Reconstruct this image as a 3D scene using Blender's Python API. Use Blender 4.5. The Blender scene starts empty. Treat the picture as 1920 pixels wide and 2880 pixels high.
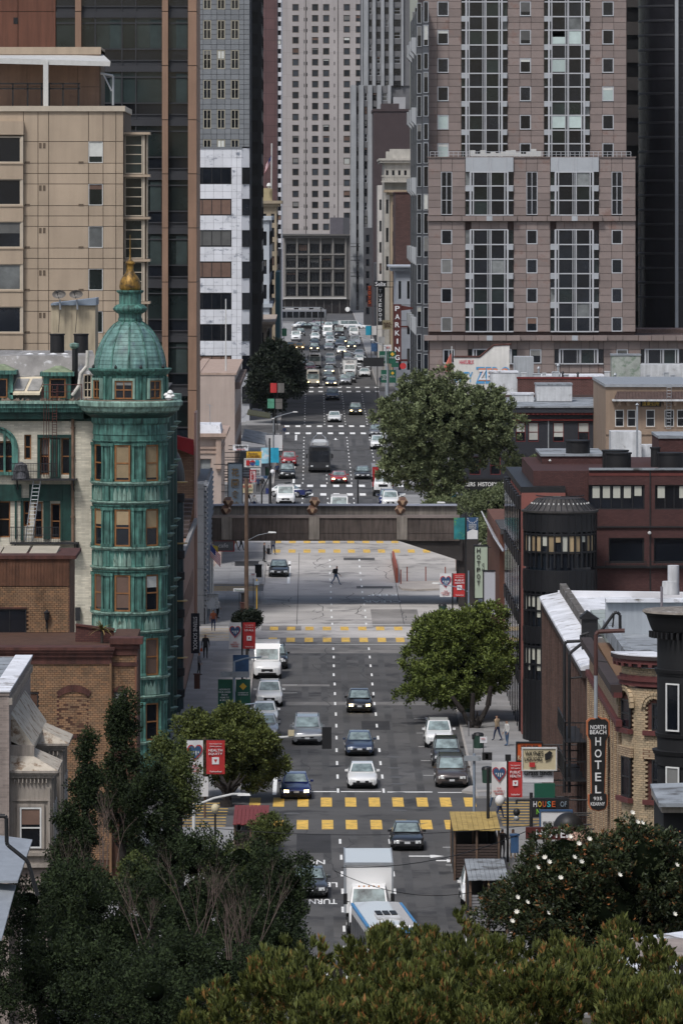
import bpy,math,random
import numpy as np
from mathutils import Vector,Matrix
R=math.radians
random.seed(7)
RNG=np.random.RandomState(11)
S=bpy.context.scene
C=S.collection
F=16000.0
VX,VY=881.0,590.0
HC=36.3
cam=bpy.data.cameras.new('camera');camo=bpy.data.objects.new('camera',cam);C.objects.link(camo)
cam.sensor_fit='HORIZONTAL';cam.sensor_width=36;cam.lens=36*F/1920
cam.shift_x=(960-VX)/1920;cam.shift_y=-(1440-VY)/1920
cam.clip_start=1;cam.clip_end=6000
camo.location=(0,0,HC);camo.rotation_euler=(R(90),0,0)
S.camera=camo
world=bpy.data.worlds.new("World");S.world=world;world.use_nodes=True
wn=world.node_tree;wn.nodes.clear()
sky=wn.nodes.new('ShaderNodeTexSky');sky.sky_type='NISHITA';sky.sun_disc=False
SUN_EL,SUN_ROT=56,208
sky.sun_elevation=R(SUN_EL);sky.sun_rotation=R(SUN_ROT);sky.dust_density=3;sky.air_density=1.0
hs=wn.nodes.new('ShaderNodeHueSaturation');hs.inputs['Saturation'].default_value=0.85
bg=wn.nodes.new('ShaderNodeBackground');bg.inputs['Strength'].default_value=0.08
wo=wn.nodes.new('ShaderNodeOutputWorld')
wn.links.new(sky.outputs[0],hs.inputs['Color']);wn.links.new(hs.outputs[0],bg.inputs[0]);wn.links.new(bg.outputs[0],wo.inputs[0])
sun=bpy.data.lights.new('sun','SUN');sun.energy=1.5;sun.angle=R(11);sun.color=(1,.99,.98)
suno=bpy.data.objects.new('sun',sun);C.objects.link(suno)
_a=R(SUN_ROT)
_d=Vector((math.sin(_a)*math.cos(R(SUN_EL)),math.cos(_a)*math.cos(R(SUN_EL)),math.sin(R(SUN_EL))))
suno.rotation_euler=_d.to_track_quat('Z','Y').to_euler();suno.location=_d*300
S.view_settings.view_transform='Standard';S.view_settings.look='None'
S.view_settings.gamma=1;S.view_settings.use_curve_mapping=False
S.view_settings.exposure=0.66
GP=[(-200,30),(0,30.5),(262,-.9),(281,-.8),(348,0),(400,1.05),(462,1.8),(519,2.1),(563,3.0),(611,4.35),(640,4.8),(766,6.7),(884,8.4),(1103,9.2),(1290,10.1),(2500,10.1)]
GPY=[p[0]for p in GP];GPZ=[p[1]for p in GP]
def zg(Y):return float(np.interp(Y,GPY,GPZ))
_ys=np.linspace(262,1290,2000);_py=VY+F*(HC-np.interp(_ys,GPY,GPZ))/_ys
def Yof(py):return float(np.interp(-py,-_py,_ys))
def X(px,Y):return(px-VX)*Y/F
def Z(py,Y):return HC-(py-VY)*Y/F
MATS={}
def M(name,col,rough=.75,var=.12,vs=.6,streak=0.,ss=.6,bump=0.,bs=8.,rv=0.,metal=0.,coat=0.,spec=.35,brick=None,stain=None,col2=None,emit=None,objc=False,panel=None):
 m=bpy.data.materials.new(name);m.use_nodes=True;nt=m.node_tree;N=nt.nodes;L=nt.links
 b=N['Principled BSDF'];b.inputs['Roughness'].default_value=rough;b.inputs['Metallic'].default_value=metal
 b.inputs['Specular IOR Level'].default_value=spec
 if coat:b.inputs['Coat Weight'].default_value=coat;b.inputs['Coat Roughness'].default_value=.05
 if objc:pos=N.new('ShaderNodeTexCoord').outputs['Object']
 else:pos=N.new('ShaderNodeNewGeometry').outputs['Position']
 def mapped(sc):
  mp=N.new('ShaderNodeMapping');mp.inputs['Scale'].default_value=sc;L.new(pos,mp.inputs[0]);return mp.outputs[0]
 def noise(sc,detail=4,r=.6):
  t=N.new('ShaderNodeTexNoise');t.inputs['Scale'].default_value=1;t.inputs['Detail'].default_value=detail
  t.inputs['Roughness'].default_value=r;L.new(mapped(sc),t.inputs['Vector']);return t.outputs['Fac']
 def rng(fac,a,bb,lo,hi):
  t=N.new('ShaderNodeMapRange');t.inputs[1].default_value=a;t.inputs[2].default_value=bb
  t.inputs[3].default_value=lo;t.inputs[4].default_value=hi;L.new(fac,t.inputs[0]);return t.outputs[0]
 def scale(c,f):
  t=N.new('ShaderNodeVectorMath');t.operation='SCALE';L.new(c,t.inputs[0]);L.new(f,t.inputs['Scale']);return t.outputs[0]
 def mix(fac,c1,c2):
  t=N.new('ShaderNodeMix');t.data_type='RGBA'
  if isinstance(fac,float):t.inputs[0].default_value=fac
  else:L.new(fac,t.inputs[0])
  for i,c in((6,c1),(7,c2)):
   if isinstance(c,tuple):t.inputs[i].default_value=(*c,1)
   else:L.new(c,t.inputs[i])
  return t.outputs[2]
 rgb=N.new('ShaderNodeRGB');rgb.outputs[0].default_value=(*col,1);c=rgb.outputs[0]
 if rv or col2:
  oi=N.new('ShaderNodeObjectInfo');at=N.new('ShaderNodeAttribute');at.attribute_name='v'
  ad=N.new('ShaderNodeMath');ad.operation='ADD';L.new(oi.outputs['Random'],ad.inputs[0]);L.new(at.outputs['Fac'],ad.inputs[1])
  fr=N.new('ShaderNodeMath');fr.operation='FRACT';L.new(ad.outputs[0],fr.inputs[0]);rnd=fr.outputs[0]
  if col2:c=mix(rnd,c,col2)
  if rv:c=scale(c,rng(rnd,0,1,1-rv,1+rv))
 if brick:
  sx=N.new('ShaderNodeSeparateXYZ');L.new(pos,sx.inputs[0])
  ad=N.new('ShaderNodeMath');ad.operation='ADD';L.new(sx.outputs[0],ad.inputs[0]);L.new(sx.outputs[1],ad.inputs[1])
  cb=N.new('ShaderNodeCombineXYZ');L.new(ad.outputs[0],cb.inputs[0]);L.new(sx.outputs[2],cb.inputs[1])
  t=N.new('ShaderNodeTexBrick');L.new(cb.outputs[0],t.inputs[0]);t.inputs['Scale'].default_value=1
  t.inputs['Brick Width'].default_value=brick[0];t.inputs['Row Height'].default_value=brick[1];t.inputs['Mortar Size'].default_value=brick[3]
  t.inputs['Color1'].default_value=(*[x*.8 for x in col],1);t.inputs['Color2'].default_value=(*[x*1.15 for x in col],1)
  t.inputs['Mortar'].default_value=(*brick[2],1);c=t.outputs[0]
 if panel:
  sx=N.new('ShaderNodeSeparateXYZ');L.new(pos,sx.inputs[0])
  ad=N.new('ShaderNodeMath');ad.operation='ADD';L.new(sx.outputs[0],ad.inputs[0]);L.new(sx.outputs[1],ad.inputs[1])
  cb=N.new('ShaderNodeCombineXYZ');L.new(ad.outputs[0],cb.inputs[0]);L.new(sx.outputs[2],cb.inputs[1])
  t=N.new('ShaderNodeTexBrick');L.new(cb.outputs[0],t.inputs[0]);t.inputs['Scale'].default_value=1;t.offset=0
  t.inputs['Brick Width'].default_value=panel[0];t.inputs['Row Height'].default_value=panel[1];t.inputs['Mortar Size'].default_value=.035
  t.inputs['Color1'].default_value=(.93,.93,.93,1);t.inputs['Color2'].default_value=(1.05,1.05,1.05,1)
  t.inputs['Mortar'].default_value=(panel[2],)*3+(1,)
  mm=N.new('ShaderNodeVectorMath');mm.operation='MULTIPLY';L.new(c,mm.inputs[0]);L.new(t.outputs[0],mm.inputs[1]);c=mm.outputs[0]
 if var:c=scale(c,rng(noise((vs,vs,vs)),.25,.75,1-var,1+var))
 if streak:c=scale(c,rng(noise((ss*4,ss*4,ss*.3),5),.38,.68,1,1-streak))
 if stain:
  c=mix(rng(noise((stain[1],stain[1],stain[1]*stain[3]),6,.7),stain[2],stain[2]+.12,0,1),c,stain[0])
 L.new(c,b.inputs['Base Color'])
 if emit:
  b.inputs['Emission Color'].default_value=(*emit[0],1);b.inputs['Emission Strength'].default_value=emit[1]
 if bump:
  bp=N.new('ShaderNodeBump');bp.inputs['Strength'].default_value=bump;bp.inputs['Distance'].default_value=.05
  L.new(noise((bs,bs,bs)),bp.inputs['Height']);L.new(bp.outputs[0],b.inputs['Normal'])
 MATS[name]=m
 return m
class MB:
 def __init__(s):s.v=[];s.f=[];s.m=[];s.a=[];s.val=0.;s.mi=0
 def _p(s,pts):n=len(s.v);s.v.extend(pts);s.a.extend([s.val]*len(pts));return n
 def face(s,pts):
  n=s._p([tuple(p)for p in pts]);s.f.append(tuple(range(n,n+len(pts))));s.m.append(s.mi)
 def hexa(s,p):
  n=s._p([tuple(q)for q in p])
  for f in((0,3,2,1),(4,5,6,7),(0,1,5,4),(1,2,6,5),(2,3,7,6),(3,0,4,7)):
   s.f.append(tuple(n+i for i in f));s.m.append(s.mi)
 def box(s,x0,x1,y0,y1,z0,z1):
  s.hexa([(x0,y0,z0),(x1,y0,z0),(x1,y1,z0),(x0,y1,z0),(x0,y0,z1),(x1,y0,z1),(x1,y1,z1),(x0,y1,z1)])
 def tube(s,p0,p1,r0,r1=None,n=8,cap=True):
  r1=r0 if r1 is None else r1;p0=Vector(p0);p1=Vector(p1);d=(p1-p0).normalized()
  u=d.orthogonal().normalized();w=d.cross(u)
  a=s._p([tuple(p0+(u*math.cos(t)+w*math.sin(t))*r0)for t in[2*math.pi*i/n for i in range(n)]])
  b=s._p([tuple(p1+(u*math.cos(t)+w*math.sin(t))*r1)for t in[2*math.pi*i/n for i in range(n)]])
  for i in range(n):
   j=(i+1)%n;s.f.append((a+i,a+j,b+j,b+i));s.m.append(s.mi)
  if cap:
   s.f.append(tuple(a+i for i in range(n))[::-1]);s.m.append(s.mi);s.f.append(tuple(b+i for i in range(n)));s.m.append(s.mi)
 def path(s,pts,r,n=8):
  for a,b in zip(pts,pts[1:]):s.tube(a,b,r,r,n)
 def lathe(s,cx,cy,prof,n=24,a0=0,a1=360,jit=None):
  full=abs(a1-a0-360)<.01;cols=n if full else n+1;base=[]
  for r,z in prof:
   base.append(s._p([(cx+r*math.sin(R(a0+(a1-a0)*i/n)),cy-r*math.cos(R(a0+(a1-a0)*i/n)),z)for i in range(cols)]))
  for k in range(len(prof)-1):
   for i in range(n):
    j=(i+1)%n if full else i+1
    s.f.append((base[k]+i,base[k]+j,base[k+1]+j,base[k+1]+i));s.m.append(s.mi)
 def prism(s,poly,z0,z1):
  n=len(poly);a=s._p([(x,y,z0)for x,y in poly]);b=s._p([(x,y,z1)for x,y in poly])
  for i in range(n):
   j=(i+1)%n;s.f.append((a+i,a+j,b+j,b+i));s.m.append(s.mi)
  s.f.append(tuple(a+i for i in range(n))[::-1]);s.m.append(s.mi);s.f.append(tuple(b+i for i in range(n)));s.m.append(s.mi)
 def mesh(s,name,mats,off=(0,0,0),smooth=None):
  me=bpy.data.meshes.new(name);ox,oy,oz=off
  me.from_pydata([(x-ox,y-oy,z-oz)for x,y,z in s.v]if any(off)else s.v,[],s.f)
  for m in(mats if isinstance(mats,(list,tuple))else[mats]):me.materials.append(m)
  if any(s.m):me.polygons.foreach_set('material_index',s.m)
  if any(s.a):
   at=me.attributes.new('v','FLOAT','POINT');at.data.foreach_set('value',s.a)
  if smooth:me.shade_smooth();me.set_sharp_from_angle(angle=R(smooth))
  me.update();return me
WL={}
def _link(o,parent):
 C.objects.link(o)
 if parent is not None:o.parent=parent
def thing(name,label,cat,loc=(0,0,0),group=None,rz=0):
 o=bpy.data.objects.new(name,None);C.objects.link(o);o.location=loc;o.rotation_euler=(0,0,rz);o.empty_display_size=.3
 o['label']=label;o['category']=cat
 if group:o['group']=group
 WL[o.name]=Vector(loc);return o
def wl(p):return WL[p.name]if p is not None else Vector((0,0,0))
def part(name,mb,mats,parent=None,smooth=None,kind=None,label=None):
 """mesh given in world coordinates, linked as a child of parent"""
 off=wl(parent);me=mb.mesh(name,mats,tuple(off),smooth)
 o=bpy.data.objects.new(name,me);_link(o,parent);WL[o.name]=Vector(off)
 if kind:o['kind']=kind
 if label:o['label']=label
 return o
def solo(name,mb,mats,label,cat,group=None,smooth=None,loc=(0,0,0)):
 me=mb.mesh(name,mats,loc,smooth);o=bpy.data.objects.new(name,me);C.objects.link(o);o.location=loc
 o['label']=label;o['category']=cat;WL[o.name]=Vector(loc)
 if group:o['group']=group
 return o
def inst(name,me,parent,pos,rz=0):
 o=bpy.data.objects.new(name,me);_link(o,parent);o.location=Vector(pos)-wl(parent);o.rotation_euler=(0,0,rz)
 WL[o.name]=Vector(pos);return o
def sub(name,me,parent,pos=(0,0,0),rz=0):
 """child whose position is given in the parent's own axes"""
 o=bpy.data.objects.new(name,me);_link(o,parent);o.location=pos;o.rotation_euler=(0,0,rz);return o
def struct(name,mb,mats,kind='structure',smooth=None):
 o=part(name,mb,mats,None,smooth);o['kind']=kind;return o
class Wall:
 """a vertical wall plane: a along u, z up, d outwards (towards the viewer for u = +x)"""
 def __init__(s,ox,oy,ang=0):
  s.o=Vector((ox,oy,0));s.ang=R(ang);s.u=Vector((math.cos(s.ang),math.sin(s.ang),0));s.n=Vector((s.u.y,-s.u.x,0))
 def p(s,a,z,d=0):q=s.o+s.u*a+s.n*d;return(q.x,q.y,z)
 def box(s,mb,a0,a1,z0,z1,d0,d1):
  mb.hexa([s.p(a0,z0,d1),s.p(a1,z0,d1),s.p(a1,z0,d0),s.p(a0,z0,d0),s.p(a0,z1,d1),s.p(a1,z1,d1),s.p(a1,z1,d0),s.p(a0,z1,d0)])
 def quad(s,mb,a0,a1,z0,z1,d):mb.face([s.p(a0,z0,d),s.p(a1,z0,d),s.p(a1,z1,d),s.p(a0,z1,d)])
def holed(mb,W,a0,a1,z0,z1,ops,rec=.2,d=0.):
 """front face with real openings and their reveals"""
 ops=[(max(a0,o[0]),min(a1,o[1]),max(z0,o[2]),min(z1,o[3]))for o in ops if o[0]<a1 and o[1]>a0 and o[2]<z1 and o[3]>z0]
 As=sorted({round(x,4)for o in ops for x in o[:2]}|{a0,a1});Zs=sorted({round(x,4)for o in ops for x in o[2:]}|{z0,z1})
 for zb,zt in zip(Zs,Zs[1:]):
  if zt-zb<.001:continue
  zm=(zb+zt)/2;st=None
  row=[o for o in ops if o[2]<zm<o[3]]
  for ab,at in zip(As,As[1:]):
   if at-ab<.001:continue
   am=(ab+at)/2;op=any(o[0]<am<o[1]for o in row)
   if not op and st is None:st=ab
   if op and st is not None:W.quad(mb,st,ab,zb,zt,d);st=None
  if st is not None:W.quad(mb,st,a1,zb,zt,d)
 for o in ops:
  x0,x1,y0,y1=o
  for q in([(x0,y0),(x1,y0)],[(x1,y0),(x1,y1)],[(x1,y1),(x0,y1)],[(x0,y1),(x0,y0)]):
   (p,r),(p2,r2)=q
   mb.face([W.p(p,r,d),W.p(p,r,d-rec),W.p(p2,r2,d-rec),W.p(p2,r2,d)])
 W.quad(mb,a0,a1,z0,z1,d-rec-.12)
 for(p,r),(p2,r2)in(((a0,z0),(a0,z1)),((a0,z1),(a1,z1)),((a1,z1),(a1,z0))):
  mb.face([W.p(p,r,d),W.p(p2,r2,d),W.p(p2,r2,d-rec-.12),W.p(p,r,d-rec-.12)])
WC={}
def window(W,a0,a1,z0,z1,root,fr,gl,t=.07,nx=1,nz=1,rec=.12,sill=None,blind=None,bf=.5,d=0.,name='window'):
 w=round(a1-a0,3);h=round(z1-z0,3);k=(w,h,fr.name,gl.name,t,nx,nz)
 if k not in WC:
  m=MB();q=.05
  m.box(0,t,-q,0,0,h);m.box(w-t,w,-q,0,0,h);m.box(t,w-t,-q,0,0,t);m.box(t,w-t,-q,0,h-t,h)
  xs=[t+(w-2*t)*i/nx for i in range(nx+1)];zs=[t+(h-2*t)*i/nz for i in range(nz+1)];g=t*.4
  for x in xs[1:-1]:m.box(x-g,x+g,-q*.8,0,t,h-t)
  for z in zs[1:-1]:m.box(t,w-t,-q*.9,0,z-g,z+g)
  pn=MB();pn.box(.01,w-.01,.003,.03,.01,h-.01)
  WC[k]=(m.mesh('window',fr),pn.mesh('pane',gl))
 fm,pm=WC[k]
 if blind is None and h>.9 and gl.name in('window_glass','reflective_glass','green_window_glass')and random.random()<.2:blind=MATS[random.choice(('white_blind','dim_blind','dim_blind','brown_blind'))];bf=random.choice((.25,.45,.7,.92))
 o=inst(name,fm,root,W.p(a0,z0,d-rec),W.ang)
 sub('pane',pm,o)
 if blind is not None:
  bk=('b',w,h,blind.name,bf)
  if bk not in WC:
   bm=MB();bm.box(t*1.1,w-t*1.1,-.012,-.004,h*(1-bf),h-t*1.1);WC[bk]=bm.mesh('blind',blind)
  sub('blind',WC[bk],o)
 if sill is not None:
  sk=('s',w,sill.name)
  if sk not in WC:
   sm=MB();sm.box(-.08,w+.08,-rec-.08,-.052,-.1,0);WC[sk]=sm.mesh('sill',sill)
  sub('sill',WC[sk],o)
 return o
def inview(p,m=40):
 if p[1]<5:return False
 px=VX+F*p[0]/p[1];py=VY+F*(HC-p[2])/p[1]
 return-m<px<1920+m and-m<py<2880+m
PC={}
def pieces(root,W,cells,d0,d1,mat,name='panel',gap=.02,limit=300,jit=0.):
 """cells (a0,a1,z0,z1) as cladding pieces: up to limit as parts in view, the rest one stuff part"""
 cells=[c for c in cells if c[1]-c[0]>gap*2 and c[3]-c[2]>gap*2]
 vis=[c for c in cells if inview(W.p((c[0]+c[1])/2,(c[2]+c[3])/2))]
 vis.sort(key=lambda c:-(c[1]-c[0])*(c[3]-c[2]));one=set(vis[:limit]);rest=[c for c in cells if c not in one]
 for c in one:
  w=round(c[1]-c[0]-gap,3);h=round(c[3]-c[2]-gap,3);k=(w,h,d0,d1,mat.name)
  if k not in PC:
   m=MB();m.box(0,w,0,d1-d0,0,h);PC[k]=m.mesh(name,mat)
  o=inst(name,PC[k],root,W.p(c[0]+gap/2,c[2]+gap/2,d1+(random.uniform(-jit,jit)if jit else 0)),W.ang)
 if rest:
  m=MB()
  for c in rest:
   m.val=random.random();j=random.uniform(-jit,jit)if jit else 0
   W.box(m,c[0]+gap/2,c[1]-gap/2,c[2]+gap/2,c[3]-gap/2,d0,d1+j)
  part(name,m,mat,root,kind='stuff')
def gridcells(As,Zs,ops):
 out=[]
 for a,b in zip(As,As[1:]):
  for z,y in zip(Zs,Zs[1:]):
   am,zm=(a+b)/2,(z+y)/2
   if not any(o[0]-.01<am<o[1]+.01 and o[2]-.01<zm<o[3]+.01 for o in ops):out.append((a,b,z,y))
 return out
def frange(a,b,n):return[a+(b-a)*i/n for i in range(n+1)]
TX={}
def pretext(words):
 obs=[]
 for w in words:
  body,off=(w,.012)if isinstance(w,str)else w
  cu=bpy.data.curves.new('t','FONT');cu.body=body;cu.size=1;cu.extrude=.02;cu.offset=off;cu.resolution_u=3
  cu.align_x='CENTER';cu.space_line=.95
  o=bpy.data.objects.new('t',cu);C.objects.link(o);obs.append((body,o))
 dg=bpy.context.evaluated_depsgraph_get()
 for body,o in obs:
  me=bpy.data.meshes.new_from_object(o.evaluated_get(dg));co=np.zeros(len(me.vertices)*3);me.vertices.foreach_get('co',co);co=co.reshape(-1,3)
  lo=co.min(0);hi=co.max(0);TX[body]=(me,lo,hi)
 for body,o in obs:
  cu=o.data;bpy.data.objects.remove(o);bpy.data.curves.remove(cu)
def letters(body,parent,pos,w,h,mat,rz=0,flat=False,name='lettering',rot=0,th=.02,shear=0):
 """pos: centre of the words (world), w x h: size; upright facing -y turned by rz, or flat on the ground"""
 if body=='I':w*=.3
 src,lo,hi=TX[body];me=src.copy();me.name=name;n=len(me.vertices);co=np.zeros(n*3);me.vertices.foreach_get('co',co);co=co.reshape(-1,3)
 q=(co-(lo+hi)/2)/(hi-lo);u,v,t=q[:,0]*w,q[:,1]*h,q[:,2]*th
 u=u+v*shear
 if rot:c,s_=math.cos(rot),math.sin(rot);u,v=u*c-v*s_,u*s_+v*c
 co=np.stack([u,v,t]if flat else[u,-t,v],1)
 me.vertices.foreach_set('co',co.ravel());me.materials.clear();me.materials.append(mat);me.update()
 o=inst(name,me,parent,pos,rz);return o
asphalt=M('asphalt',(.086,.084,.083),.85,.35,.12,bump=.3,bs=6,stain=((.036,.036,.038),.22,.52,1))
asphalt_far=asphalt
concrete_road=M('concrete_road',(.43,.405,.38),.85,.3,.1,bump=.2,bs=5,stain=((.22,.21,.20),.25,.53,1))
pave=M('paving',(.235,.232,.23),.85,.18,.35,rv=.12,stain=((.17,.165,.16),.5,.6,1))
kerb_m=M('kerb_stone',(.33,.31,.29),.8,.2,1)
yellow_p=M('yellow_paint',(.66,.42,.09),.7,.3,2.5,stain=((.16,.13,.08),1.3,.56,1))
white_p=M('white_paint',(.75,.75,.73),.7,.15,2.5,stain=((.2,.2,.2),1.6,.66,1))
patch_m=M('road_patch',(.035,.035,.037),.9,.3,.6)
seam_m=M('concrete_patch',(.17,.165,.16),.9,.3,.6)
iron=M('cast_iron',(.09,.09,.09),.6,.2,2)
earth=M('earth',(.05,.045,.03),.95,.3,.5)
glass=M('window_glass',(.008,.010,.014),.08,.5,.35,rv=.5,spec=.6)
glass_g=M('green_window_glass',(.014,.021,.021),.08,.5,.35,rv=.6,spec=.6)
glass_c=M('curtained_glass',(.16,.17,.17),.25,.4,.8,rv=.5,spec=.6)
glass_l=M('bright_blind_glass',(.42,.50,.48),.3,.1,1,rv=.15)
white_f=M('white_frame',(.62,.62,.60),.6,.1,2)
grey_f=M('grey_frame',(.30,.31,.33),.5,.1,2)
black_f=M('black_frame',(.015,.015,.016),.5,.1,2)
brown_f=M('stained_wood_frame',(.26,.115,.04),.6,.3,3,streak=.3)
blind_w=M('white_blind',(.48,.49,.46),.7,.1,2,rv=.3)
blind_t=M('tan_blind',(.32,.24,.14),.7,.15,2,rv=.3)
dim_blind=M('dim_blind',(.13,.13,.125),.6,.2,1,rv=.4)
blind_b=M('brown_blind',(.13,.08,.06),.7,.15,2,rv=.3)
roof_w=M('white_roof_coat',(.62,.63,.66),.8,.25,.5,stain=((.14,.12,.10),.8,.55,1))
roof_g=M('grey_roof',(.24,.26,.28),.85,.35,.6,stain=((.07,.07,.07),.7,.52,1))
roof_d=M('dark_roof',(.06,.06,.062),.9,.3,.7)
metal_g=M('galvanised_metal',(.34,.36,.38),.45,.15,2,metal=.4)
steel_d=M('dark_painted_steel',(.014,.014,.015),.5,.1,2)
steel_w=M('pale_painted_steel',(.5,.5,.48),.5,.1,2)
bluegrey=M('bluegrey_steel',(.2,.24,.29),.5,.1,2)
wood_pole=M('weathered_pole_wood',(.13,.085,.06),.9,.3,2,streak=.3)
def strip(mb,xa,xb,ya,yb,dz=0.,step=12,thick=0.):
 ys=sorted({ya,yb}|{y for y in GPY if ya<y<yb}|set(np.arange(ya,yb,step).tolist()))
 for a,b in zip(ys,ys[1:]):
  if b-a<1e-4:continue
  p=[(xa,a,zg(a)+dz),(xb,a,zg(a)+dz),(xb,b,zg(b)+dz),(xa,b,zg(b)+dz)]
  if thick:mb.hexa([(q[0],q[1],q[2]-thick)for q in p]+p)
  else:mb.face(p)
g=MB();strip(g,-1500,1500,-200,2500,-.06,60)
struct('ground',g,pave)
g=MB();strip(g,-40,40,-150,262,-.03,20)
struct('hillside',g,earth)
for nm,ya,yb,m in(('road',255,455,asphalt),('road',455,572,concrete_road),('road',572,2400,asphalt)):
 g=MB();strip(g,-4.5,10.0,ya,yb,0,12);struct(nm,g,m)
g=MB();strip(g,10.0,13.6,466,572,0);struct('bus_bay',g,concrete_road)
CROSS=[(339.6,345.4),(459.4,465.6),(559.4,565.6),(634.4,644.6),(759.4,772.6),(879.4,890.6),(1000,1014)]
for k,(a,b)in enumerate(CROSS):
 for xa,xb in((-90,-4.5),(10.0 if k!=1 and k!=2 else 13.6,90)):
  g=MB();strip(g,xa,xb,a-4.8,b+4.8,.004);struct('side_street',g,asphalt if k not in(1,2)else concrete_road)
g=MB();strip(g,-60,-4.5,509,518,.004);struct('alley',g,asphalt)
CUTS=[(a-4.8,b+4.8)for a,b in CROSS]
def spans(cuts,a=262,b=2300):
 out=[];s=a
 for c0,c1 in sorted(cuts):
  out.append((s,c0));s=c1
 out.append((s,b));return out
for side in(-1,1):
 cuts=CUTS+([(509,518)]if side<0 else[])
 for(ya,yb)in spans(cuts):
  if side<0:x0,x1,kx0,kx1=-9.3,-4.65,-4.65,-4.5
  else:x0,x1,kx0,kx1=10.15,14.4,10.0,10.15
  if side>0 and ya>460 and yb<575:x0,kx0,kx1=13.75,13.6,13.75
  g=MB();strip(g,x0,x1,ya,yb,.13,12,.2)
  pv=struct('pavement',g,pave)
  g=MB();strip(g,kx0,kx1,ya,yb,.135,12,.25)
  part('kerb',g,kerb_m,pv)
  if yb<640 and ya>262:
   nx=3;ny=int((yb-ya)/1.55);n=0;rest=MB()
   for j in range(ny):
    for i in range(nx):
     a=x0+(x1-x0)*i/nx;b=x0+(x1-x0)*(i+1)/nx;c=ya+(yb-ya)*j/ny;d=ya+(yb-ya)*(j+1)/ny
     zc=zg(c)+.13;zd=zg(d)+.13;e=.012
     P=[(a+e,c+e,zc),(b-e,c+e,zc),(b-e,d-e,zd),(a+e,d-e,zd)]
     m=MB();m.hexa(P+[(p[0],p[1],p[2]+.022)for p in P]);part('paving_flag',m,pave,pv)
def marks(name,quads,mat,dz=.008):
 g=MB()
 for xa,xb,ya,yb in quads:
  j=random.uniform(-.03,.03);strip(g,xa+j,xb+j,ya,yb,dz,6)
 return struct(name,g,mat)
for k,((a,b),(ya,yb),mt)in enumerate(zip([(346,350.6),(466.2,470),(566.5,570),(645,649),(773,777),(891,895),(1014,1018)],[(334.6,339.2),(455,459),(555,559),(630,634),(755,759),(875,879),(996,1000)],[yellow_p]*3+[white_p]*4)):
 for(c,d)in((a,b),(ya,yb)):
  qs=[];x=-3.9+(k%2)*.3;xe=9.6 if k not in(1,2)else 13
  while x<xe:qs.append((x,x+.68,c,d));x+=1.46
  marks('crosswalk',qs,mt)
for(xa,xb,ya,yb)in((11.2,15.5,336.5,349),(-9.2,-5.2,456,468),(-9.2,-5.2,336,349),(-9.2,-5.0,510,517)):
 marks('crosswalk',[(xa,xb,y,y+.3)for y in np.arange(ya,yb,1.45)],yellow_p,.012)
for x,segs in((1.55,(262,334)),(1.55,(353,454)),(1.55,(472,554)),(1.55,(573,629)),(1.55,(651,754)),(1.55,(779,874)),(1.55,(897,990)),(4.4,(262,334)),(4.35,(353,454)),(4.4,(472,554)),(4.4,(573,629)),(4.4,(651,754)),(4.4,(779,874)),(4.4,(897,990)),(-1.2,(573,629)),(-1.2,(651,754)),(-1.2,(779,874)),(7.4,(573,629)),(7.4,(651,754)),(7.4,(779,874))):
 marks('lane_line',[(x-.07,x+.07,y,y+2.2)for y in np.arange(segs[0],segs[1]-2,7.3)],white_p)
marks('stop_line',[(-2.0,1.4,353.4,353.8),(1.7,4.2,353.4,353.8),(4.6,7.4,353.2,353.6),(7.7,9.9,353,353.3)],white_p)
marks('stop_line',[(-4.4,13,472.2,472.5)],white_p)
marks('stop_line',[(-4.4,9.8,452.6,452.8)],white_p)
marks('edge_line',[(-2.5,-2.25,352,368)],white_p)
marks('edge_line',[(-2.4,-2.15,520,545),(-2.4,-2.15,652,690),(-2.4,-2.15,740,753)],white_p)
marks('parking_tick',[(7.0,7.9,y,y+.12)for y in(362,370,378,386,395)]+[(7.8,7.95,y-.8,y+.8)for y in(362,370,378,386,395)]+[(7.4,8.2,y,y+.15)for y in(318,326)]+[(-2.3,-1.2,y,y+.12)for y in(413,419)],white_p)
marks('crosswalk',[(-1.9+i*1.75,-.75+i*1.75,272,278.5)for i in range(0,8)],white_p)
marks('stop_line',[(-3,1.4,281.5,282)],white_p)
def arrow(x,y,l=3.2):
 g=MB();z=lambda yy:zg(yy)+.009
 g.face([(x-.1,y,z(y)),(x+.1,y,z(y)),(x+.1,y+l,z(y+l)),(x-.1,y+l,z(y+l))])
 g.face([(x-.4,y,z(y)),(x,y-1.3,z(y-1.3)),(x+.4,y,z(y))]);struct('road_arrow',g,white_p)
def sidearrow(x,y,l,sgn):
 g=MB();z=zg(y)+.009
 g.face([(x,y-.25,z),(x+l,y-.25,z),(x+l,y+.25,z),(x,y+.25,z)])
 g.face([(x+l,y-.9,z),(x+l+.8*sgn,y,z),(x+l,y+.9,z)]);struct('road_arrow',g,white_p)
sidearrow(5.4,322,1.2,1);sidearrow(6.9,320,.6,1);sidearrow(5.9,288,1.8,1);arrow(2.9,742)
rp=MB()
for x0,x1,y0,y1 in((-2,9,404,406.5),(-3.9,1.2,418,419.5),(5,7.2,470,471),(2,4.1,380,381)):
 strip(rp,x0,x1,y0,y1,.004)
struct('road_patch',rp,seam_m)
rp=MB()
for k in range(26):
 x=random.uniform(-4,9);y=random.choice([random.uniform(355,450),random.uniform(285,330),random.uniform(575,750)])
 pts=[(x,y)]
 for q in range(9):pts.append((pts[-1][0]+random.uniform(-.35,.35),pts[-1][1]+random.uniform(.5,2.2)))
 for(a,b),(c,d)in zip(pts,pts[1:]):
  rp.face([(a-.025,b,zg(b)+.005),(a+.025,b,zg(b)+.005),(c+.025,d,zg(d)+.005),(c-.025,d,zg(d)+.005)])
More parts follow.
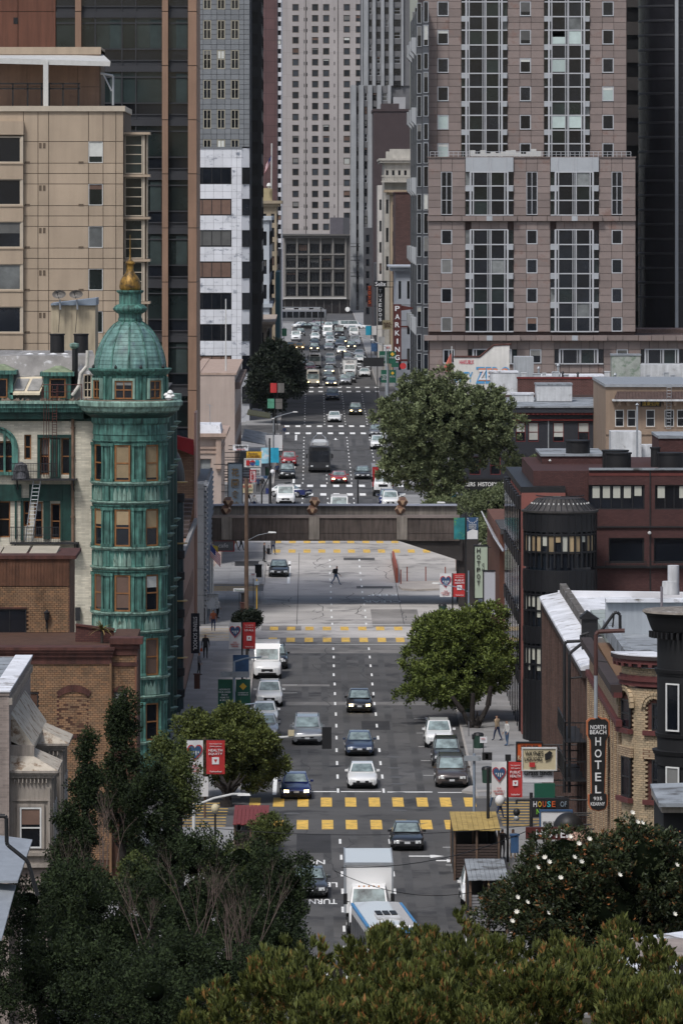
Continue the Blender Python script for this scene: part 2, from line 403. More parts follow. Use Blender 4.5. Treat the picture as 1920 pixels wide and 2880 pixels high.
struct('road_crack',rp,patch_m)
rp=MB()
for y in list(np.arange(474,556,6.1)):strip(rp,-4.5,9.9,y,y+.07,.005)
for x in(-1.4,7.5):strip(rp,x,x+.05,472,555,.005)
struct('road_joint',rp,patch_m)
rp=MB()
for x0,x1,y0,y1 in((3.9,7.2,514,517),(2.9,5.9,546,549)):strip(rp,x0,x1,y0,y1,.006)
struct('road_patch',rp,asphalt)
for mt,n_ in((patch_m,5),(M('grey_patch',(.10,.10,.10),.9,.3,.6),5)):
 rp=MB()
 for k in range(n_):y=random.choice((random.uniform(353,450),random.uniform(285,330),random.uniform(575,990)));x=random.uniform(-4.2,8);strip(rp,x,x+random.uniform(.5,2.0),y,y+random.uniform(2,14),.003)
 struct('road_patch',rp,mt)
tw=M('tyre_worn_lane',(.068,.067,.067),.8,.45,.1,stain=((.088,.086,.085),.2,.5,.2));rp=MB()
for x in(-.6,.8,2.3,3.7,5.2,6.7):
 for(ya,yb)in((264,334),(351,454),(572,629),(650,754)):strip(rp,x-.24,x+.24,ya,yb,.002)
struct('tyre_track',rp,tw)
twc=M('tyre_worn_concrete',(.24,.225,.21),.85,.4,.2,stain=((.13,.125,.12),.4,.54,.3));rp=MB()
strip(rp,4.9,8.9,470,489,.002);strip(rp,-4.3,-1,466,471,.002)
struct('tyre_track',rp,twc)
rp=MB()
for k in range(14):
 x=random.uniform(-4,9);y=random.uniform(474,545);pts=[(x,y)]
 for q in range(8):pts.append((pts[-1][0]+random.uniform(-.5,.5),pts[-1][1]+random.uniform(.5,2.4)))
 for(a,b),(c,d)in zip(pts,pts[1:]):rp.face([(a-.03,b,zg(b)+.004),(a+.03,b,zg(b)+.004),(c+.03,d,zg(d)+.004),(c-.03,d,zg(d)+.004)])
struct('road_crack',rp,patch_m)
mid_c=M('worn_concrete',(.19,.18,.17),.85,.35,.2,stain=((.09,.088,.085),.25,.5,1));g=MB();strip(g,-4.5,10,445,459,.0025);strip(g,-4.5,10,570,578,.0025);struct('road_patch',g,mid_c)
g=MB();strip(g,-300,300,1240,1436,.01,50);struct('market_street',g,asphalt)
for x,y in((5.2,372),(5.2,366),(5.25,361),(5.3,357.5),(5.3,353),(-1.2,387),(-1.9,384),(-1.3,342.5),(5.2,344)):
 g=MB();g.lathe(x,y,[(0,zg(y)+.02),(.45,zg(y)+.02),(.5,zg(y))],16);o=solo('manhole_cover',g,iron,'round iron cover set in the dark asphalt','manhole cover','iron covers in the road');
isl=thing('traffic_island','pale concrete traffic island with four thin red posts, right of the road behind the jaywalker','traffic island',(10,517,zg(517)))
g=MB();zz=zg(517)
poly=[(7.9,512),(9.2,510.6),(13.6,513),(13.6,522.5),(8.0,521.5),(7.7,516)]
g.prism(poly,zz-.2,zz+.14);part('kerb_slab',g,M('pale_concrete',(.50,.44,.38),.85,.12,.5),isl)
postm=M('rust_red_post',(.30,.08,.05),.7,.2,2)
for x,y in((7.95,518),(8.6,522),(10.3,522),(12.1,522)):
 g=MB();g.tube((x,y,zz),(x,y,zz+1.45),.05);part('post',g,postm,isl)
w=MB();w.box(7.55,7.75,521,547,zg(521),zg(540)+.95)
solo('barrier_wall',w,postm,'long rust red barrier running away from the camera behind the traffic island','barrier')
pretext(['NORTH','BEACH','H','O','T','E','L','935','KEARNY','HOUSE','O','U','S','OF','NANKING','HOTEL',"WAYNE'S",'LIQUORS','Grass lands','bar & lounge','STERNE SCHOOL','OUR','HEARTFELT','THANKS','HEALTH','EQUITY','PUBLIC','US ALL','Your support for','ZSFG supports','ADVANCE','YOUR CAREER','FROM','HOME TO','& SPACE','UNIVERSITY OF','SAN FRANCISCO','P','C','花','園','食','坊','Garden','Restaurant','CLEANERS','Bamboo','NAIL','SPA','X','D','Selix','A','R','K','I','N','G','Y','California','KERS  HISTORY CENTER','KEEP','CLEAR','NO','LEFT','TURN','PEPSI','Washington','西安手','福臨門','Ko','NEW','LAUNDRY','ZERO','NASTY','CALIFORNIA','ACADEMY OF','SCIENCES','遠東公所','TheHeartFund','壹','HAKUBLK','cafe','STOP','925','F','W'])
def ground_words(body,px,py,w,l):
 Y=Yof(py);x=X(px,Y);o=letters(body,None,(x,Y,zg(Y)+.012),w,l,white_p,flat=True,name='road_lettering',rot=math.pi,th=.004)
 e=math.atan(.0155 if Y>348 else .01);o.rotation_euler=(e,0,0);o['kind']='structure'
ground_words('NO',885,2426,1.15,2.0)
ground_words('LEFT',910,2490,1.5,2.0)
ground_words('TURN',908,2537,1.5,2.0)
ground_words('KEEP',1075,1674,2.6,2.2)
ground_words('CLEAR',1075,1692,3.2,2.4)
copper=M('green_copper',(.080,.205,.170),.65,.5,1.7,streak=.85,ss=1.4,bump=.2,bs=9,stain=((.02,.05,.042),1.5,.60,.22))
copper_l=M('pale_green_copper',(.25,.39,.325),.6,.3,1.3,streak=.75,ss=1.3,stain=((.05,.07,.05),1.6,.56,.5))  # paler copper copy: highlights on raised mouldings are put into the base colour
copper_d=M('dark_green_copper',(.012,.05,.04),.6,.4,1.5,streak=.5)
dome_m=M('dome_copper',(.14,.26,.235),.5,.35,1.4,streak=.5,ss=.9,rv=.16,stain=((.06,.10,.12),1.1,.54,.5))
gold=M('tarnished_gold',(.30,.17,.035),.5,.5,2.5,streak=.6,ss=2,metal=.35,stain=((.06,.04,.02),2.2,.5,1))
white_brick=M('white_painted_brick',(.60,.56,.46),.85,.1,.4,streak=.22,ss=.4,brick=(.5,.11,(.50,.46,.37),.012))
ledge_dirt=M('mossy_ledge',(.17,.13,.10),.9,.4,2)
TX_,TY_,TR=X(366,360.5),360.5,2.34
ZT=lambda py:Z(py,358.4)
sb=thing('copper_flatiron_building','white brick flatiron building with green copper corner turret, ribbed dome and gold finial','building',(TX_,TY_,0))
ROWS=[(1251,1354),(1432,1537),(1617,1720),(1796,1901),(1979,2084)]
WA=[-60,-10.6,39,88,-110];HW=13.2
t=MB();n=120
def ring(mb,r,z0,z1,skip=None,r2=None):
 for i in range(n):
  a=360*i/n;b=360*(i+1)/n;am=(a+b)/2
  if skip and any(abs((am-w+180)%360-180)<HW for w in WA):continue
  P=lambda ang,rr,z:(TX_+rr*math.sin(R(ang)),TY_-rr*math.cos(R(ang)),z)
  mb.face([P(a,r,z0),P(b,r,z0),P(b,r2 or r,z1),P(a,r2 or r,z1)])
zprev=ZT(1196)
lv=[(ZT(b),ZT(a))for a,b in ROWS]
for k,(z0,z1)in enumerate(lv):
 ring(t,TR,z1,zprev);ring(t,TR,z0,z1,True);zprev=z0
ring(t,TR,-.5,zprev)
ring(t,TR-.24,-.5,ZT(1196))
for(z0,z1)in lv:
 for w in WA:
  for s in(-1,1):
   a=w+s*HW;P=lambda rr,z:(TX_+rr*math.sin(R(a)),TY_-rr*math.cos(R(a)),z);t.face([P(TR,z0),P(TR-.24,z0),P(TR-.24,z1),P(TR,z1)])
part('turret_wall',t,copper,sb)
def molding(z,h,out,mat,name='molding',r=TR):
 m=MB();m.lathe(TX_,TY_,[(r-.05,z),(r+out*.5,z+h*.15),(r+out*.6,z+h*.4),(r+out,z+h*.6),(r+out,z+h*.85),(r-.05,z+h)],64);return part(name,m,mat,sb,smooth=35)
for k,(z0,z1)in enumerate(lv):
 molding(z0-.28,.26,.22,copper_l,'sill_ring');molding(z1+.12,.16,.10,copper,'lintel_ring')
 if k<4:
  nz1=ZT(ROWS[k][1])-.28;nz0=ZT(ROWS[k+1][0])+.28;molding(nz0,.22,.2,copper_l,'belt_ring')
  for w in WA[:4]:
   for j in range(-2,2):
    a=R(w+(j+.5)*7.2);ctr=(TX_+(TR+.0)*math.sin(a),TY_-TR*math.cos(a));Wl=Wall(ctr[0],ctr[1],math.degrees(a));m=MB()
    h0,h1=nz0+.26,nz1-.08;pts=[(-.13,h0),(.13,h0),(.13,h0+(h1-h0)*.5),(0,h1),(-.13,h0+(h1-h0)*.5)]
    f=[Wl.p(x,z,.05)for x,z in pts];bk=[Wl.p(x,z,-.02)for x,z in pts];m.face(f)
    for i in range(5):q=(i+1)%5;m.face([bk[i],bk[q],f[q],f[i]])
    part('arch_relief',m,copper_l,sb)
  for w in(-85,-35.5,14.5,64):
   m=MB()
   a=R(w);Wl=Wall(TX_+TR*math.sin(a),TY_-TR*math.cos(a),w)
   Wl.box(m,-.16,.16,nz0+.25,nz1-.02,-.05,.09);part('pilaster_block',m,copper,sb)
 for w in(-85,-35.5,14.5,64):
  for dw in(-8.5,0,8.5):
   a=w+dw;Wl=Wall(TX_+TR*math.sin(R(a)),TY_-TR*math.cos(R(a)),a);m=MB()
   b=.20 if dw==0 else .075
   Wl.box(m,-b,b,z0-.02,z1+.1,-.05,.075 if dw==0 else .13)
   Wl.box(m,-b-.04,b+.04,z0-.02,z0+.15,-.05,.17);Wl.box(m,-b-.04,b+.04,z1-.08,z1+.1,-.05,.17)
   part('pilaster',m,copper,sb)
 for w in WA:
  Wl=Wall(TX_+(TR-.02)*math.sin(R(w)),TY_-(TR-.02)*math.cos(R(w)),w)
  bl,bf=[(blind_t,.9),(blind_t,.42),(blind_b,.9),(blind_b,.95),(None,0)][k]
  if w==39 and k==1:bf=.5
  if w==39 and k==2:bl,bf=blind_w,.35
  if k==0 and w==-60:bl=None
  window(Wl,-.5,.5,z0,z1,sb,brown_f,glass,t=.1,nz=2,rec=.1,blind=bl,bf=bf)
hd=MB();zz=[ZT(p)for p in(1196,1172,1162,1140,1128,1124)]
hd.lathe(TX_,TY_,[(TR,ZT(1225)),(TR+.05,ZT(1223)),(TR,ZT(1196)),(TR+.12,ZT(1190)),(TR+.15,ZT(1176))],64);part('frieze',hd,copper,sb,smooth=35)
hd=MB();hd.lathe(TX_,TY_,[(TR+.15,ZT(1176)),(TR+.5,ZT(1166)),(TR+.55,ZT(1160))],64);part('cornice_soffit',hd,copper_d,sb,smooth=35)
hd=MB();hd.lathe(TX_,TY_,[(TR+.5,ZT(1162)),(TR+.75,ZT(1156)),(TR+.8,ZT(1148)),(TR+.98,ZT(1142)),(TR+1.0,ZT(1131)),(TR+.85,ZT(1127)),(TR+.7,ZT(1129)),(0,ZT(1131))],64);part('cornice',hd,copper_l,sb,smooth=35)
hd=MB();hd.lathe(TX_,TY_,[(TR+.4,ZT(1131)),(TR+.42,ZT(1126)),(TR+.1,ZT(1125)),(TR,ZT(1125))],48);part('cornice_weeds',hd,ledge_dirt,sb)
dr=TR-.05
hd=MB();hd.lathe(TX_,TY_,[(dr,ZT(1130)),(dr,ZT(1055))],48);part('attic_drum',hd,copper,sb,smooth=35)
for w in(-62,-8,44,94):
 Wl=Wall(TX_+dr*math.sin(R(w)),TY_-dr*math.cos(R(w)),w);hw=.58 if abs(w)<20 else .48
 m=MB();zb,zt=ZT(1122),ZT(1070)
 for q in((-hw-.14,-hw,zb,zt+.14),(hw,hw+.14,zb,zt+.14),(-hw,hw,zt,zt+.14)):Wl.box(m,*q,-.3,.12)
 part('window_surround',m,copper_l,sb);window(Wl,-hw,hw,zb,zt,sb,brown_f,glass,t=.09,nx=2,nz=2,rec=-.02)
for w in(-35,18,70,-88):
 for dw in(-6,6):
  a=w+dw;Wl=Wall(TX_+dr*math.sin(R(a)),TY_-dr*math.cos(R(a)),a);m=MB();Wl.box(m,-.11,.11,ZT(1126),ZT(1058),-.05,.12);part('pilaster',m,copper,sb)
hd=MB();hd.lathe(TX_,TY_,[(dr,ZT(1058)),(dr+.12,ZT(1054)),(dr+.22,ZT(1048)),(dr+.34,ZT(1043)),(dr+.36,ZT(1038)),(dr+.1,ZT(1036)),(0,ZT(1036))],64);part('drum_cornice',hd,copper,sb,smooth=35)
DZ0,DZ1=ZT(1036),ZT(905)
def dome_r(u):return 2.24*(math.cos(u*1.36)**.62)if u<1 else .72
prof=[]
for i in range(13):
 u=i/12;r=2.24*(1-u**2.3)**.62*.70+.68*(1)*(.3+.7*(1-u))**.0
 r=.70+1.54*(1-u**1.75)**.75;prof.append((r,DZ0+(DZ1-DZ0)*u))
NS=12
for s_ in range(NS):
 for k in range(12):
  m=MB();(r0,z0),(r1,z1)=prof[k],prof[k+1];aa=360*s_/NS+2;ab=360*(s_+1)/NS-2
  for q in range(3):
   a=R(aa+(ab-aa)*q/3);b=R(aa+(ab-aa)*(q+1)/3);P=lambda an,r,z:(TX_+r*math.sin(an),TY_-r*math.cos(an),z)
   m.face([P(a,r0+.02,z0),P(b,r0+.02,z0),P(b,r1-.005,z1),P(a,r1-.005,z1)]);m.face([P(a,r0+.02,z0),P(a,r0-.05,z0),P(b,r0-.05,z0),P(b,r0+.02,z0)])
  if 90<(aa+ab)/2<270:
   continue
  part('copper_sheet',m,dome_m,sb,smooth=30)
m=MB();m.lathe(TX_,TY_,[(r-.03,z)for r,z in prof],48);part('dome_shell',m,dome_m,sb,smooth=40)
for s_ in range(NS):
 a=R(360*s_/NS);m=MB()
 for(r0,z0),(r1,z1)in zip(prof,prof[1:]):
  m.tube((TX_+r0*math.sin(a),TY_-r0*math.cos(a),z0),(TX_+r1*math.sin(a),TY_-r1*math.cos(a),z1),.075,.065,6,False)
 part('dome_rib',m,copper,sb,smooth=40)
m=MB();m.lathe(TX_,TY_,[(.72,ZT(912)),(.78,ZT(900)),(.72,ZT(893)),(.74,ZT(884)),(.9,ZT(880)),(1.07,ZT(873)),(1.09,ZT(868)),(.98,ZT(862)),(.85,ZT(858)),(.7,ZT(856)),(.7,ZT(829)),(.74,ZT(826)),(.86,ZT(822)),(.87,ZT(817)),(0,ZT(816))],40);part('finial_base',m,copper,sb,smooth=30)
m=MB();m.lathe(TX_,TY_,[(.6,ZT(817)),(.68,ZT(812)),(.69,ZT(804)),(.63,ZT(790)),(.48,ZT(778)),(.3,ZT(768)),(.22,ZT(758)),(.22,ZT(747)),(.26,ZT(744)),(.33,ZT(741)),(.32,ZT(738)),(.12,ZT(732)),(.06,ZT(727)),(.04,ZT(700)),(.015,ZT(660))],32);part('gold_finial',m,gold,sb,smooth=40)
for(a,z)in((-20,1037),(18,1037),(-70,1037),(60,1037)):
 m=MB();xx,yy=TX_+2.45*math.sin(R(a)),TY_-2.45*math.cos(R(a));m.lathe(xx,yy,[(.07,ZT(z)),(.1,ZT(z-5)),(.05,ZT(z-9)),(0,ZT(z-12))],8);part('flood_lamp',m,steel_d,sb)
WY=361.5;W=Wall(-27,WY);A=lambda px:X(px,WY)+27;zw=lambda py:Z(py,WY)
ops=[(A(28),A(54),zw(1418),zw(1270)),(A(68),A(88),zw(1292),zw(1222)),(A(112),A(139),zw(1335),zw(1232)),(A(172),A(199),zw(1335),zw(1232)),(A(66),A(84),zw(1480),zw(1408)),(A(96),A(120),zw(1514),zw(1412)),(A(143),A(171),zw(1516),zw(1416)),(A(-6),A(29),zw(1512),zw(1410))]
ops=[o for o in ops if o[1]>0][1:]
arch=(A(-60),A(36),zw(1328),zw(1240))
m=MB();holed(m,W,0,A(268),-.5,zw(1180),ops+[arch],.3);part('white_wall',m,white_brick,sb)
for k,o in enumerate(ops):window(W,*o,sb,brown_f,glass,t=.09,nz=2,rec=.2,sill=None)
for cx,w_ in((A(-28),1.2),(A(15),1.4)):window(W,cx-w_/2,cx+w_/2,zw(1327),zw(1241),sb,brown_f,glass,t=.1,nz=2,nx=1,rec=.2)
m=MB()
cx,cz,rr=A(-12),zw(1258),(A(46)-A(-12))
for i in range(18):
 a,b=math.pi*i/18,math.pi*(i+1)/18
 for r0,r1,dd in((rr-.28,rr,.16),(rr,rr+.1,.26)):
  P=[(cx+r*math.cos(t_),cz+r*math.sin(t_)*.95)for r,t_ in((r0,a),(r1,a),(r1,b),(r0,b))]
  m.hexa([W.p(x,z,dd)for x,z in P]+[W.p(x,z,-.1)for x,z in P])
W.box(m,cx+rr-.28,cx+rr+.1,zw(1332),cz,-.1,.2);W.box(m,A(10),A(16),zw(1332),zw(1210),-.1,.2);W.box(m,A(-60),A(50),zw(1336),zw(1327),-.1,.35)
part('arched_surround',m,copper,sb)
m=MB()
for(a,b,c,d)in((105,200,1345,1222),(58,175,1520,1400),(-10,47,1515,1400)):
 o=(A(a),A(b),zw(c),zw(d));W.box(m,o[0],o[0]+.18,o[2],o[3],-.02,.14);W.box(m,o[1]-.12,o[1],o[2],o[3],-.02,.14);W.box(m,o[0],o[1],o[3]-.2,o[3],-.02,.2)
W.box(m,A(141),A(170),zw(1345),zw(1232),-.02,.12);W.box(m,A(122),A(141),zw(1516),zw(1405),-.02,.12);W.box(m,A(175),A(203),zw(1520),zw(1362),-.02,.1);W.box(m,A(-10),A(60),zw(1408),zw(1362),-.02,.22);W.box(m,A(82),A(175),zw(1404),zw(1362),-.02,.16)
part('green_surround',m,copper_d,sb)
for i in range(5):
 m=MB();W.box(m,A(141)+i*.13,A(141)+i*.13+.07,zw(1340),zw(1236),.1,.16);part('fluting',m,copper,sb)
m=MB();W.box(m,-1,A(236),zw(1177),zw(1158),-.2,.55);part('cornice_painted_shadow',m,copper_d,sb)  # dark copper strip; the cornice's shadow is put into its colour
m=MB();W.box(m,-1,A(240),zw(1158),zw(1146),-.2,.8);W.box(m,-1,A(244),zw(1146),zw(1134),-.2,1.0);part('wall_cornice',m,copper,sb)
m=MB();W.box(m,-1,A(246),zw(1134),zw(1126),-.2,1.12);part('cornice_lip',m,copper_l,sb)
m=MB();W.box(m,-1,A(268),zw(1184),zw(1177),-.1,.12);part('frieze_line',m,copper_d,sb)
m=MB()
for k in range(170):a=random.uniform(0,A(268));r_=random.uniform(.04,.13);q=W.p(a,zw(1126)+r_*.6,random.uniform(.1,.9));m.tube((q[0],q[1],q[2]-.08),(q[0]+random.uniform(-.1,.1),q[1],q[2]+r_),r_,.02,5)
part('roof_edge_weeds',m,ledge_dirt,sb,kind='stuff')
m=MB();m.path([W.p(A(205),zw(1177),.12),W.p(A(205),zw(1524),.12)],.1);
for py in(1200,1280,1360,1450):m.tube(W.p(A(205),zw(py),.12),W.p(A(205),zw(py+6),.12),.14)
part('drain_pipe',m,M('rusty_pipe',(.2,.13,.09),.8,.4,2,streak=.4),sb,smooth=40)
fe=M('fire_escape_iron',(.022,.022,.025),.6,.2,2)
for ya,xa,xb,nm in((1345,35,218,0),(1524,30,222,1)):
 o=MB();W.box(o,A(xa),A(xb),zw(ya+4),zw(ya),0,1.1);bal=part('fire_escape_balcony',o,fe,sb)
 o=MB();z0=zw(ya);z1=zw(ya-44)
 for z in(z1,(z0+z1)/2):W.box(o,A(xa),A(xb-55),z-.025,z+.02,1.05,1.1)
 for k in range(30):a=A(xa)+(A(xb-55)-A(xa))*k/29;W.box(o,a-.012,a+.012,z0,z1,1.06,1.09)
 part('railing',o,fe,bal)
 o=MB()
 for px in(xa+15,xb-10):o=MB();o.path([W.p(A(px),zw(ya+4),1.0),W.p(A(px),zw(ya+36),.05)],.05);part('bracket',o,fe,bal)
m=MB()
for dx in(0,.45):m.path([W.p(A(72)+dx,zw(1520),.5),W.p(A(96)+dx,zw(1350),.9)],.035,6)
for k in range(16):t_=k/16;m.path([W.p(A(72+24*t_),zw(1520-170*t_),.5+.4*t_),W.p(A(72+24*t_)+.45,zw(1520-170*t_),.5+.4*t_)],.02,5)
part('fire_escape_stair',m,metal_g,sb)
m=MB()
for px in(124,131,138,148,160):m.path([W.p(A(px),zw(1340),.3),W.p(A(px+2),zw(1085),1.2)],.022,5)
for k in range(18):z=zw(1222-k*7.5);m.path([W.p(A(149),z,.9),W.p(A(161),z,.9)],.018,5)
m.path([W.p(A(120),zw(1080),1.2),W.p(A(232),zw(1080),1.2)],.03,5);m.path([W.p(A(120),zw(1100),1.2),W.p(A(210),zw(1100),1.2)],.02,5)
for px in(121,140,165,190,232):m.path([W.p(A(px),zw(1126),1.1),W.p(A(px),zw(1078),1.2)],.025,5)
part('roof_ladder',m,M('red_rusty_iron',(.08,.025,.02),.7,.3,2),sb)
m=MB();m.lathe(W.p(A(60),0,.6)[0],WY-.6,[(.55,zw(1344)),(.5,zw(1325)),(.4,zw(1306)),(.1,zw(1298))],10);part('grill_cover',m,M('grey_tarp',(.09,.09,.1),.8,.3,3),sb)
m=MB();W.box(m,A(215),A(222),zw(1560),zw(1524),-.05,.6);W.box(m,A(212),A(226),zw(1745),zw(1708),.02,.4);part('meter_box',m,fe,sb)
m=MB();m.box(-27,-10.2,WY+.7,398,-.5,zw(1140));part('rear_block',m,M('dark_green_wall',(.05,.16,.12),.7,.3,1,streak=.4),sb)  # plain darker green with streaks
m=MB();m.box(-30,-9.9,WY-.3,400,zw(1130),zw(1127));part('roof_deck',m,roof_d,sb)
for k,yb in enumerate((366.5,375,384,393)):
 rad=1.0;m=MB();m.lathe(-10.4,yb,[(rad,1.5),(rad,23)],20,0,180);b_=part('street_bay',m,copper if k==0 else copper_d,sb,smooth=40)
 for z0,z1 in lv+[(lv[0][1]+.3,lv[0][1]+1)]:
  m=MB();m.lathe(-10.4,yb,[(rad,z0-.35),(rad+.2,z0-.2),(rad+.3,z0-.1),(rad,z0-.05)],20,0,180);part('bay_sill',m,copper_l,b_)
  Wl=Wall(-10.4+rad*math.sin(R(28)),yb-rad*math.cos(R(28)),28)
  if k==0 and z0<lv[0][0]+.1:window(Wl,-.3,.3,z0,z1,sb,copper_d if 0 else brown_f,glass,t=.06,nz=2,rec=-.02)
 m=MB();m.lathe(-10.4,yb,[(rad,22.6),(rad+.3,23.2),(rad+.3,23.6),(0,23.7)],20,0,180);part('bay_cornice',m,copper_l,b_)
m=MB();m.hexa([(-27,361.9,zw(1126)),(X(262,WY),361.9,zw(1126)),(X(262,372),372,zw(1126)),(-27,372,zw(1126)),(-27,364,Z(1000,364)),(X(262,WY),364,Z(1000,364)),(X(262,372),371,Z(985,371)),(-27,371,Z(985,371))])
part('mansard_roof',m,M('patched_roof',(.22,.21,.2),.8,.4,.8,stain=((.55,.55,.56),1.1,.55,1)),sb)
for xa,xb,ya in((112,208,1045),(-60,46,1040)):
 d_=MB();d_.box(X(xa+12,362),X(xb-8,362),361.3,366,zw(1122),zw(ya+10));dm=part('dormer',d_,copper,sb)
 d_=MB();x0,x1=X(xa,361),X(xb,361);z0=zw(ya+12)
 d_.box(x0,x1,361.0,366,z0,z0+.25);part('dormer_cornice',d_,copper,dm)
 d_=MB();d_.hexa([(x0+.1,361.1,z0+.25),(x1-.1,361.1,z0+.25),(x1-.1,366,z0+.25),(x0+.1,366,z0+.25),(x0+.9,362.2,z0+.6),(x1-.9,362.2,z0+.6),(x1-.9,365,z0+.6),(x0+.9,365,z0+.6)]);part('dormer_roof',d_,M('mossy_copper',(.2,.24,.15),.8,.4,2),dm)
 Wd=Wall(X(xa+12,361.3),361.28);wd=X(xb-8,362)-X(xa+12,362)
 window(Wd,wd*.2,wd*.8,zw(1118),zw(1064),sb,brown_f,glass,t=.08,rec=-.02)
Wd=Wall(X(235,361.2),361.2);window(Wd,0,X(258,361.2)-X(235,361.2),zw(1118),zw(1052),sb,M('cream_trim',(.6,.5,.38),.7),glass,t=.07,nx=2,nz=3,rec=0)
sk=MB();cream=M('cream_wood',(.62,.54,.40),.7,.15,2)
P0=[(28,1104,361.3),(112,1104,361.3),(152,1020,364.5),(66,1022,364.5)];q=[(X(a,y),y,Z(b,y))for a,b,y in P0]
sk.hexa([(x,y,z-.15)for x,y,z in q]+q);so=part('skylight_frame',sk,cream,sb)
def lerp2(u,v):a,b,c,d=[Vector(t_)for t_ in q];return(a*(1-u)+b*u)*(1-v)+(d*(1-u)+c*u)*v
for i in range(2):
 for j in range(2):
  m=MB();f=[lerp2(i/2+.05,j/2+.05),lerp2(i/2+.45,j/2+.05),lerp2(i/2+.45,j/2+.45),lerp2(i/2+.05,j/2+.45)];f=[v+Vector((0,-.03,.03))for v in f]
  m.hexa([tuple(v)for v in f]+[tuple(v+Vector((0,-.01,.02)))for v in f]);part('skylight_pane',m,M('dusty_glass',(.30,.29,.27),.25,.3,1.5)if 'dusty_glass' not in MATS else MATS['dusty_glass'],so)
m=MB()
for k in range(4):
 x0=X(68+k*33,366);m.lathe(x0+.36,366,[(.42,Z(1018,366)),(.4,Z(1002,366)),(.2,Z(994,366)),(0,Z(992,366))],12)
part('roof_dome_light',m,M('milky_plastic',(.7,.7,.7),.4,.1,2),sb,smooth=40)
def pipe(px0,py0,px1,py1,y,r,mat,nm='vent_pipe'):
 m=MB();m.tube((X(px0,y),y,Z(py0,y)),(X(px1,y),y,Z(py1,y)),r);return part(nm,m,mat,sb,smooth=40)
black_p=M('black_metal',(.012,.012,.013),.6,.2,2)
pipe(211,1080,211,970,362.5,.19,black_p);m=MB();m.lathe(X(209,362.5),362.5,[(.2,Z(980,362.5)),(.3,Z(974,362.5)),(.3,Z(966,362.5)),(0,Z(963,362.5))],12);part('vent_cap',m,copper_l,sb)
for a in(161,228):
 m=MB();y=368;m.lathe(X(a,y),y,[(.46,Z(1000,y)),(.46,Z(943,y)),(.5,Z(941,y)),(.5,Z(938,y)),(0,Z(938,y))],20);part('roof_tank',m,black_p,sb,smooth=30)
wp=M('white_duct',(.55,.52,.47),.6,.3,2)
for seg in(((203,1112),(222,1085)),((222,1085),(226,1050)),((226,1050),(244,1030)),((244,1030),(246,985))):pipe(*seg[0],*seg[1],360.8,.11,wp,'duct_pipe')
st=MB();y=357.8
for dx,dz,r_ in((0,0,.25),(.1,.3,.2),(-.15,.15,.17),(.25,.1,.15)):st.lathe(X(474,y)+dx,y,[(0,Z(1118,y)+dz-r_),(r_,Z(1118,y)+dz),(r_*.7,Z(1118,y)+dz+r_*.6),(0,Z(1118,y)+dz+r_)],8)
solo('ornament_bundle',st,white_p,'small pale ornament lying on the cornice at the right edge of the turret','ornament')
bt=thing('rooftop_service_tower','stained beige rooftop box topped with blue grey metal, behind the copper building roof','rooftop box',(X(205,385),387,24))
m=MB();y=385;m.box(X(143,y),X(268,y),y,y+5,Z(1010,y),Z(858,y));part('wall',m,M('stained_beige',(.44,.37,.26),.85,.15,.8,streak=.35,ss=.8),bt)
m=MB();m.hexa([(X(143,y),y-.2,Z(858,y)),(X(270,y),y-.2,Z(858,y)),(X(270,y),y+5,Z(858,y)),(X(143,y),y+5,Z(858,y)),(X(143,y),y-.2,Z(853,y)),(X(270,y),y-.2,Z(838,y)),(X(270,y),y+5,Z(838,y)),(X(143,y),y+5,Z(853,y))]);part('metal_cap',m,bluegrey,bt)
for k,px in enumerate((166,214)):
 d=thing('satellite_dish','dark round satellite dish %s on the beige rooftop box'%('left of its twin' if k==0 else 'right of its twin'),'satellite dish',(X(px,384.6),384.6,Z(858,384.6)),'two dishes on the beige rooftop box')
 m=MB();m.path([(X(px+4,384.4),384.4,Z(870,384.4)),(X(px+2,384.4),384.4,Z(842,384.4))],.06);part('mast',m,metal_g,d)
 m=MB();c=Vector((X(px,384.2),384.2,Z(827,384.2)));ax=Vector((-.25,-1,.25)).normalized();u=ax.cross(Vector((0,0,1))).normalized();v=u.cross(ax)
 rings=[]
 for r_,dp in((0.02,.16),(.3,.11),(.48,.0)):
  rings.append([tuple(c+(u*math.cos(2*math.pi*i/20)+v*.62*math.sin(2*math.pi*i/20))*r_-ax*dp)for i in range(20)])
 for a_,b_ in zip(rings,rings[1:]):
  for i in range(20):j=(i+1)%20;m.face([a_[i],a_[j],b_[j],b_[i]])
 part('dish',m,M('dish_grey',(.13,.12,.11),.5,.2,2)if 'dish_grey' not in MATS else MATS['dish_grey'],d,smooth=60)
 m=MB();m.path([tuple(c-v*.3),tuple(c+ax*.5),tuple(c+v*.1)],.02,5);m.tube(tuple(c+ax*.48),tuple(c+ax*.6),.07);part('feed_arm',m,black_p,d)
 m=MB();m.path([(X(px+3,384.4),384.4,Z(870,384.4)),(X(px-2,384.5),384.5,Z(935,384.5))],.02,5);part('cable',m,black_p,d)
brick_t=M('tan_brick',(.25,.16,.095),.85,.25,1.2,rv=.35,col2=(.19,.105,.055),stain=((.10,.055,.03),.45,.55,.5))
mortar=M('dark_mortar',(.07,.035,.022),.9,.3,2)
brown_t=M('brown_terracotta',(.085,.032,.024),.75,.3,1.5,streak=.5)
BY=311;bb=thing('tan_brick_building','tan brick building with dark brown cornice and a bricked up arched window','building',(X(190,BY),BY,0))
W=Wall(X(-140,BY),BY);A=lambda px:X(px,BY)-X(-140,BY);zw=lambda py:Z(py,BY)
m=MB();m.box(X(-140,BY),X(313,BY),BY+.02,BY+12,-.5,zw(1825));part('wall_core',m,mortar,bb)
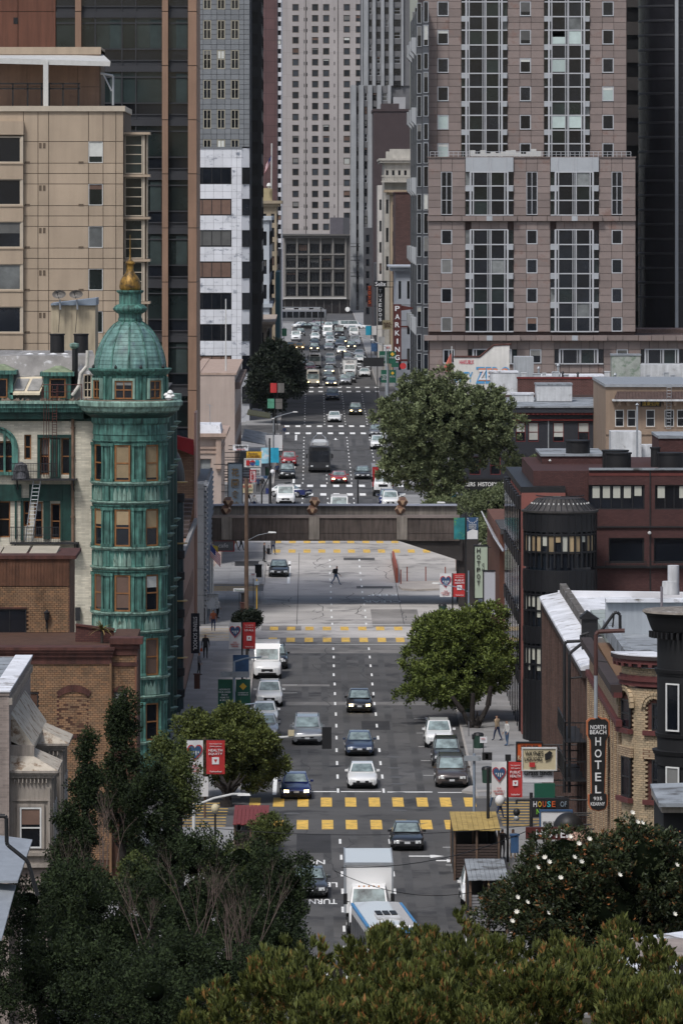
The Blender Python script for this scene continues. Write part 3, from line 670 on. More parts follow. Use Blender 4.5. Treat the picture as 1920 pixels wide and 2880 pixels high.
def brickwork(root,W,a0,a1,z0,z1,ops,bw=.245,bh=.118,d0=-.06,d1=.02,limit=300,mat=brick_t,fn=None):
 cells=[];k=0;z=z1
 while z-bh>z0:
  a=a0-(bw/2 if k%2 else 0)
  while a<a1:
   c=(max(a,a0),min(a+bw,a1),z-bh,z);am=(c[0]+c[1])/2;zm=z-bh/2
   if c[1]-c[0]>.07 and inview(W.p(am,zm),10)and not any(o[0]<am<o[1]and o[2]<zm<o[3]for o in ops):
    if fn is None or fn(am,zm):cells.append(c)
   a+=bw
  z-=bh;k+=1
 random.shuffle(cells);pieces(root,W,cells,d0,d1,mat,'brick',.022,limit,.008)
alc=(A(166),A(246),zw(2070),zw(1960))
brickwork(bb,W,A(-10),A(310),zw(2420),zw(1867),[alc,(A(62),A(108),zw(2000),zw(1948))],limit=300)
zc0,zc1=zw(1955),zw(1937)
brickwork(bb,W,A(166),A(246),zw(2070),zw(1956),[],limit=0,d1=-.015)
m=MB();W.box(m,A(160),A(166),zw(2070),zw(1958),-.1,.0);W.box(m,A(246),A(250),zw(2070),zw(1958),-.1,0);W.box(m,A(158),A(254),zw(2076),zw(2068),-.1,.1);part('alcove_edge',m,brown_t,bb)
def seg_arch(root,a0,a1,z,rise,th,mat,W):
 n_=11
 for i in range(n_):
  m=MB();P=[]
  for s_,r_ in((i,0),(i+.94,0),(i+.94,1),(i,1)):
   t_=s_/n_*2-1;a=(a0+a1)/2+t_*(a1-a0)/2*(1+.18*r_);zz=z+rise*(1-t_*t_)+th*r_-.12*r_*t_*t_;P.append((a,zz))
  m.hexa([W.p(a,z_,.09)for a,z_ in P]+[W.p(a,z_,-.1)for a,z_ in P]);part('arch_brick',m,mat,root)
seg_arch(bb,A(166),A(250),zw(1960),.28,.38,brown_t,W)
window(W,A(66),A(108),zw(2000),zw(1948),bb,black_f,glass,rec=.02)
for k,(pa,pb,out,nm)in enumerate(((1868,1848,.1,'cornice_step'),(1848,1836,.22,'cornice_step'),(1836,1828,.34,'cornice_step'),(1828,1820,.42,'cornice_cap'))):
 m=MB();W.box(m,A(-60),A(312)+out*.5,zw(pa),zw(pb),-1.4,out);part(nm,m,brown_t,bb)
m=MB();W.box(m,A(308),A(314),-.5,zw(1866),-.3,.12);part('corner_quoin',m,M('brown_quoin',(.2,.115,.06),.8,.2,2,streak=.3),bb)
W2=Wall(X(314,BY),BY+.25);m=MB();W2.box(m,0,X(382,BY)-X(314,BY),-.5,zw(1800),-8,-.03);part('side_core',m,mortar,bb)
w2=X(382,BY)-X(314,BY)
brickwork(bb,W2,0,w2,zw(2100),zw(1846),[(.13,.82,zw(2060),zw(1948))],limit=0)
window(W2,.13,.82,zw(2060),zw(1948),bb,black_f,glass,rec=-.0,nz=2)
seg_arch(bb,.13,.82,zw(1948),.12,.22,brown_t,W2)
for pa,pb,out in((1875,1864,.1),(1844,1826,.1),(1826,1812,.2),(1812,1795,.38)):
 m=MB();W2.box(m,-.1 if out>.15 else 0,w2+out,zw(pa),zw(pb),-1.2,out);part('cornice_step',m,brown_t,bb)
m=MB();W2.box(m,w2-.06,w2+.04,-.5,zw(1846),-3,.08);part('corner_pipe',m,M('copper_pipe',(.16,.07,.04),.6),bb)
TYY=323;W3=Wall(X(-140,TYY),TYY);A3=lambda px:X(px,TYY)-X(-140,TYY);z3=lambda py:Z(py,TYY)
m=MB();W3.box(m,0,A3(193),z3(1830),z3(1575),-6,-.04);part('penthouse_core',m,mortar,bb)
brickwork(bb,W3,A3(-5),A3(193),z3(1822),z3(1650),[(A3(-5),A3(76),z3(1822),z3(1712))],limit=0)
m=MB();W3.box(m,A3(-5),A3(76),z3(1712),z3(1708),0,.1);part('lintel',m,brown_t,bb)
window(W3,A3(-20),A3(74),z3(1822),z3(1714),bb,black_f,glass,t=.05,nx=2,rec=0)
m=MB()
zt=z3(1648)
for i in range(46):
 a=A3(-10)+(A3(193)-A3(-10))*i/46;W3.box(m,a,a+.1,zt,z3(1572),-.02,.05+(.03 if i%2 else 0))
part('corbelled_band',m,M('dark_stained_brick',(.13,.06,.035),.85,.3,1,streak=.5),bb)
m=MB();W3.box(m,0,A3(214),z3(1572),z3(1562),-7.2,.2);part('coping',m,brown_t,bb)
m=MB()
for i in range(5):W3.box(m,0+i*.0,0,0,0,0,0)
sW=Wall(X(193,TYY),TYY,90);m=MB();sW.box(m,0,7.2,z3(1830),z3(1572),-.1,.05);part('penthouse_side',m,M('side_brick',(.2,.1,.055),.85,.2,1,brick=(.25,.118,(.07,.04,.03),.02)),bb)
for i,(a,b)in enumerate(((-120,2),(6,76),(84,160))):
 hk=MB();x0,x1=X(a,326),X(b,326);z=Z(1556,325);hk.hexa([(x0,325,z-.6),(x1,325,z-.6),(x1,328,z-.6),(x0,328,z-.6),(x0,325,z),(x1,325,z),(x1+.1,328,z+.25),(x0+.1,328,z+.25)])
 part('roof_hatch',hk,M('pale_hatch',(.36,.32,.25),.7,.15,1)if 'pale_hatch' not in MATS else MATS['pale_hatch'],bb)
m=MB();yy=316;m.hexa([(X(212,yy),yy,Z(1822,yy)),(X(320,yy),yy,Z(1822,yy)),(X(320,yy),yy+.3,Z(1822,yy)),(X(212,yy),yy+.3,Z(1822,yy)),(X(212,yy),yy,Z(1760,yy)),(X(320,yy),yy,Z(1775,yy)),(X(320,yy),yy+.3,Z(1775,yy)),(X(212,yy),yy+.3,Z(1760,yy))]);part('terrace_wall',m,M('dark_terrace_brick',(.09,.035,.028),.85,.3,1,brick=(.3,.12,(.05,.02,.02),.02)),bb)
m=MB();m.hexa([(X(212,yy),yy-.1,Z(1760,yy)),(X(322,yy),yy-.1,Z(1775,yy)),(X(322,yy),yy+.5,Z(1775,yy)),(X(212,yy),yy+.5,Z(1760,yy)),(X(212,yy),yy-.1,Z(1755,yy)),(X(322,yy),yy-.1,Z(1769,yy)),(X(322,yy),yy+.5,Z(1769,yy)),(X(212,yy),yy+.5,Z(1755,yy))]);part('terrace_coping',m,brown_t,bb)
wl_=thing('wall_lantern','black lantern fixed to the tan brick penthouse wall','lantern',W3.p(A3(132),z3(1760),.2));x,y,z=W3.p(A3(132),0,.22);m=MB()
m.lathe(x,y,[(.05,z3(1748)),(.13,z3(1742)),(.17,z3(1725)),(.2,z3(1722)),(.05,z3(1716)),(0,z3(1713))],6);part('lamp_head',m,steel_d,wl_);m=MB();m.path([W3.p(A3(132),z3(1745),.05),W3.p(A3(132),z3(1768),.05)],.06);part('bracket',m,steel_d,wl_)
m=MB();m.path([W3.p(A3(133),z3(1765),.04),W3.p(A3(133),z3(1820),.04)],.02,5);part('conduit',m,steel_d,wl_)
hb=M('beige_house_paint',(.27,.225,.20),.8,.12,.7,streak=.2,ss=.8,brick=(.4,.1,(.30,.24,.21),.01))
trim=M('beige_trim',(.33,.29,.25),.7,.14,2,streak=.3,ss=1.5)
peel=M('peeling_awning',(.44,.39,.32),.9,.2,2,stain=((.16,.10,.06),1.7,.52,1))
HY=243.5;XE=-13.02
hs_=thing('beige_bay_window_house','beige timber house with peeling hooded bay windows at the left edge','house',(-15,HY+5,0))
zr=15.6
m=MB();m.box(-22,XE,HY,262,-2,zr-.1);part('wall',m,hb,hs_)
m=MB();m.box(-22,XE+.02,HY-.05,263,zr-.1,zr+.05);part('parapet',m,hb,hs_)
m=MB();m.box(-22,XE-.5,HY+.3,262.4,zr+.04,zr+.07);part('roof',m,roof_g,hs_)
m=MB();m.box(XE-.75,XE+.05,HY-.1,263,zr+.05,zr+.12);part('roof_edge_flashing',m,roof_w,hs_)
m=MB()
for i in range(26):y=HY+i*.7;m.box(XE,XE+.14,y,y+.3,zr-.5,zr-.2)
part('dentil_row',m,trim,hs_,kind='stuff')
m=MB();m.hexa([(XE,245,13.4),(XE+.95,245,12.95),(XE+.95,257,12.95),(XE,257,13.4),(XE,245,14.6),(XE+.98,245,13.2),(XE+.98,257,13.2),(XE,257,14.6)]);part('eaves_hood',m,peel,hs_)
m=MB();m.box(XE-.05,XE+1.02,244.7,245,12.6,13.25);m.box(XE+.0,XE+.5,244.72,245.2,12.2,12.6);part('eaves_end',m,trim,hs_)
def bay(y0,y1,out,ztop,zbot,k):
 ang=.75;poly=[(XE,y0),(XE+out,y0+ang),(XE+out,y1-ang),(XE,y1)]
 zz0=zbot
 b=MB();b.prism([(XE-.2,y0),(XE+out,y0+.05),(XE+out,y1),(XE-.2,y1)],zbot,ztop);bo=part('bay',b,trim,hs_)
 h=MB();e=.28
 base=[(XE-.1,y0-e),(XE+out+e,y0-e+.1),(XE+out+e,y1+e),(XE-.1,y1+e)];topp=[(XE-.1,y0+.5),(XE+.1,y0+.9),(XE+.1,y1-.9),(XE-.1,y1-.5)]
 h.hexa([(x,y,ztop+.32)for x,y in base]+[(x,y,ztop+1.35)for x,y in topp]);part('hood',h,peel,bo)
 for(a,c,e)in((.0,.12,.12),(.12,.22,.2),(.22,.32,.28)):
  h=MB();h.prism([(XE-.1,y0-e),(XE+out+e,y0-e),(XE+out+e,y1+e),(XE-.1,y1+e)],ztop+a,ztop+c);part('cornice_mold',h,trim,bo)
 for i in range(9):
  h=MB();x=XE+.18+i*(out-.25)/9;h.box(x,x+.055,y0-.13,y0+.02,ztop-.22,ztop-.04);part('dentil',h,trim,bo)
 Wb=Wall(XE,y0)
 for(a0,a1,z0,z1,d)in((.08,out-.05,ztop-1.0,ztop-.95,.06),(.3,.4,zbot+.7,ztop-1.25,.07),(out-.42,out-.3,zbot+.7,ztop-1.25,.07),(.3,out-.3,ztop-1.25,ztop-1.13,.07),(.0,out+.1,zbot+.4,zbot+.55,.16),(.06,out,zbot+.55,zbot+.62,.1),(out-.16,out-.06,zbot+.6,ztop-.4,.05),(.0,out+.05,zbot-.1,zbot+.05,.12),(0,.12,zbot+.6,ztop-.3,.05)):
  h=MB();Wb.box(h,a0,a1,z0,z1,-.02,d);part('molding',h,trim,bo)
 window(Wb,.42,out-.43,zbot+.72,ztop-1.27,hs_,white_f,glass,t=.07,nz=2,rec=-.03,blind=blind_b,bf=.42)
 Ws=Wall(XE+out,y0+.2,90)
 for j in range(3):
  h=MB();yy=j*(y1-y0-.4)/3;Ws.box(h,yy,yy+.12,zbot+.3,ztop-.1,-.02,.08);part('molding',h,trim,bo)
  window(Ws,yy+.3,yy+.95,zbot+.75,ztop-1.2,hs_,white_f,glass,t=.06,nz=2,rec=-.02)
 return bo
bay(244.3,248.5,1.78,11.9,8.15,0)
bay(252.5,256.5,1.9,12.3,8.6,1)
b=MB();b.prism([(XE-.2,244.4),(XE+1.65,244.45),(XE+1.7,248.4),(XE-.2,248.4)],-1,8.1);part('bay_base',b,hb,hs_)
h=MB();h.hexa([(XE,252,7.2),(XE+2.3,252,7.2),(XE+2.3,257,7.2),(XE,257,7.2),(XE,252,8.1),(XE+2.0,252.3,7.8),(XE+2.0,256.6,7.8),(XE,257,8.1)]);part('lower_hood',h,peel,hs_)
Wb=Wall(XE,244.4);window(Wb,.45,1.3,3.5,6.3,hs_,white_f,glass,nz=2,rec=-.03)
for z in(6.9,7.3,5.9):h=MB();Wb.box(h,-.02,1.85,z,z+.12,-.02,.14);part('molding',h,trim,hs_)
aw=thing('metal_roof_porch','grey sheet metal porch roof below the beige house window at the left edge','porch roof',(X(20,200),200,6))
def sheet(pts,y0,nm='roof_sheet'):
 m=MB();P=[(X(a,yy),yy,Z(b,yy))for a,b,yy in pts];m.hexa([(x,y,z-.08)for x,y,z in P]+P);return part(nm,m,metal_g,aw)
sheet([(-40,2478,196),(50,2478,196),(91,2362,203),(-40,2345,203)],0)
sheet([(-40,2640,190),(5,2640,190),(45,2490,197),(-40,2480,197)],0)
m=MB();y=194;m.path([(X(a,y),y,Z(b,y))for a,b in((-10,2296),(14,2296),(18,2302),(19,2370),(22,2378),(72,2418),(80,2430),(106,2520))],.07,8);solo('black_handrail_pipe',m,steel_d,'bent black pipe rail rising over the grey metal porch roof','pipe rail',smooth=40)
bg_=M('beige_stucco',(.385,.305,.225),.85,.09,.35,rv=.05,streak=.14,ss=.35,bump=.1)
bg_d=M('beige_joint',(.12,.09,.065),.9)
cream_f=M('cream_frame',(.44,.38,.30),.6,.1,2)
AY=426;ap=thing('beige_apartment_tower','beige panelled apartment tower with corner bay windows and a roof terrace','building',(X(180,AY),AY,0))
ox=X(-60,AY);W=Wall(ox,AY);A=lambda px:X(px,AY)-ox;zw=lambda py:Z(py,AY)
m=MB();m.box(ox,X(347,AY),AY+.06,AY+18,0,zw(312));part('wall_core',m,bg_d,ap)
cols=[-60,66,107,137,249,290,326,347];zs=[312]
p0=397
while p0<1100:zs+=[p0,p0+57,p0+95+.01]if 0 else[p0,p0+61,p0+90];p0+=119.5
zs=sorted(set(zs));Zs=[zw(p)for p in zs[::-1]];As=[A(c)for c in cols]
ops=[]
for k in range(6):
 t_=397+119.5*k;ops.append((A(249),A(290),zw(t_+61),zw(t_)));ops.append((A(-60),A(66),zw(t_+90),zw(t_-20)))
ops2=[o for o in ops]
pieces(ap,W,gridcells(As,Zs,ops2),-.1,.05,bg_,'wall_panel',.045)
for k in range(6):
 t_=397+119.5*k
 window(W,A(249),A(289),zw(t_+60),zw(t_),ap,white_f,glass_c if k in(2,)else glass_g,t=.05,rec=.05)
 for dx in(110,121):m=MB();W.box(m,A(dx),A(dx+7),zw(t_+19),zw(t_+4),.03,.07);part('wall_vent',m,bg_d,ap)
 for dx in(70,221):m=MB();W.box(m,A(dx),A(dx+14),zw(t_+62),zw(t_+56),.03,.08);part('wall_vent',m,bg_d,ap)
 m=MB();W.box(m,A(-60),A(66),zw(t_+106),zw(t_+61),-.2,.55);W.box(m,A(-60),A(67),zw(t_+64),zw(t_+60),-.2,.62);part('bay_apron',m,bg_,ap)
 m=MB();W.box(m,A(60),A(66),zw(t_+61),zw(t_-15),-.2,.5);part('bay_post',m,cream_f,ap)
 window(W,A(-60),A(60),zw(t_+60),zw(t_-14),ap,cream_f,glass if k%2 else glass_c if k==5 else glass,t=.09,rec=-.4,nz=1,nx=1,blind=glass_c if k==3 else None,bf=.95)
m=MB();W.box(m,A(-60),A(67),zw(378),zw(340),-.2,.6);part('bay_apron',m,bg_,ap)
m=MB();W.box(m,A(-62),A(352),zw(312),zw(297),-16,.22);part('roof_coping',m,cream_f,ap)
c_=Wall(X(347,AY),AY+1.2);bw=X(411,AY)-X(347,AY)
for k in range(7):
 t_=370+119.5*k
 m=MB();c_.box(m,0,bw+.25,zw(t_+7),zw(t_),-3,.3);part('bay_slab',m,bg_,ap)
 m=MB();c_.box(m,0,bw,zw(t_+119),zw(t_+7),-3,-.12);part('bay_back',m,bg_d,ap)
 window(c_,.05,bw-.3,zw(t_+118),zw(t_+8),ap,cream_f,glass_g,t=.08,nz=4,rec=0)
 m=MB();c_.box(m,bw-.28,bw-.14,zw(t_+119),zw(t_+7),-.3,.05);part('bay_mullion',m,cream_f,ap)
 cs=Wall(c_.p(bw,0,0)[0],AY+1.2,90);window(cs,.1,2.6,zw(t_+118),zw(t_+8),ap,cream_f,glass_g,t=.08,nz=3,nx=2,rec=0)
W5=Wall(X(-60,432),432);z5=lambda py:Z(py,432);A5=lambda px:X(px,432)-X(-60,432)
m=MB();W5.box(m,0,A5(284),z5(305),z5(138),-8,-.02);part('terrace_wall',m,bg_d,ap)
pieces(ap,W5,gridcells([A5(c)for c in(-60,76,134,218,280)],[z5(p)for p in(300,243,175,138)],[]),-.04,.03,M('peach_stucco',(.25,.16,.115),.85,.15,.5,streak=.2),'wall_panel',.04)
m=MB();W5.box(m,0,A5(284),z5(152),z5(131),-8,.1);part('fascia',m,bg_,ap)
m=MB();m.hexa([(X(-60,428),428,Z(176,428)),(X(309,428),428,Z(185,428)),(X(290,433),433,Z(160,433)),(X(-60,433),433,Z(160,433)),(X(-60,428),428,Z(160,428)),(X(311,428),428,Z(172,428)),(X(290,433),433,Z(152,433)),(X(-60,433),433,Z(152,433))]);part('canopy',m,steel_w,ap)
m=MB();W_=Wall(X(122,428.2),428.2);W_.box(m,0,.38,Z(303,428),Z(170,428),0,.3);part('canopy_post',m,steel_w,ap)
m=MB();y=428.5
for pz in(234,248):m.box(X(-60,y),X(226,y),y,y+.05,Z(pz+2,y),Z(pz-2,y))
for px in(-10,36,78,117,138,177,221):m.box(X(px,y)-.06,X(px,y)+.06,y,y+.06,Z(300,y),Z(233,y))
part('terrace_railing',m,steel_d,ap)
m=MB();y=429;m.path([(X(283,y),y,Z(205,y)),(X(318,y),y,Z(212,y)),(X(318,y),y,Z(295,y))],.09);m.path([(X(290,y),y,Z(206,y)),(X(314,y),y,Z(255,y))],.06);part('pipe_bracket',m,metal_g,ap)
oc=M('orange_stone',(.25,.155,.105),.7,.12,.4,rv=.07,streak=.15)
oc_w=M('orange_brown_wall',(.14,.058,.036),.75,.15,.3,rv=.06,streak=.3)
dg=M('charcoal_panel',(.032,.033,.037),.6,.15,.5,rv=.08);dgf=M('charcoal_mullion',(.035,.036,.04),.5)
OY=476;og=thing('orange_column_tower','dark glass tower with orange stone columns behind the beige apartment tower','building',(X(300,OY),OY,1))
ox=X(-60,OY);W=Wall(ox,OY);A=lambda px:X(px,OY)-ox;zw=lambda py:Z(py,OY)
xr=X(553,OY)
m=MB();m.box(ox,xr,OY+.5,OY+14,0,zw(-400));part('core',m,dg,og)
m=MB();W.box(m,A(-60),A(157),zw(1300),zw(-60),-.5,-.04);part('wall_backing',m,bg_d,og)
pieces(og,W,gridcells([A(c)for c in(-60,51,157)],[zw(p)for p in(300,183.5,31.5,-60)],[]),-.1,.1,oc_w,'wall_panel',.05)
m=MB();W.box(m,A(38),A(50),zw(66),zw(48),.05,.12);part('wall_vent',m,black_p,og)
FL=[31.5+152.2*k for k in range(-1,9)]
for(a,b,nm)in((212,229,0),(456,473,0),(529,553,0)):
 for p in FL:
  m=MB();W.box(m,A(a),A(b),zw(p+152.2)+.03,zw(p)-.03,-.5,.55);part('column_block',m,oc,og)
sW=Wall(xr,OY+.0,90)
for p in FL:m=MB();sW.box(m,.1,13.8,zw(p+152.2)+.03,zw(p)-.03,-.2,.02);part('side_panel',m,oc,og)
for p in FL:
 for(a,b,vs)in((157,212,()),(229,456,(268,343,382)),(473,529,())):
  m=MB();W.box(m,A(a),A(b),zw(p+17),zw(p),-.3,.12);part('spandrel_panel',m,dg,og)
  xs=[a]+list(vs)+[b]
  for u,v in zip(xs,xs[1:]):
   for(t0,t1,nm)in((17,103,'v'),(107,137,'s'),(137,152,'p')):
    gl=glass_g if nm=='v' else(dg if nm=='p' else glass)
    m=MB();W.box(m,A(u)+.04,A(v)-.04,zw(p+t1),zw(p+t0),-.3,-.08);part('pane',m,gl,og)
   if random.random()<.35 and v-u>50:m=MB();W.box(m,A(v-34),A(v-3),zw(p+103),zw(p+22),-.1,-.06);part('curtain',m,M('green_curtain',(.028,.042,.04),.5,.3,1)if 'green_curtain' not in MATS else MATS['green_curtain'],og)
  for t0 in(32,105,137):m=MB();W.box(m,A(a),A(b),zw(p+t0+2),zw(p+t0-1.5),-.2,.02);part('transom',m,dgf,og)
  for u in vs:m=MB();W.box(m,A(u-1.6),A(u+1.6),zw(p+152),zw(p+17),-.2,.05);part('mullion',m,dgf,og)
fin_m=M('grey_fin',(.22,.23,.25),.5,.15,1,rv=.1);fb=-8.95
m=MB();m.box(-14,fb-.1,470.6,499,0,13.6);part('base_block',m,M('grey_base',(.10,.105,.115),.6,.2,.5,panel=(1.4,2.2,.5)),og)
for k in range(24):
 z=3.5+k*.43;m=MB();m.hexa([(fb-.12,471,z),(fb+.22,471,z-.1),(fb+.22,498.8,z-.1),(fb-.12,498.8,z),(fb-.12,471,z+.06),(fb+.22,471,z+.02),(fb+.22,498.8,z+.02),(fb-.12,498.8,z+.06)]);part('louvre_fin',m,fin_m,og)
m=MB();m.box(fb-.1,fb-.02,471,499,0,3.3);part('shopfront_glass',m,glass,og)
for k in range(8):m=MB();m.box(fb-.1,fb+.12,471+k*3.9,471.3+k*3.9,0,13.7);part('fin_post',m,fin_m,og)
pk=M('brown_pink_stucco',(.36,.225,.17),.85,.12,.5,streak=.2)
sc=thing('pink_brown_school_building','pinkish brown low building with narrow windows along the left pavement','building',(-11,420,1))
W=Wall(-9.35,403,90);ops=[(1.2+i*3.1,2.3+i*3.1,z0,z0+2.2)for i in range(13)for z0 in(2.6,6.2,9.0 if 0 else 6.2)]
m=MB();holed(m,W,0,43.5,0,11.8,ops,.25);part('street_wall',m,pk,sc)
for o in set(ops):window(W,*o,sc,black_f,glass,rec=.2)
m=MB();m.box(-14,-9.6,403,446.5,0,11.7);part('block',m,pk,sc)
m=MB();m.box(-14,-9.1,446.5,446.7,0,11.9);m.box(-14,-9.2,402.8,403,0,11.9);part('end_wall',m,pk,sc)
rb=M('brown_ribbed_roof',(.075,.055,.05),.8,.3,1)
for k in range(9):
 m=MB();y0=424+k*2.4;z0=11.9+k*.2;m.box(-12.6,-9.35,y0,y0+1.9,z0,z0+.22);part('roof_rib',m,rb,sc)
m=MB();m.box(-9.36,-9.1,403,446.5,11.7,12.1);part('coping',m,pave,sc)
tb=thing('tan_brick_penthouse','tan brick upper storey under a long red awning, between turret and finned base','building',(-11,448,12))
m=MB();y=447;m.box(X(488,y),X(548,y),y,y+5,11,Z(1255,y));part('wall',m,M('tan_brick_far',(.36,.22,.14),.85,.15,1,brick=(.4,.13,(.25,.15,.1),.02)),tb)
m=MB();m.box(X(546,y),X(552,y),y-.2,y+5,11,Z(1160,y));part('corner_pipe',m,M('pinkish_pipe',(.45,.3,.25),.6),tb)
red_aw=M('red_awning',(.27,.014,.02),.7,.2,1)
m=MB();y=443;P=[(463,1248,y),(545,1281,y),(545,1272,y+4),(463,1235,y+4),(463,1218,y),(545,1238,y),(545,1236,y+4),(463,1214,y+4)];m.hexa([(X(a,c),c,Z(b,c))for a,b,c in P]);solo('red_roof_awning',m,red_aw,'long red fabric awning sloping down right behind the copper turret','awning')
da=thing('black_dome_awning','black ribbed dome awning just right of the copper turret','awning',(X(465,404),405,18));m=MB();y=405;zb=Z(1356,y);prof=[(1.42*math.cos(i/10*math.pi/2),zb+2.75*math.sin(i/10*math.pi/2))for i in range(11)]
m.lathe(X(464,y),y,prof,32);part('cloth',m,M('black_vinyl',(.02,.02,.022),.4),da,smooth=40)
for i in range(9):
 a=R(-100+i*25);m=MB()
 for(r0,z0),(r1,z1)in zip(prof,prof[1:]):m.tube((X(464,y)+r0*math.sin(a),y-r0*math.cos(a),z0),(X(464,y)+r1*math.sin(a),y-r1*math.cos(a),z1),.025,None,5,False)
 part('rib',m,M('awning_rib',(.06,.06,.065),.4)if 'awning_rib' not in MATS else MATS['awning_rib'],da)
dn=thing('dark_green_corner_building','narrow dark green and black shopfront column with gold rings behind the copper bays','building',(-9.6,401,0))
m=MB();m.box(-13.5,-9.7,399,402.8,0,Z(1395,400));part('wall',m,M('black_green',(.015,.03,.028),.5,.3,1),dn)
m=MB();m.tube((-9.45,400,.5),(-9.45,400,Z(1400,400)),.34,.34,16);part('column',m,M('dark_column',(.02,.04,.045),.4,.3,2),dn,smooth=40)
gl_=M('brass_ring',(.6,.42,.18),.4,.1,2,metal=.5)
for py in(1358,1530,1692,1852,2010):m=MB();z=Z(py,399.8);m.lathe(-9.45,399.9,[(.36,z),(.62,z+.02),(.64,z+.09),(.36,z+.11)],18);part('brass_ring',m,gl_,dn)
for py in(1400,1560,1620,1725,1780,1890,1950):m=MB();z=Z(py,399.8);m.lathe(-9.45,399.9,[(.35,z-.3),(.42,z-.25),(.42,z+.25),(.35,z+.3)],18);part('column_band',m,black_p,dn)
pink=M('pale_pink_paint',(.42,.34,.295),.8,.08,.5,streak=.14,ss=.5)
pink_d=M('pink_trim',(.42,.31,.25),.75,.15,1,streak=.25)
GY=540;gb=thing('low_pink_building','low pale pink building with bracketed cornice beside the blue grey vertical sign','building',(-11,GY,2))
W=Wall(X(470,GY),GY);A=lambda px:X(px,GY)-X(470,GY);zw=lambda py:Z(py,GY)
m=MB();holed(m,W,0,A(622),0,zw(1235),[(A(561),A(594),zw(1440),zw(1290)),(A(470),A(548),zw(1500),zw(1300))],.4);part('front_wall',m,pink,gb)
m=MB();m.box(W.o.x,X(622,GY),GY+.55,GY+22,0,zw(1228));part('block',m,pink,gb)
window(W,A(561),A(594),zw(1440),zw(1290),gb,pink_d,glass_c,rec=.3)
for(a,b,c,d,o)in((550,634,1234,1228,.5),(550,638,1228,1218,.7),(550,624,1262,1256,.15),(550,624,1275,1268,.12)):
 m=MB();W.box(m,A(a),A(b),zw(c),zw(d),-20,o);part('cornice_step',m,pink_d,gb)
m=MB();W.box(m,A(607),A(622),zw(1318),zw(1235),0,.45);W.box(m,A(610),A(620),zw(1325),zw(1318),0,.3);part('scroll_bracket',m,pink_d,gb)
m=MB();m.hexa([(X(554,GY),GY-.5,zw(1218)),(X(622,GY),GY-.5,zw(1218)),(X(622,GY),GY+10,zw(1218)),(X(554,GY),GY+10,zw(1218)),(X(554,GY),GY-.3,zw(1194)),(X(618,GY),GY-.3,zw(1194)),(X(618,GY),GY+9,zw(1197)),(X(554,GY),GY+9,zw(1197))]);part('metal_roof',m,roof_w,gb)
m=MB();m.path([(X(592,GY),GY-.2,zw(1212)),(X(590,GY),GY-.2,zw(1136))],.03,5);m.path([(X(581,GY),GY-.2,zw(1136)),(X(598,GY),GY-.2,zw(1143))],.02,5);solo('rooftop_antenna',m,metal_g,'thin television antenna on the low pink building','antenna')
PY=655;pb=thing('tall_pink_building','taller pale pink building with overhanging cornice in front of the marble tower','building',(-12,PY,5))
W=Wall(X(540,PY),PY);A=lambda px:X(px,PY)-X(540,PY);zw=lambda py:Z(py,PY)
m=MB();m.box(W.o.x,X(660,PY),PY,PY+60,3,zw(1052));part('wall',m,pink,pb)
m=MB();W.box(m,0,A(553)+.4,zw(1052),zw(1046),-60,.1);W.box(m,A(553),A(665),zw(1054),zw(1048),-60,.1);part('coping',m,pink_d,pb)
for k in range(5):
 m=MB();y=PY+1+k*11;x0=X(660,PY);m.box(x0,x0+.75,y,y+9.5,zw(1090)+.2,zw(1090)+.6);m.box(x0,x0+.6,y,y+9.5,zw(1090)-.2,zw(1090)+.2);part('cornice',m,M('dark_cornice',(.12,.09,.08),.8)if 'dark_cornice' not in MATS else MATS['dark_cornice'],pb)
 for z0 in(6.5,10.2):Ws=Wall(x0,y,90);window(Ws,1,2.6,z0,z0+2.4,pb,pink_d,glass,rec=0);window(Ws,5,6.6,z0,z0+2.4,pb,pink_d,glass,rec=0)
m=MB();y=662;m.path([(X(635,y),y,Z(1046,y)),(X(635,y),y,Z(840,y))],.07,6);m.tube((X(635,y),y,Z(1046,y)),(X(635,y),y,Z(1000,y)),.1);solo('flagpole',m,steel_w,'bare white flagpole on the tall pink building in front of the marble bands','flagpole')
gs=M('grey_granite',(.17,.18,.19),.75,.1,.3,rv=.09)
mb_=M('white_marble',(.62,.63,.66),.45,.08,.4,rv=.05,stain=((.16,.18,.22),.7,.555,1.8))
MY=787;gm=thing('grey_and_marble_tower','grey stone tower with white marble lower floors and dark ribbon windows','building',(-12,MY,6))
ox=X(540,MY);W=Wall(ox,MY);A=lambda px:X(px,MY)-ox;zw=lambda py:Z(py,MY)
m=MB();m.box(ox,X(702,MY),MY+.3,MY+30,5,zw(-250));part('core',m,M('joint_grey',(.06,.06,.065),.9),gm)
us=[];ops=[]
for k in range(-1,5):
 y0=55+84*k
 for c in(571,610,649):us.append((A(c),A(c+23),zw(y0+54),zw(y0)))
colz=[];p=-60
while p<412:colz.append(p);p+=15.2
colz.append(412)
AA=[A(c)for c in(540,557,571,594,610,633,649,672,686,702)]
zz=[zw(q)for q in colz[::-1]]
adj=[(o[0],o[1],o[2]-.1,o[3]+.1)for o in us]
Zc=sorted({zw(55+84*k+t_)for k in range(-1,5)for t_ in(0,13.5,27,40.5,54,69)}|{zw(412)});Zc=[z for z in Zc if z>zw(413)]
if 1:pieces(gm,W,gridcells(AA,Zc,us),-.15,.12,gs,'stone_block',.05,300)
for o in us:window(W,*o,gm,M('brass_frame',(.3,.28,.22),.5)if 'brass_frame' not in MATS else MATS['brass_frame'],glass,t=.14,nx=2,nz=2,rec=-.02)
Wm=Wall(ox,MY-.4);m=MB();Wm.box(m,0,A(680),5,zw(416),-.6,-.2);part('marble_backing',m,M('white_joint',(.3,.31,.33),.9),gm)
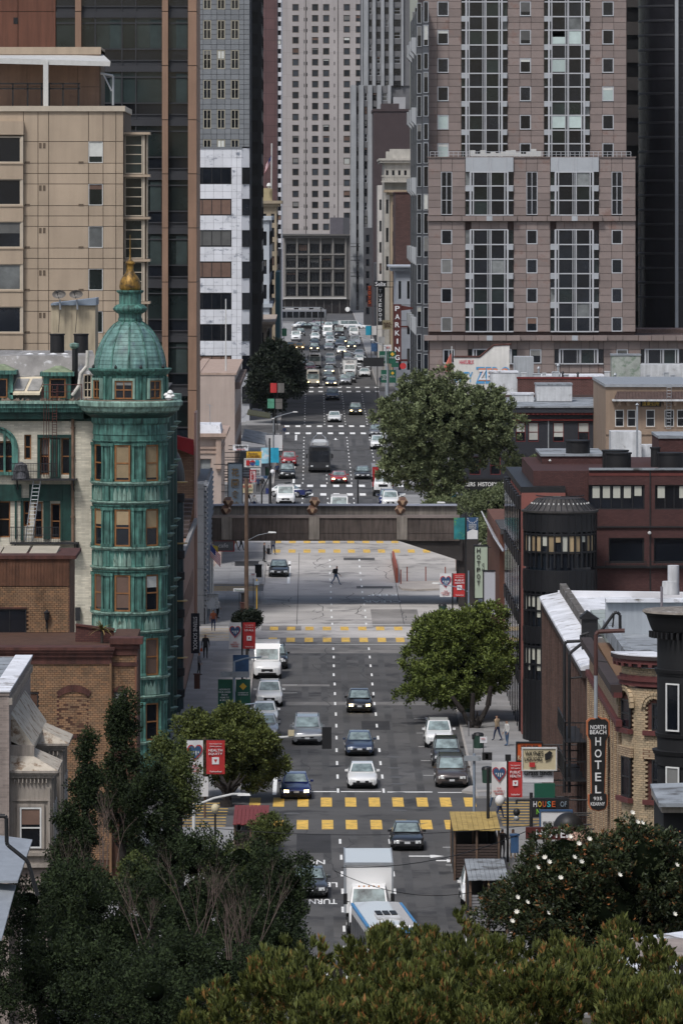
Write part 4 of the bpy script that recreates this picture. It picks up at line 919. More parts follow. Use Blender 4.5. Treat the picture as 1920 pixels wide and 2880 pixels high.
bands=[(470+88.2*k,517+88.2*k)for k in range(0,8)]
mops=[(A(540),A(651),zw(b),zw(a))for a,b in bands]
zc=sorted({zw(q)for a,b in bands for q in(a,b,(a+b)/2,(b+20.6))}|{zw(416),zw(443)})
pieces(gm,Wm,gridcells([A(c)for c in(540,553,577,601,626,651,666,680)],zc,mops),-.3,.0,mb_,'marble_panel',.03,300)
for k,o in enumerate(mops):
 window(Wm,*o,gm,black_f,glass,t=.12,nx=4,rec=.12,blind=blind_b if k in(1,3)else None,bf=.93)
cW=Wall(X(680,MY),MY-.4,28);wch=(X(702,MY)-X(680,MY))/math.cos(R(28))
m=MB();cW.box(m,0,wch,5,zw(416),-.5,-.05);part('chamfer_wall',m,mb_,gm)
for a,b in bands:window(cW,0.02,wch,zw(b),zw(a),gm,black_f,glass,t=.08,nx=1,rec=-.03)
m=MB();Wm.box(m,0,A(681),zw(416),zw(412),-.5,.15);part('coping',m,gs,gm)
bk=M('black_stone',(.022,.022,.024),.6,.2,.5);bkw=M('near_black_glass',(.006,.006,.007),.3)
def block(name,label,px0,px1,Y0,Y1,pyt,mat,cols=0,rows=(),wf=.5,gl=None,fr=None,side=None,scols=0,group=None,cornice=None,zb=0,nx=1,nz=1,t=.1,roof=None,xl=None):
 """a plain block with a grid of real windows on the face towards the camera and on the street side"""
 gl=gl or glass;fr=fr or black_f
 x0,x1=X(px0,Y0),X(px1,Y0);zt=Z(pyt,Y0);th=thing(name,label,'building',((x0+x1)/2,Y0,zg(Y0)),group)
 Wf=Wall(x0,Y0);w=x1-x0;ops=[]
 for(ra,rb_)in rows:
  for c in range(cols):
   cw=w/cols;a=cw*(c+.5-wf/2);ops.append((a,a+cw*wf,Z(rb_,Y0),Z(ra,Y0)))
 m=MB();holed(m,Wf,0,w,zb,zt,ops,.25);part('front_wall',m,mat,th)
 for o in ops:window(Wf,*o,th,fr,gl,t=t,nx=nx,nz=nz,rec=.18)
 m=MB();m.box(x0,x1,Y0+.4,Y1,zb,zt);part('block',m,mat,th)
 if roof:m=MB();m.box(x0-.05,x1+.05,Y0-.05,Y1,zt+.003,zt+.12);part('roof',m,roof,th)
 if side:
  Ws=Wall(x1,Y0,90)if side=='L' else Wall(x0,Y1,-90);L_=Y1-Y0;so=[]
  for(ra,rb_)in rows:
   for c in range(scols):
    cw=L_/scols;a=cw*(c+.25);so.append((a,a+cw*.5,Z(rb_,Y0),Z(ra,Y0)))
  for o in so:window(Ws,*o,th,fr,gl,t=t,nx=nx,nz=nz,rec=-.03)
 if cornice:
  for i,(dz,hh,out)in enumerate(cornice):
   m=MB();m.box(x0-out,x1+out,Y0-out,Y1,zt+dz,zt+dz+hh);part('cornice_step',m,mat,th)
 return th
rows=[(-30+61*k,5+61*k)for k in range(0,15)]
block('black_slab_tower','near black tower side with faint bands just right of the marble tower',690,735,822,850,-300,bk,1,rows,.6,bkw,black_f,'L',3)
rr=[(i*31-20,i*31-4)for i in range(18)]
block('brown_granite_tower','narrow strip of brown red granite tower above the flag, left of the pale tower',735,779,1010,1040,-300,M('brown_red_granite',(.10,.055,.055),.6,.2,.3,panel=(1.6,1.9,.5)),0,(),side='L')
sp=block('white_serrated_tower','white and dark serrated edge of a tower squeezed beside the pale tower',776,792,1090,1120,-300,M('white_terracotta',(.5,.5,.52),.7,.2,.5),1,[(-20+26*k,-6+26*k)for k in range(34)],.8)
block('cream_corner_building','cream stone corner building with brown cornice under the flag',733,778,968,1000,575,M('cream_stone',(.30,.25,.18),.8,.2,.5),2,[(600+40*k,626+40*k)for k in range(6)],.4,cornice=((-.3,.5,.5),(.2,.5,.9)),side='L',scols=4)
block('cream_roof_block','small cream rooftop block beneath the flagpole',734,765,985,995,528,M('cream_block',(.33,.28,.17),.8,.2,.5),0,())
block('pale_blue_building','pale blue grey narrow building at street left beneath the cream corner building',733,757,900,960,615,M('pale_blue_wall',(.42,.46,.5),.8,.1,.5),1,[(650,690),(730,770),(800,840)],.4,side='L',scols=6,cornice=((-14,.6,.5),(-.2,.6,.4)))
block('teal_panel_building','teal vertical sign wall near the far end of the street, left side',774,787,930,960,765,M('teal_panel',(.05,.14,.17),.5,.15,.5),0,())
block('beige_low_shop','beige low building with dark cornice right of the marble tower base',690,750,835,893,912,M('beige_shop',(.35,.29,.24),.8,.15,.5),2,[(935,965),(985,1020)],.45,cornice=((-.5,.5,.8),(0,.4,1.2)),side='L',scols=5)
block('grey_far_left_block','grey office block at the far left before the cross traffic',755,790,1015,1030,700,M('grey_far',(.16,.16,.17),.8,.15,.5),2,[(720+34*k,742+34*k)for k in range(5)],.5)
fl=thing('american_flag','stars and stripes hanging from the rooftop pole above the cream corner building','flag',(X(764,985),985,Z(528,985)))
m=MB();m.path([(X(763,984),984,Z(530,984)),(X(764,984),984,Z(402,984))],.12,6);part('flagpole',m,steel_w,fl)
m=MB();m.lathe(X(756,984),984,[(0,Z(530,984)),(.45,Z(522,984)),(.3,Z(515,984)),(0,Z(513,984))],10);part('white_globe',m,white_f,fl)
flag_r,flag_w,flag_b=M('flag_red',(.42,.04,.06),.8),M('flag_white',(.65,.65,.66),.8),M('flag_blue',(.03,.05,.2),.8)
def flag(root,P,u,v,n=7,wav=.25,nu=6):
 """hanging flag: P hoist top, u along the fly, v down"""
 for(mat,sel)in((flag_r,0),(flag_w,1),(flag_b,2)):
  m=MB()
  for i in range(13):
   for j in range(nu):
    blue=j<nu*.4 and i<7
    if(2 if blue else i%2)!=sel:continue
    q=lambda s_,t_:tuple(Vector(P)+Vector(u)*s_+Vector(v)*t_+Vector((0,wav*math.sin(s_*7+t_*2),-.25*s_*0)))
    m.face([q(j/nu,i/13),q((j+1)/nu,i/13),q((j+1)/nu,(i+1)/13),q(j/nu,(i+1)/13)])
  part(('red_stripes','white_stripes','blue_canton')[sel],m,mat,root)
flag(fl,(X(763,984),983.8,Z(436,984)),(-.9,0,-1.5),(-.35,0,-1.7))
f2=thing('street_flag','stars and stripes hanging in front of the finned base over the pavement','flag',(X(590,478),478,zg(478)))
m=MB();m.path([(X(592,478),478,zg(478)),(X(592,478),478,Z(1525,478))],.07,8);part('flagpole',m,steel_w,f2)
flag(f2,(X(592,478),477.8,Z(1530,478)),(.85,0,-.95),(.0,0,-1.0),wav=.06)
f3=thing('yellow_flag','small blue and yellow flag half hidden behind the stars and stripes','flag',(X(600,480),480,zg(480)))
m=MB();m.path([(X(598,480),480,zg(480)),(X(598,480),480,Z(1532,480))],.07,8);part('flagpole',m,steel_w,f3)
m=MB();x,z=X(604,479.8),Z(1533,479.8);m.face([(x-.2,479.8,z),(x+.25,479.7,z-.1),(x+.3,479.8,z-.9),(x+.05,479.75,z-.8)]);part('cloth',m,M('yellow_cloth',(.55,.42,.06),.8),f3)
ft_m=M('pale_pink_precast',(.37,.34,.33),.8,.07,.05,panel=(4.9,6.2,.62),streak=.12,ss=.2)
FY=1600;ftw=thing('pale_precast_tower','pale pinkish tower with a grid of small dark windows closing the street','building',(0,FY,8))
ox=X(788,FY);W=Wall(ox,FY);A=lambda px:X(px,FY)-ox;zw=lambda py:Z(py,FY)
ops=[];slits=[]
for k in range(-1,22):
 y=10+30.9*k
 for c in(822,877,908,966,1000):ops.append((A(c),A(c+18),zw(y+19),zw(y)))
 for c in(854.5,861.5):slits.append((A(c),A(c+2.4),zw(y+18),zw(y+8)))
 slits.append((A(939),A(941.4),zw(y+18),zw(y+8)))
m=MB();holed(m,W,0,A(1022),5,zw(-60),ops+slits,.35);part('front_wall',m,ft_m,ftw)
m=MB();W.box(m,0,A(1022),zw(-60),zw(-700),-40,0);m.box(ox,X(1022,FY),FY+.5,FY+40,5,zw(-60));part('block',m,ft_m,ftw)
tint=M('reflective_glass',(.03,.035,.042),.12,.3,.3,rv=.6)
for o in ops:
 window(W,*o,ftw,M('bronze_frame',(.1,.08,.06),.5)if 'bronze_frame' not in MATS else MATS['bronze_frame'],tint,t=.16,nx=1,rec=.2)
 if random.random()<1:pass
m=MB()
for o in slits:W.box(m,*o,-.34,-.3)
part('slit_window',m,black_f,ftw,kind='stuff')
for i,(c0)in enumerate((860,950)):m=MB();W.box(m,A(c0)-.12,A(c0)+.12,5,zw(-60),0,.06);part('joint',m,M('joint_dark',(.1,.09,.085),.9)if 'joint_dark' not in MATS else MATS['joint_dark'],ftw)
gd=M('grey_cast_stone',(.10,.095,.09),.8,.15,.5);gdl=M('pale_cast_stone',(.19,.18,.165),.8,.15,.5)
DY=1440;gdb=thing('grey_cast_building','grey five bay building with four rows of dark windows closing the end of the street','building',(0,DY,9))
ox=X(798,DY);W=Wall(ox,DY);A=lambda px:X(px,DY)-ox;zw=lambda py:Z(py,DY)
bays=[(805,832),(838,865),(871,898),(905,931),(941,968)];rws=[(685,712),(725,752),(765,792),(805,832)]
ops=[(A(a),A(b),zw(d),zw(c))for a,b in bays for c,d in rws]
m=MB();holed(m,W,0,A(984),zw(842),zw(662),ops,.5);part('front_wall',m,gd,gdb)
m=MB();m.box(ox,X(984,DY),DY+.7,DY+30,9,zw(662));part('block',m,gd,gdb)
for o in ops:window(W,*o,gdb,black_f,glass,t=.25,nx=4,rec=.35)
for a in(801,835,868,901.5,936,972):m=MB();W.box(m,A(a-2.2),A(a+2.2),zw(840),zw(668),0,.5);part('pier',m,gdl,gdb)
for y in(713,753,793,833):m=MB();W.box(m,A(804),A(970),zw(y+3.5),zw(y),-.1,.6);part('sill_course',m,gdl,gdb)
m=MB();W.box(m,A(793),A(980),zw(669),zw(662),-1,1.2);W.box(m,A(792),A(982),zw(662),zw(658),-30,1.6);part('cornice',m,gd,gdb)
m=MB();W.box(m,A(797),A(974),zw(840),zw(836),-.1,1.0);part('lower_cornice',m,M('pale_band',(.45,.44,.42),.8),gdb)
m=MB();W.box(m,A(792),A(984),9,zw(842),-.3,.1);part('shop_floor',m,M('dark_shopfront',(.02,.017,.018),.4,.4,.3),gdb)
for a in range(800,980,22):m=MB();W.box(m,A(a),A(a+2),9,zw(845),.1,.4);part('shop_post',m,gd,gdb)
m=MB();W.box(m,A(928),A(984),zw(658),zw(612),-16,-6);part('roof_plant_room',m,M('dark_plant_room',(.07,.07,.078),.8,.1,.5),gdb)
m=MB();W.box(m,A(928),A(965),zw(658),zw(611),-6,-5.9);part('plant_room_panel',m,M('plum_grey',(.105,.098,.112),.8),gdb)
m=MB();c=W.p(A(977),zw(869),1.4);m.tube((c[0],c[1]+.3,c[2]),(c[0],c[1],c[2]),.6,.6,20);clk=solo('street_clock',m,white_p,'small round white clock face near the far end of the street','clock')
ad=M('pale_terracotta',(.30,.31,.32),.8,.12,.3,streak=.2,ss=.3);adg=M('grey_terracotta',(.13,.13,.135),.8,.15,.3)
def striped(name,label,Y0,px0,px1,pyt,pyb,piers,per,ph,dep,mat_p=ad,mat_w=adg):
 th=thing(name,label,'building',(X((px0+px1)/2,Y0),Y0,zg(Y0)));ox=X(px0,Y0);W=Wall(ox,Y0);A=lambda px:X(px,Y0)-ox;zw=lambda py:Z(py,Y0)
 ops=[]
 for(a,b)in zip(piers,piers[1:]):
  a=a[1];b=b[0];y=pyt+ph
  while y<pyb:ops.append((A(a)+.15,A(b)-.15,zw(y+per*.58),zw(y)));y+=per
 m=MB();holed(m,W,0,A(px1),zw(pyb),zw(pyt),ops,.3);part('front_wall',m,mat_w,th)
 m=MB();m.box(ox,X(px1,Y0),Y0+.45,Y0+dep,5,zw(pyt));part('block',m,mat_w,th)
 for o in ops:window(W,*o,th,grey_f if random.random()<.3 else black_f,glass,t=.14,nz=2,rec=.2)
 for(a,b)in piers:m=MB();W.box(m,A(a),A(b),zw(pyb),zw(pyt-2),-.1,.8);part('pier',m,mat_p,th)
 return th
striped('striped_terracotta_tower','tall dark tower with pale vertical piers, upper right of the pale tower',1500,1016,1152,-60,240,[(1016,1020),(1022,1035),(1047,1056),(1071,1080),(1094,1105),(1128,1134)],34.5,10,40)
striped('striped_lower_tower','pale tower wing with vertical piers and fire escapes above the grey five bay building',1480,986,1100,240,900,[(986,1001),(1009,1022),(1034,1046),(1060,1072),(1090,1099)],38.5,20,20)
tz=bpy.data.objects
fe2=MB()
for y in(692,730,775):Wf=Wall(X(985,1478),1478);Wf.box(fe2,0,X(1012,1478)-X(985,1478),Z(y+2,1478),Z(y,1478),0,1.6);Wf.box(fe2,0,X(1012,1478)-X(985,1478),Z(y-9,1478),Z(y-8,1478),1.5,1.6)
solo('far_fire_escape',fe2,steel_d,'dark fire escape landings on the pale striped wing at the end of the street','fire escape')
block('grey_wing_block','pale grey upper block beside the striped wing',1106,1140,1470,1500,272,M('pale_grey_wall',(.34,.34,.35),.8,.1,.3),0,())
block('brown_windowless_tower','windowless dark brown block rising over the ornate white building',1050,1152,1180,1210,312,M('dark_plum_brick',(.055,.04,.042),.85,.12,.5),0,(),cornice=((0,.5,.2),))
block('brown_tower_top','small dark box on top of the windowless brown block',1072,1122,1185,1200,290,M('dark_plum_box',(.065,.05,.052),.85,.12,.5),0,())
ws=M('ornate_white_stone',(.42,.40,.36),.8,.2,.8,streak=.2)
ob=block('ornate_white_building','ornate cream building with balustrade and stacked cornices on the right side of the street',1080,1165,960,990,452,ws,5,[(478,492),(560,600),(640,680),(720,760)],.4,cornice=((-.3,.4,.7),(.1,.35,.9)))
m=MB();y=962
m.box(X(1086,y),X(1165,y),y,y+8,Z(452,y),Z(425,y));m.box(X(1096,y),X(1165,y),y,y+6,Z(425,y),Z(418,y));part('attic',m,ws,ob)
for i in range(16):m=MB();a=X(1076,958.5)+i*.34;m.tube((a,958.5,Z(508,958.5)),(a,958.5,Z(496,958.5)),.1,.07,6);part('baluster',m,ws,ob)
m=MB();y=958.6;m.box(X(1072,y),X(1165,y),y-.3,y+.3,Z(496,y),Z(492,y));m.box(X(1072,y),X(1165,y),y-.6,y+1.3,Z(512,y),Z(508,y));part('balustrade_rail',m,ws,ob)
block('cream_stone_building','cream building with heavy brown cornice between ornate building and dark tower',1098,1165,940,956,540,M('cream_stucco',(.38,.30,.21),.8,.12,.5,streak=.2),4,[(575,610),(650,690),(730,770),(810,850)],.35,cornice=((-.4,.4,.5),(0,.4,1.0)))
block('white_narrow_building','narrow white building with bay windows left of the cream building',1062,1092,1020,1040,520,M('white_stucco',(.55,.52,.48),.8,.12,.5,streak=.2),2,[(560,590),(620,650),(680,710),(740,770),(800,830)],.4)
block('dark_brick_side_building','dark brown brick side wall beside the receding bays of the granite tower',1112,1160,900,930,542,M('dark_brown_brick',(.09,.05,.045),.85,.15,.5,brick=(.6,.2,(.06,.035,.03),.02)),0,(),cornice=((0,.2,.15),))
block('grey_art_deco_front','pale blue grey narrow front with stepped cornice behind the parking sign',1112,1160,880,899,762,M('blue_white_wall',(.42,.45,.50),.7,.1,.5),2,[(790,840),(880,940),(980,1040)],.3,cornice=((0,.6,.7),(.6,.25,1.1)))
block('dark_street_row','dark grey street front beneath the vertical tuxedo sign',1054,1100,1060,1080,740,M('dark_stone_front',(.1,.1,.105),.8,.2,.5),2,[(760,790),(810,840),(860,890)],.4)
block('dark_corner_far_right','dark corner block behind the toys sign at the street end',1024,1062,1290,1310,640,M('dark_corner_stone',(.055,.055,.06),.8,.2,.5),2,[(660+34*k,680+34*k)for k in range(7)],.5)
gr=M('pink_granite',(.215,.172,.157),.6,.12,.5,rv=.13,stain=((.20,.135,.115),.5,.56,1))
grj=M('granite_joint',(.075,.05,.045),.9)
lm=M('pale_mullion',(.42,.43,.45),.45,.08,.5);lp=M('pale_grey_panel',(.36,.38,.40),.5,.1,.4)
RY=785;gt=thing('pink_granite_tower','pink granite office tower with two bays of pale mullioned glass and a setback terrace','building',(X(1480,RY),RY,7))
ox=X(1195,RY);W=Wall(ox,RY);A=lambda px:X(px,RY)-ox;zw=lambda py:Z(py,RY)
q=lambda zx:1140+zx*.4337;qy=lambda zy:380+zy*.4337
m=MB();m.box(X(1204,RY),X(1786,RY),RY+.35,RY+60,5,zw(440));part('lower_core',m,grj,gt)
cl=[q(v)for v in(147,230,302,387)];cm_=[q(v)for v in(700,783,855,938)];cr=[q(v)for v in(1253,1335,1405,1490)]
wins=[];tall=[]
for g in(cl,cm_,cr):
 for k in range(4):wins.append((A(g[1]),A(g[2]),zw(qy(706+189*k)),zw(qy(612+189*k))))
 tall.append((A(g[1]),A(g[2]),zw(qy(515)),zw(qy(235))))
zc=[qy(v)for v in(142,180,235,281,332,374,420,468,520)];zd=[qy(612+47.25*k)for k in range(0,15)]+[qy(557)]
cells=[]
for g in(cl,cm_,cr):
 cells+=gridcells([A(v)for v in g],[zw(v)for v in zc[::-1]],tall)+gridcells([A(v)for v in g],[zw(v)for v in sorted(set(zd))[::-1]],wins)
for b0,b1 in((387,700),(938,1253)):
 cells+=gridcells([A(q(v))for v in(b0+38,b0+92,b0+146,b0+165,b0+218,b1-38)],[zw(qy(607)),zw(qy(557))],[])
pieces(gt,W,cells,-.2,.12,gr,'granite_panel',.05,300)
def ledge(y0,y1,segs,out,Wq=W,wq=None):
 for(a,b,o)in segs:
  n_=max(1,int((b-a)/78))
  for i in range(n_):
   m=MB();Wq.box(m,A(q(a+(b-a)*i/n_))+.03,A(q(a+(b-a)*(i+1)/n_))-.03,zw(qy(y1)),zw(qy(y0)),-.3,o);part('ledge_block',m,gr,gt)
ledge(523,555,[(140,364,.5),(364,722,.95),(722,916,.5),(916,1275,.95),(1275,1492,.5)],0)
ledge(1297,1330,[(120,380,.9),(380,742,1.5),(742,944,.9),(944,1305,1.5),(1305,1508,.9),(1508,1830,1.5)],0)
ledge(138,143,[(140,1495,.3)],0)
for o in wins:window(W,*o,gt,lm,glass,t=.14,rec=-.02)
for k,o in enumerate(tall):window(W,*o,gt,lm,glass,t=.1,nx=2,nz=3,rec=-.02)
def glassbay(Wq,Aq,zq,b0,b1,x0,rows,light,spand,dist,root):
 """x0(v): plan position; rows: list of (top, bottom); vertical and horizontal pale bars with dark panes"""
 w=b1-b0;cols_=[0,.10,.145,.46,.54,.80,.845+.045,1]
 vs=[.0,.095,.145,.185,.455,.475,.52,.545,.80,.83,.885,1]
 cells_=[(0,.09),(.185,.45),(.545,.80),(.9,1)]
 for(ya,yb)in rows:
  for(c0,c1)in cells_:
   gl=glass;r_=random.random()
   m=MB();Wq.box(m,Aq(x0(b0+w*c0))+.03,Aq(x0(b0+w*c1))-.03,zq(yb)+.04,zq(ya)-.04,-.2,-.06 if c0 in(0,.9)else dist-.1)
   ky=('bay',round(w*(c1-c0)*2),round(zq(ya)-zq(yb),2),c0)
   part('pane',m,glass_c if r_<.04 else(glass_g if r_<.3 else glass),root)
 top,bot=rows[0][0],rows[-1][1]
 for(c,t_)in((.105,.12),(.165,.07),(.46,.04),(.50,.04),(.53,.07),(.815,.07),(.875,.12)):
  m=MB();xx=Aq(x0(b0+w*c));Wq.box(m,xx-t_,xx+t_,zq(bot),zq(top),-.2,dist+.06);part('mullion',m,lm,root)
 for(ya,yb)in rows:
  m=MB();Wq.box(m,Aq(x0(b0+w*.005)),Aq(x0(b0+w*.995)),zq(yb)-.07,zq(yb)+.09,-.2,dist+.02);part('transom',m,lm,root)
 m=MB();Wq.box(m,Aq(x0(b0+w*.1)),Aq(x0(b0+w*.88)),zq(top)-.07,zq(top)+.08,-.2,dist+.04);part('transom',m,lm,root)
 m=MB();Wq.box(m,Aq(x0(b0+w*.10)),Aq(x0(b0+w*.88)),zq(bot),zq(top),-.3,dist-.14);part('bay_backing',m,black_f,root)
 for(ya,yb)in light:
  for c0,c1 in((.0,.17),(.85,.99)):m=MB();Wq.box(m,Aq(x0(b0+w*c0)),Aq(x0(b0+w*c1)),zq(yb),zq(ya),-.2,dist+.0);part('spandrel_panel',m,lp,root)
for(b0,b1)in((387,700),(938,1253)):
 glassbay(W,A,lambda v:zw(qy(v)),b0,b1,q,[(238,328),(328,422),(422,517)],[(330,362)],None,.5,gt)
 glassbay(W,A,lambda v:zw(qy(v)),b0,b1,q,[(612,708),(708,802),(802,897),(897,992),(992,1086),(1086,1180),(1180,1273)],[(709,742),(898,931),(1087,1120)],None,.5,gt)
 m=MB();W.box(m,A(q(b0+2)),A(q(b1-2)),zw(qy(236)),zw(qy(142)),-.3,.45);part('attic_panel',m,lp,gt)
 for c in(.145,.47,.53,.84):m=MB();W.box(m,A(q(b0+(b1-b0)*c))-.05,A(q(b0+(b1-b0)*c))+.05,zw(qy(236)),zw(qy(142)),.4,.52);part('mullion',m,lm,gt)
 for y0 in(522,1297):m=MB();c=A(q(b0+(b1-b0)*.495));W.box(m,c-.4,c+.4,zw(qy(y0+32)),zw(qy(y0)),.9,1.56 if y0>1000 else 1.05);part('ledge_block',m,lp,gt)
m=MB();m.box(X(1212,RY),X(2000,RY),RY+.3,RY+40,5,zw(943));part('podium_core',m,grj,gt)
pxs=[155,240,320,405,440,495,550,630,688,722,803,882,965,1002,1060,1140,1192,1250,1283,1365,1445,1525,1580,1640,1700,1760,1830]
pop=[(A(q(a)),A(q(b)),zw(qy(1480)),zw(qy(1388)))for a,b in((243,318),(405,722),(805,880),(965,1283),(1367,1442),(1525,1800))]
pieces(gt,W,gridcells([A(q(v))for v in pxs],[zw(qy(v))for v in(1640,1590,1540,1485,1437,1388,1332)],pop),-.2,.12,gr,'granite_panel',.05,120)
for(a,b)in((243,318),(805,880),(1367,1442)):window(W,A(q(a)),A(q(b)),zw(qy(1480)),zw(qy(1388)),gt,lm,glass,t=.14,nx=2 if a==243 else 1,rec=-.02)
for(a,b)in((405,722),(965,1283),(1525,1800)):glassbay(W,A,lambda v:zw(qy(v)),a,b,q,[(1388,1482)],[],None,.4,gt)
RU=RY+4;ox2=X(1193,RU);W2=Wall(ox2,RU);A2=lambda px:X(px,RU)-ox2;z2=lambda py:Z(py,RU)
e=lambda zx:960+zx*.6122;ey=lambda zy:zy*.6122
m=MB();m.box(ox2,X(1762,RU),RU+.35,RU+50,20,z2(-380));part('upper_core',m,grj,gt)
ul=[e(v)for v in(380,440,492,550)];um=[e(v)for v in(762,818,870,930)];ur=[e(v)for v in(1140,1197,1250,1308)]
wins=[]
for g in(ul,um,ur):
 for k in range(-1,6):wins.append((A2(g[1]),A2(g[2]),z2(ey(72+130.4*k)),z2(ey(4+130.4*k))))
zc=sorted({4+130.4*k+t_ for k in range(-1,6)for t_ in(0,34,72,97)});zc=[v for v in zc if v<718]+[718]
cells=[]
for g in(ul,um,ur):cells+=gridcells([A2(v)for v in g],[z2(ey(v))for v in zc[::-1]],wins)
pieces(gt,W2,cells,-.2,.12,gr,'granite_panel',.05,0 if 0 else 200)
for k,o in enumerate(wins):
 br=k in(5+0,18)or k==6
 window(W2,*o,gt,lm,glass_l if br else glass,t=.14,rec=-.02,blind=blind_w if k%4==2 else None,bf=.25)
for bi,(b0,b1)in enumerate(((550,762),(930,1140))):
 rws=[];lt=[]
 for k in range(-1,6):
  t0=7+130.4*k;rws+=[(t0,t0+68),(t0+68,t0+130.4)];lt.append((t0+65,t0+90))
 rws=[r for r in rws if r[0]<700]
 glassbay(W2,A2,lambda v:z2(ey(v)),b0,b1,e,rws,[l for l in lt if l[1]<705],None,.5,gt)
for(a,b,c,d)in((965,1030,142,200),(1042,1103,142,200),(965,1030,272,328),(962,1026,532,586),(1042,1103,532,586),(965,1028,142,168)):
 m=MB();W2.box(m,A2(e(a)),A2(e(b)),z2(ey(d)),z2(ey(c)),.42,.46);part('blind',m,glass_l,gt)
m=MB();z0=zw(qy(140));zr_=zw(qy(104));W.box(m,A(q(160)),A(q(1460)),zr_-.06,zr_,.0,.1);W.box(m,A(q(160)),A(q(1460)),(z0+zr_)/2-.04,(z0+zr_)/2,.0,.08)
for k in range(44):a=A(q(160+1300*k/43));W.box(m,a-.03,a+.03,z0,zr_,0,.08)
part('terrace_railing',m,lm,gt)
m=MB()
for k in range(14):a=A(q(420+k*33));h_=random.uniform(.3,1.1);W.box(m,a,a+.7,z0+.1,z0+.1+h_,-1.5,-1.1)
part('terrace_furniture',m,steel_w,gt,kind='stuff')
x1=X(1206,RY);yb=RY
Ws=Wall(x1-.1,850,-90)
m=MB();m.box(X(1206,RY),X(1210,RY)+.5,RY+.4,850,5,zw(440));part('side_wall',m,gr,gt)
sg=M('steel_grey_panel',(.07,.075,.085),.5,.15,.4,rv=.1)
for j in range(3):
 y=786+j*18;xo=X(1206,RY)
 for(dx,yy,w_)in((.85,y,.8),(1.65,y+5,.75)):
  m=MB();m.box(xo-dx,xo,yy,yy+12,6,64);part('bay_block',m,sg,gt);Wq=Wall(xo-dx,yy)
  for k in range(18):
   z0=7+k*3.25;window(Wq,.08,w_,z0,z0+(2.9 if k%3 else 2.3),gt,metal_g,glass,t=.1,rec=-.03)
 for k in range(6):m=MB();z0=9+k*9.75;m.hexa([(xo-2.3,y+6,z0+.8),(xo-1.6,y+6,z0),(xo-1.6,y+11,z0),(xo-2.3,y+11,z0+.8),(xo-2.3,y+6,z0+2.6),(xo-1.6,y+6,z0+2.6),(xo-1.6,y+11,z0+2.6),(xo-2.3,y+11,z0+2.6)]);part('bay_canopy',m,lp,gt)
for j in range(0):
 y=786.5+j*12.5;xo=X(1206,RY)
 for k in range(24):
  z0=6+k*2.9
  if z0>63:break
  for(dx,y0,y1,mt,nm)in((.95,y+1,y+5,glass if k%2 else sg,'bay_pane'),(1.5,y+5.4,y+10,glass if k%2==0 else glass,'bay_pane')):
   m=MB();m.box(xo-dx,xo,y0,y1,z0+.15,z0+2.75);part(nm,m,mt,gt)
 for(dx,yy)in((1.02,y+.8),(1.02,y+5.2),(1.58,y+5.2),(1.58,y+10.1)):
  m=MB();m.box(xo-dx,xo,yy,yy+.22,6,66);part('bay_mullion',m,metal_g,gt)
 for k in range(6):
  z0=8+k*9.2;m=MB();m.box(xo-2.1,xo,y+5.3,y+10.2,z0,z0+2.2);part('bay_canopy',m,sg,gt)
for ps in(1155,1168,1180,1192):
 pass
dk=thing('black_tower','near black tower with pale brown spandrel panels right of the granite tower','building',(X(1810,860),860,8))
m=MB();m.box(X(1755,860),X(1852,860),860,890,5,Z(-350,860));part('core',m,M('black_curtain_wall',(.008,.008,.009),.35,.3,.3),dk)
Wd=Wall(X(1755,860),859.9);Ad=lambda px:X(px,860)-X(1755,860)
for k in range(-1,12):
 y=60+77.8*k;m=MB();Wd.box(m,Ad(1762),Ad(1809),Z(y+37,860),Z(y,860),0,.35);part('spandrel_panel',m,M('dim_brown_panel',(.05,.045,.043),.6,.15,.3)if 'dim_brown_panel' not in MATS else MATS['dim_brown_panel'],dk)
for a in(1812,1840):m=MB();Wd.box(m,Ad(a),Ad(a+3),5,Z(-60,860),0,.4);part('column_strip',m,black_f,dk)
cv=thing('curved_dark_tower','curved dark glass tower with one pale vertical edge at the right border','building',(X(1890,830),835,8))
cxx=X(1900,830)+1;m=MB();m.lathe(cxx,845,[(5.6,5),(5.6,Z(-350,845))],48);part('core',m,M('dark_curved_glass',(.018,.018,.022),.25,.3,.3),cv,smooth=30)
for k in range(-1,20):z=Z(60+41*k,840);m=MB();m.lathe(cxx,845,[(5.6,z),(5.68,z+.05),(5.68,z+.3),(5.6,z+.35)],48);part('floor_band',m,M('dark_band',(.035,.035,.04),.5)if 'dark_band' not in MATS else MATS['dark_band'],cv)
m=MB();m.box(X(1898,838),X(1907,838),838,839,5,Z(-60,838));part('pale_edge',m,lp,cv)
tc=MB();y=800;tc.box(X(1790,y),X(1960,y),y,y+10,5,Z(925,y));solo('brick_podium',tc,M('podium_brick',(.16,.11,.10),.85,.2,.5,brick=(.5,.2,(.1,.07,.06),.03)),'brown brick podium wall at the foot of the dark towers','wall')
gw=M('graffiti_wall_white',(.62,.60,.56),.85,.1,.5,streak=.15)
gf=thing('graffiti_wall','white stepped parapet wall sprayed with blue, red and orange graffiti letters','wall',(X(1340,700),700,5));y=700
pts=[(1276,1110),(1432,1110),(1432,970),(1400,968),(1386,972),(1353,1002),(1346,1004),(1276,1004)]
m=MB();P=[(X(a,y),Z(b,y))for a,b in pts];f=[(x,y,z)for x,z in P];b_=[(x,y+.6,z)for x,z in P];m.face(f);m.face(b_[::-1])
for i in range(len(P)):j=(i+1)%len(P);m.face([f[i],b_[i],b_[j],f[j]])
part('wall',m,gw,gf)
cpg=MB()
for(a,b),(c,d)in(((1276,1003),(1348,1003)),((1348,1003),(1388,970)),((1388,970),(1437,968))):cpg.tube((X(a,y),y,Z(b,y)),(X(c,y),y,Z(d,y)),.13,None,6)
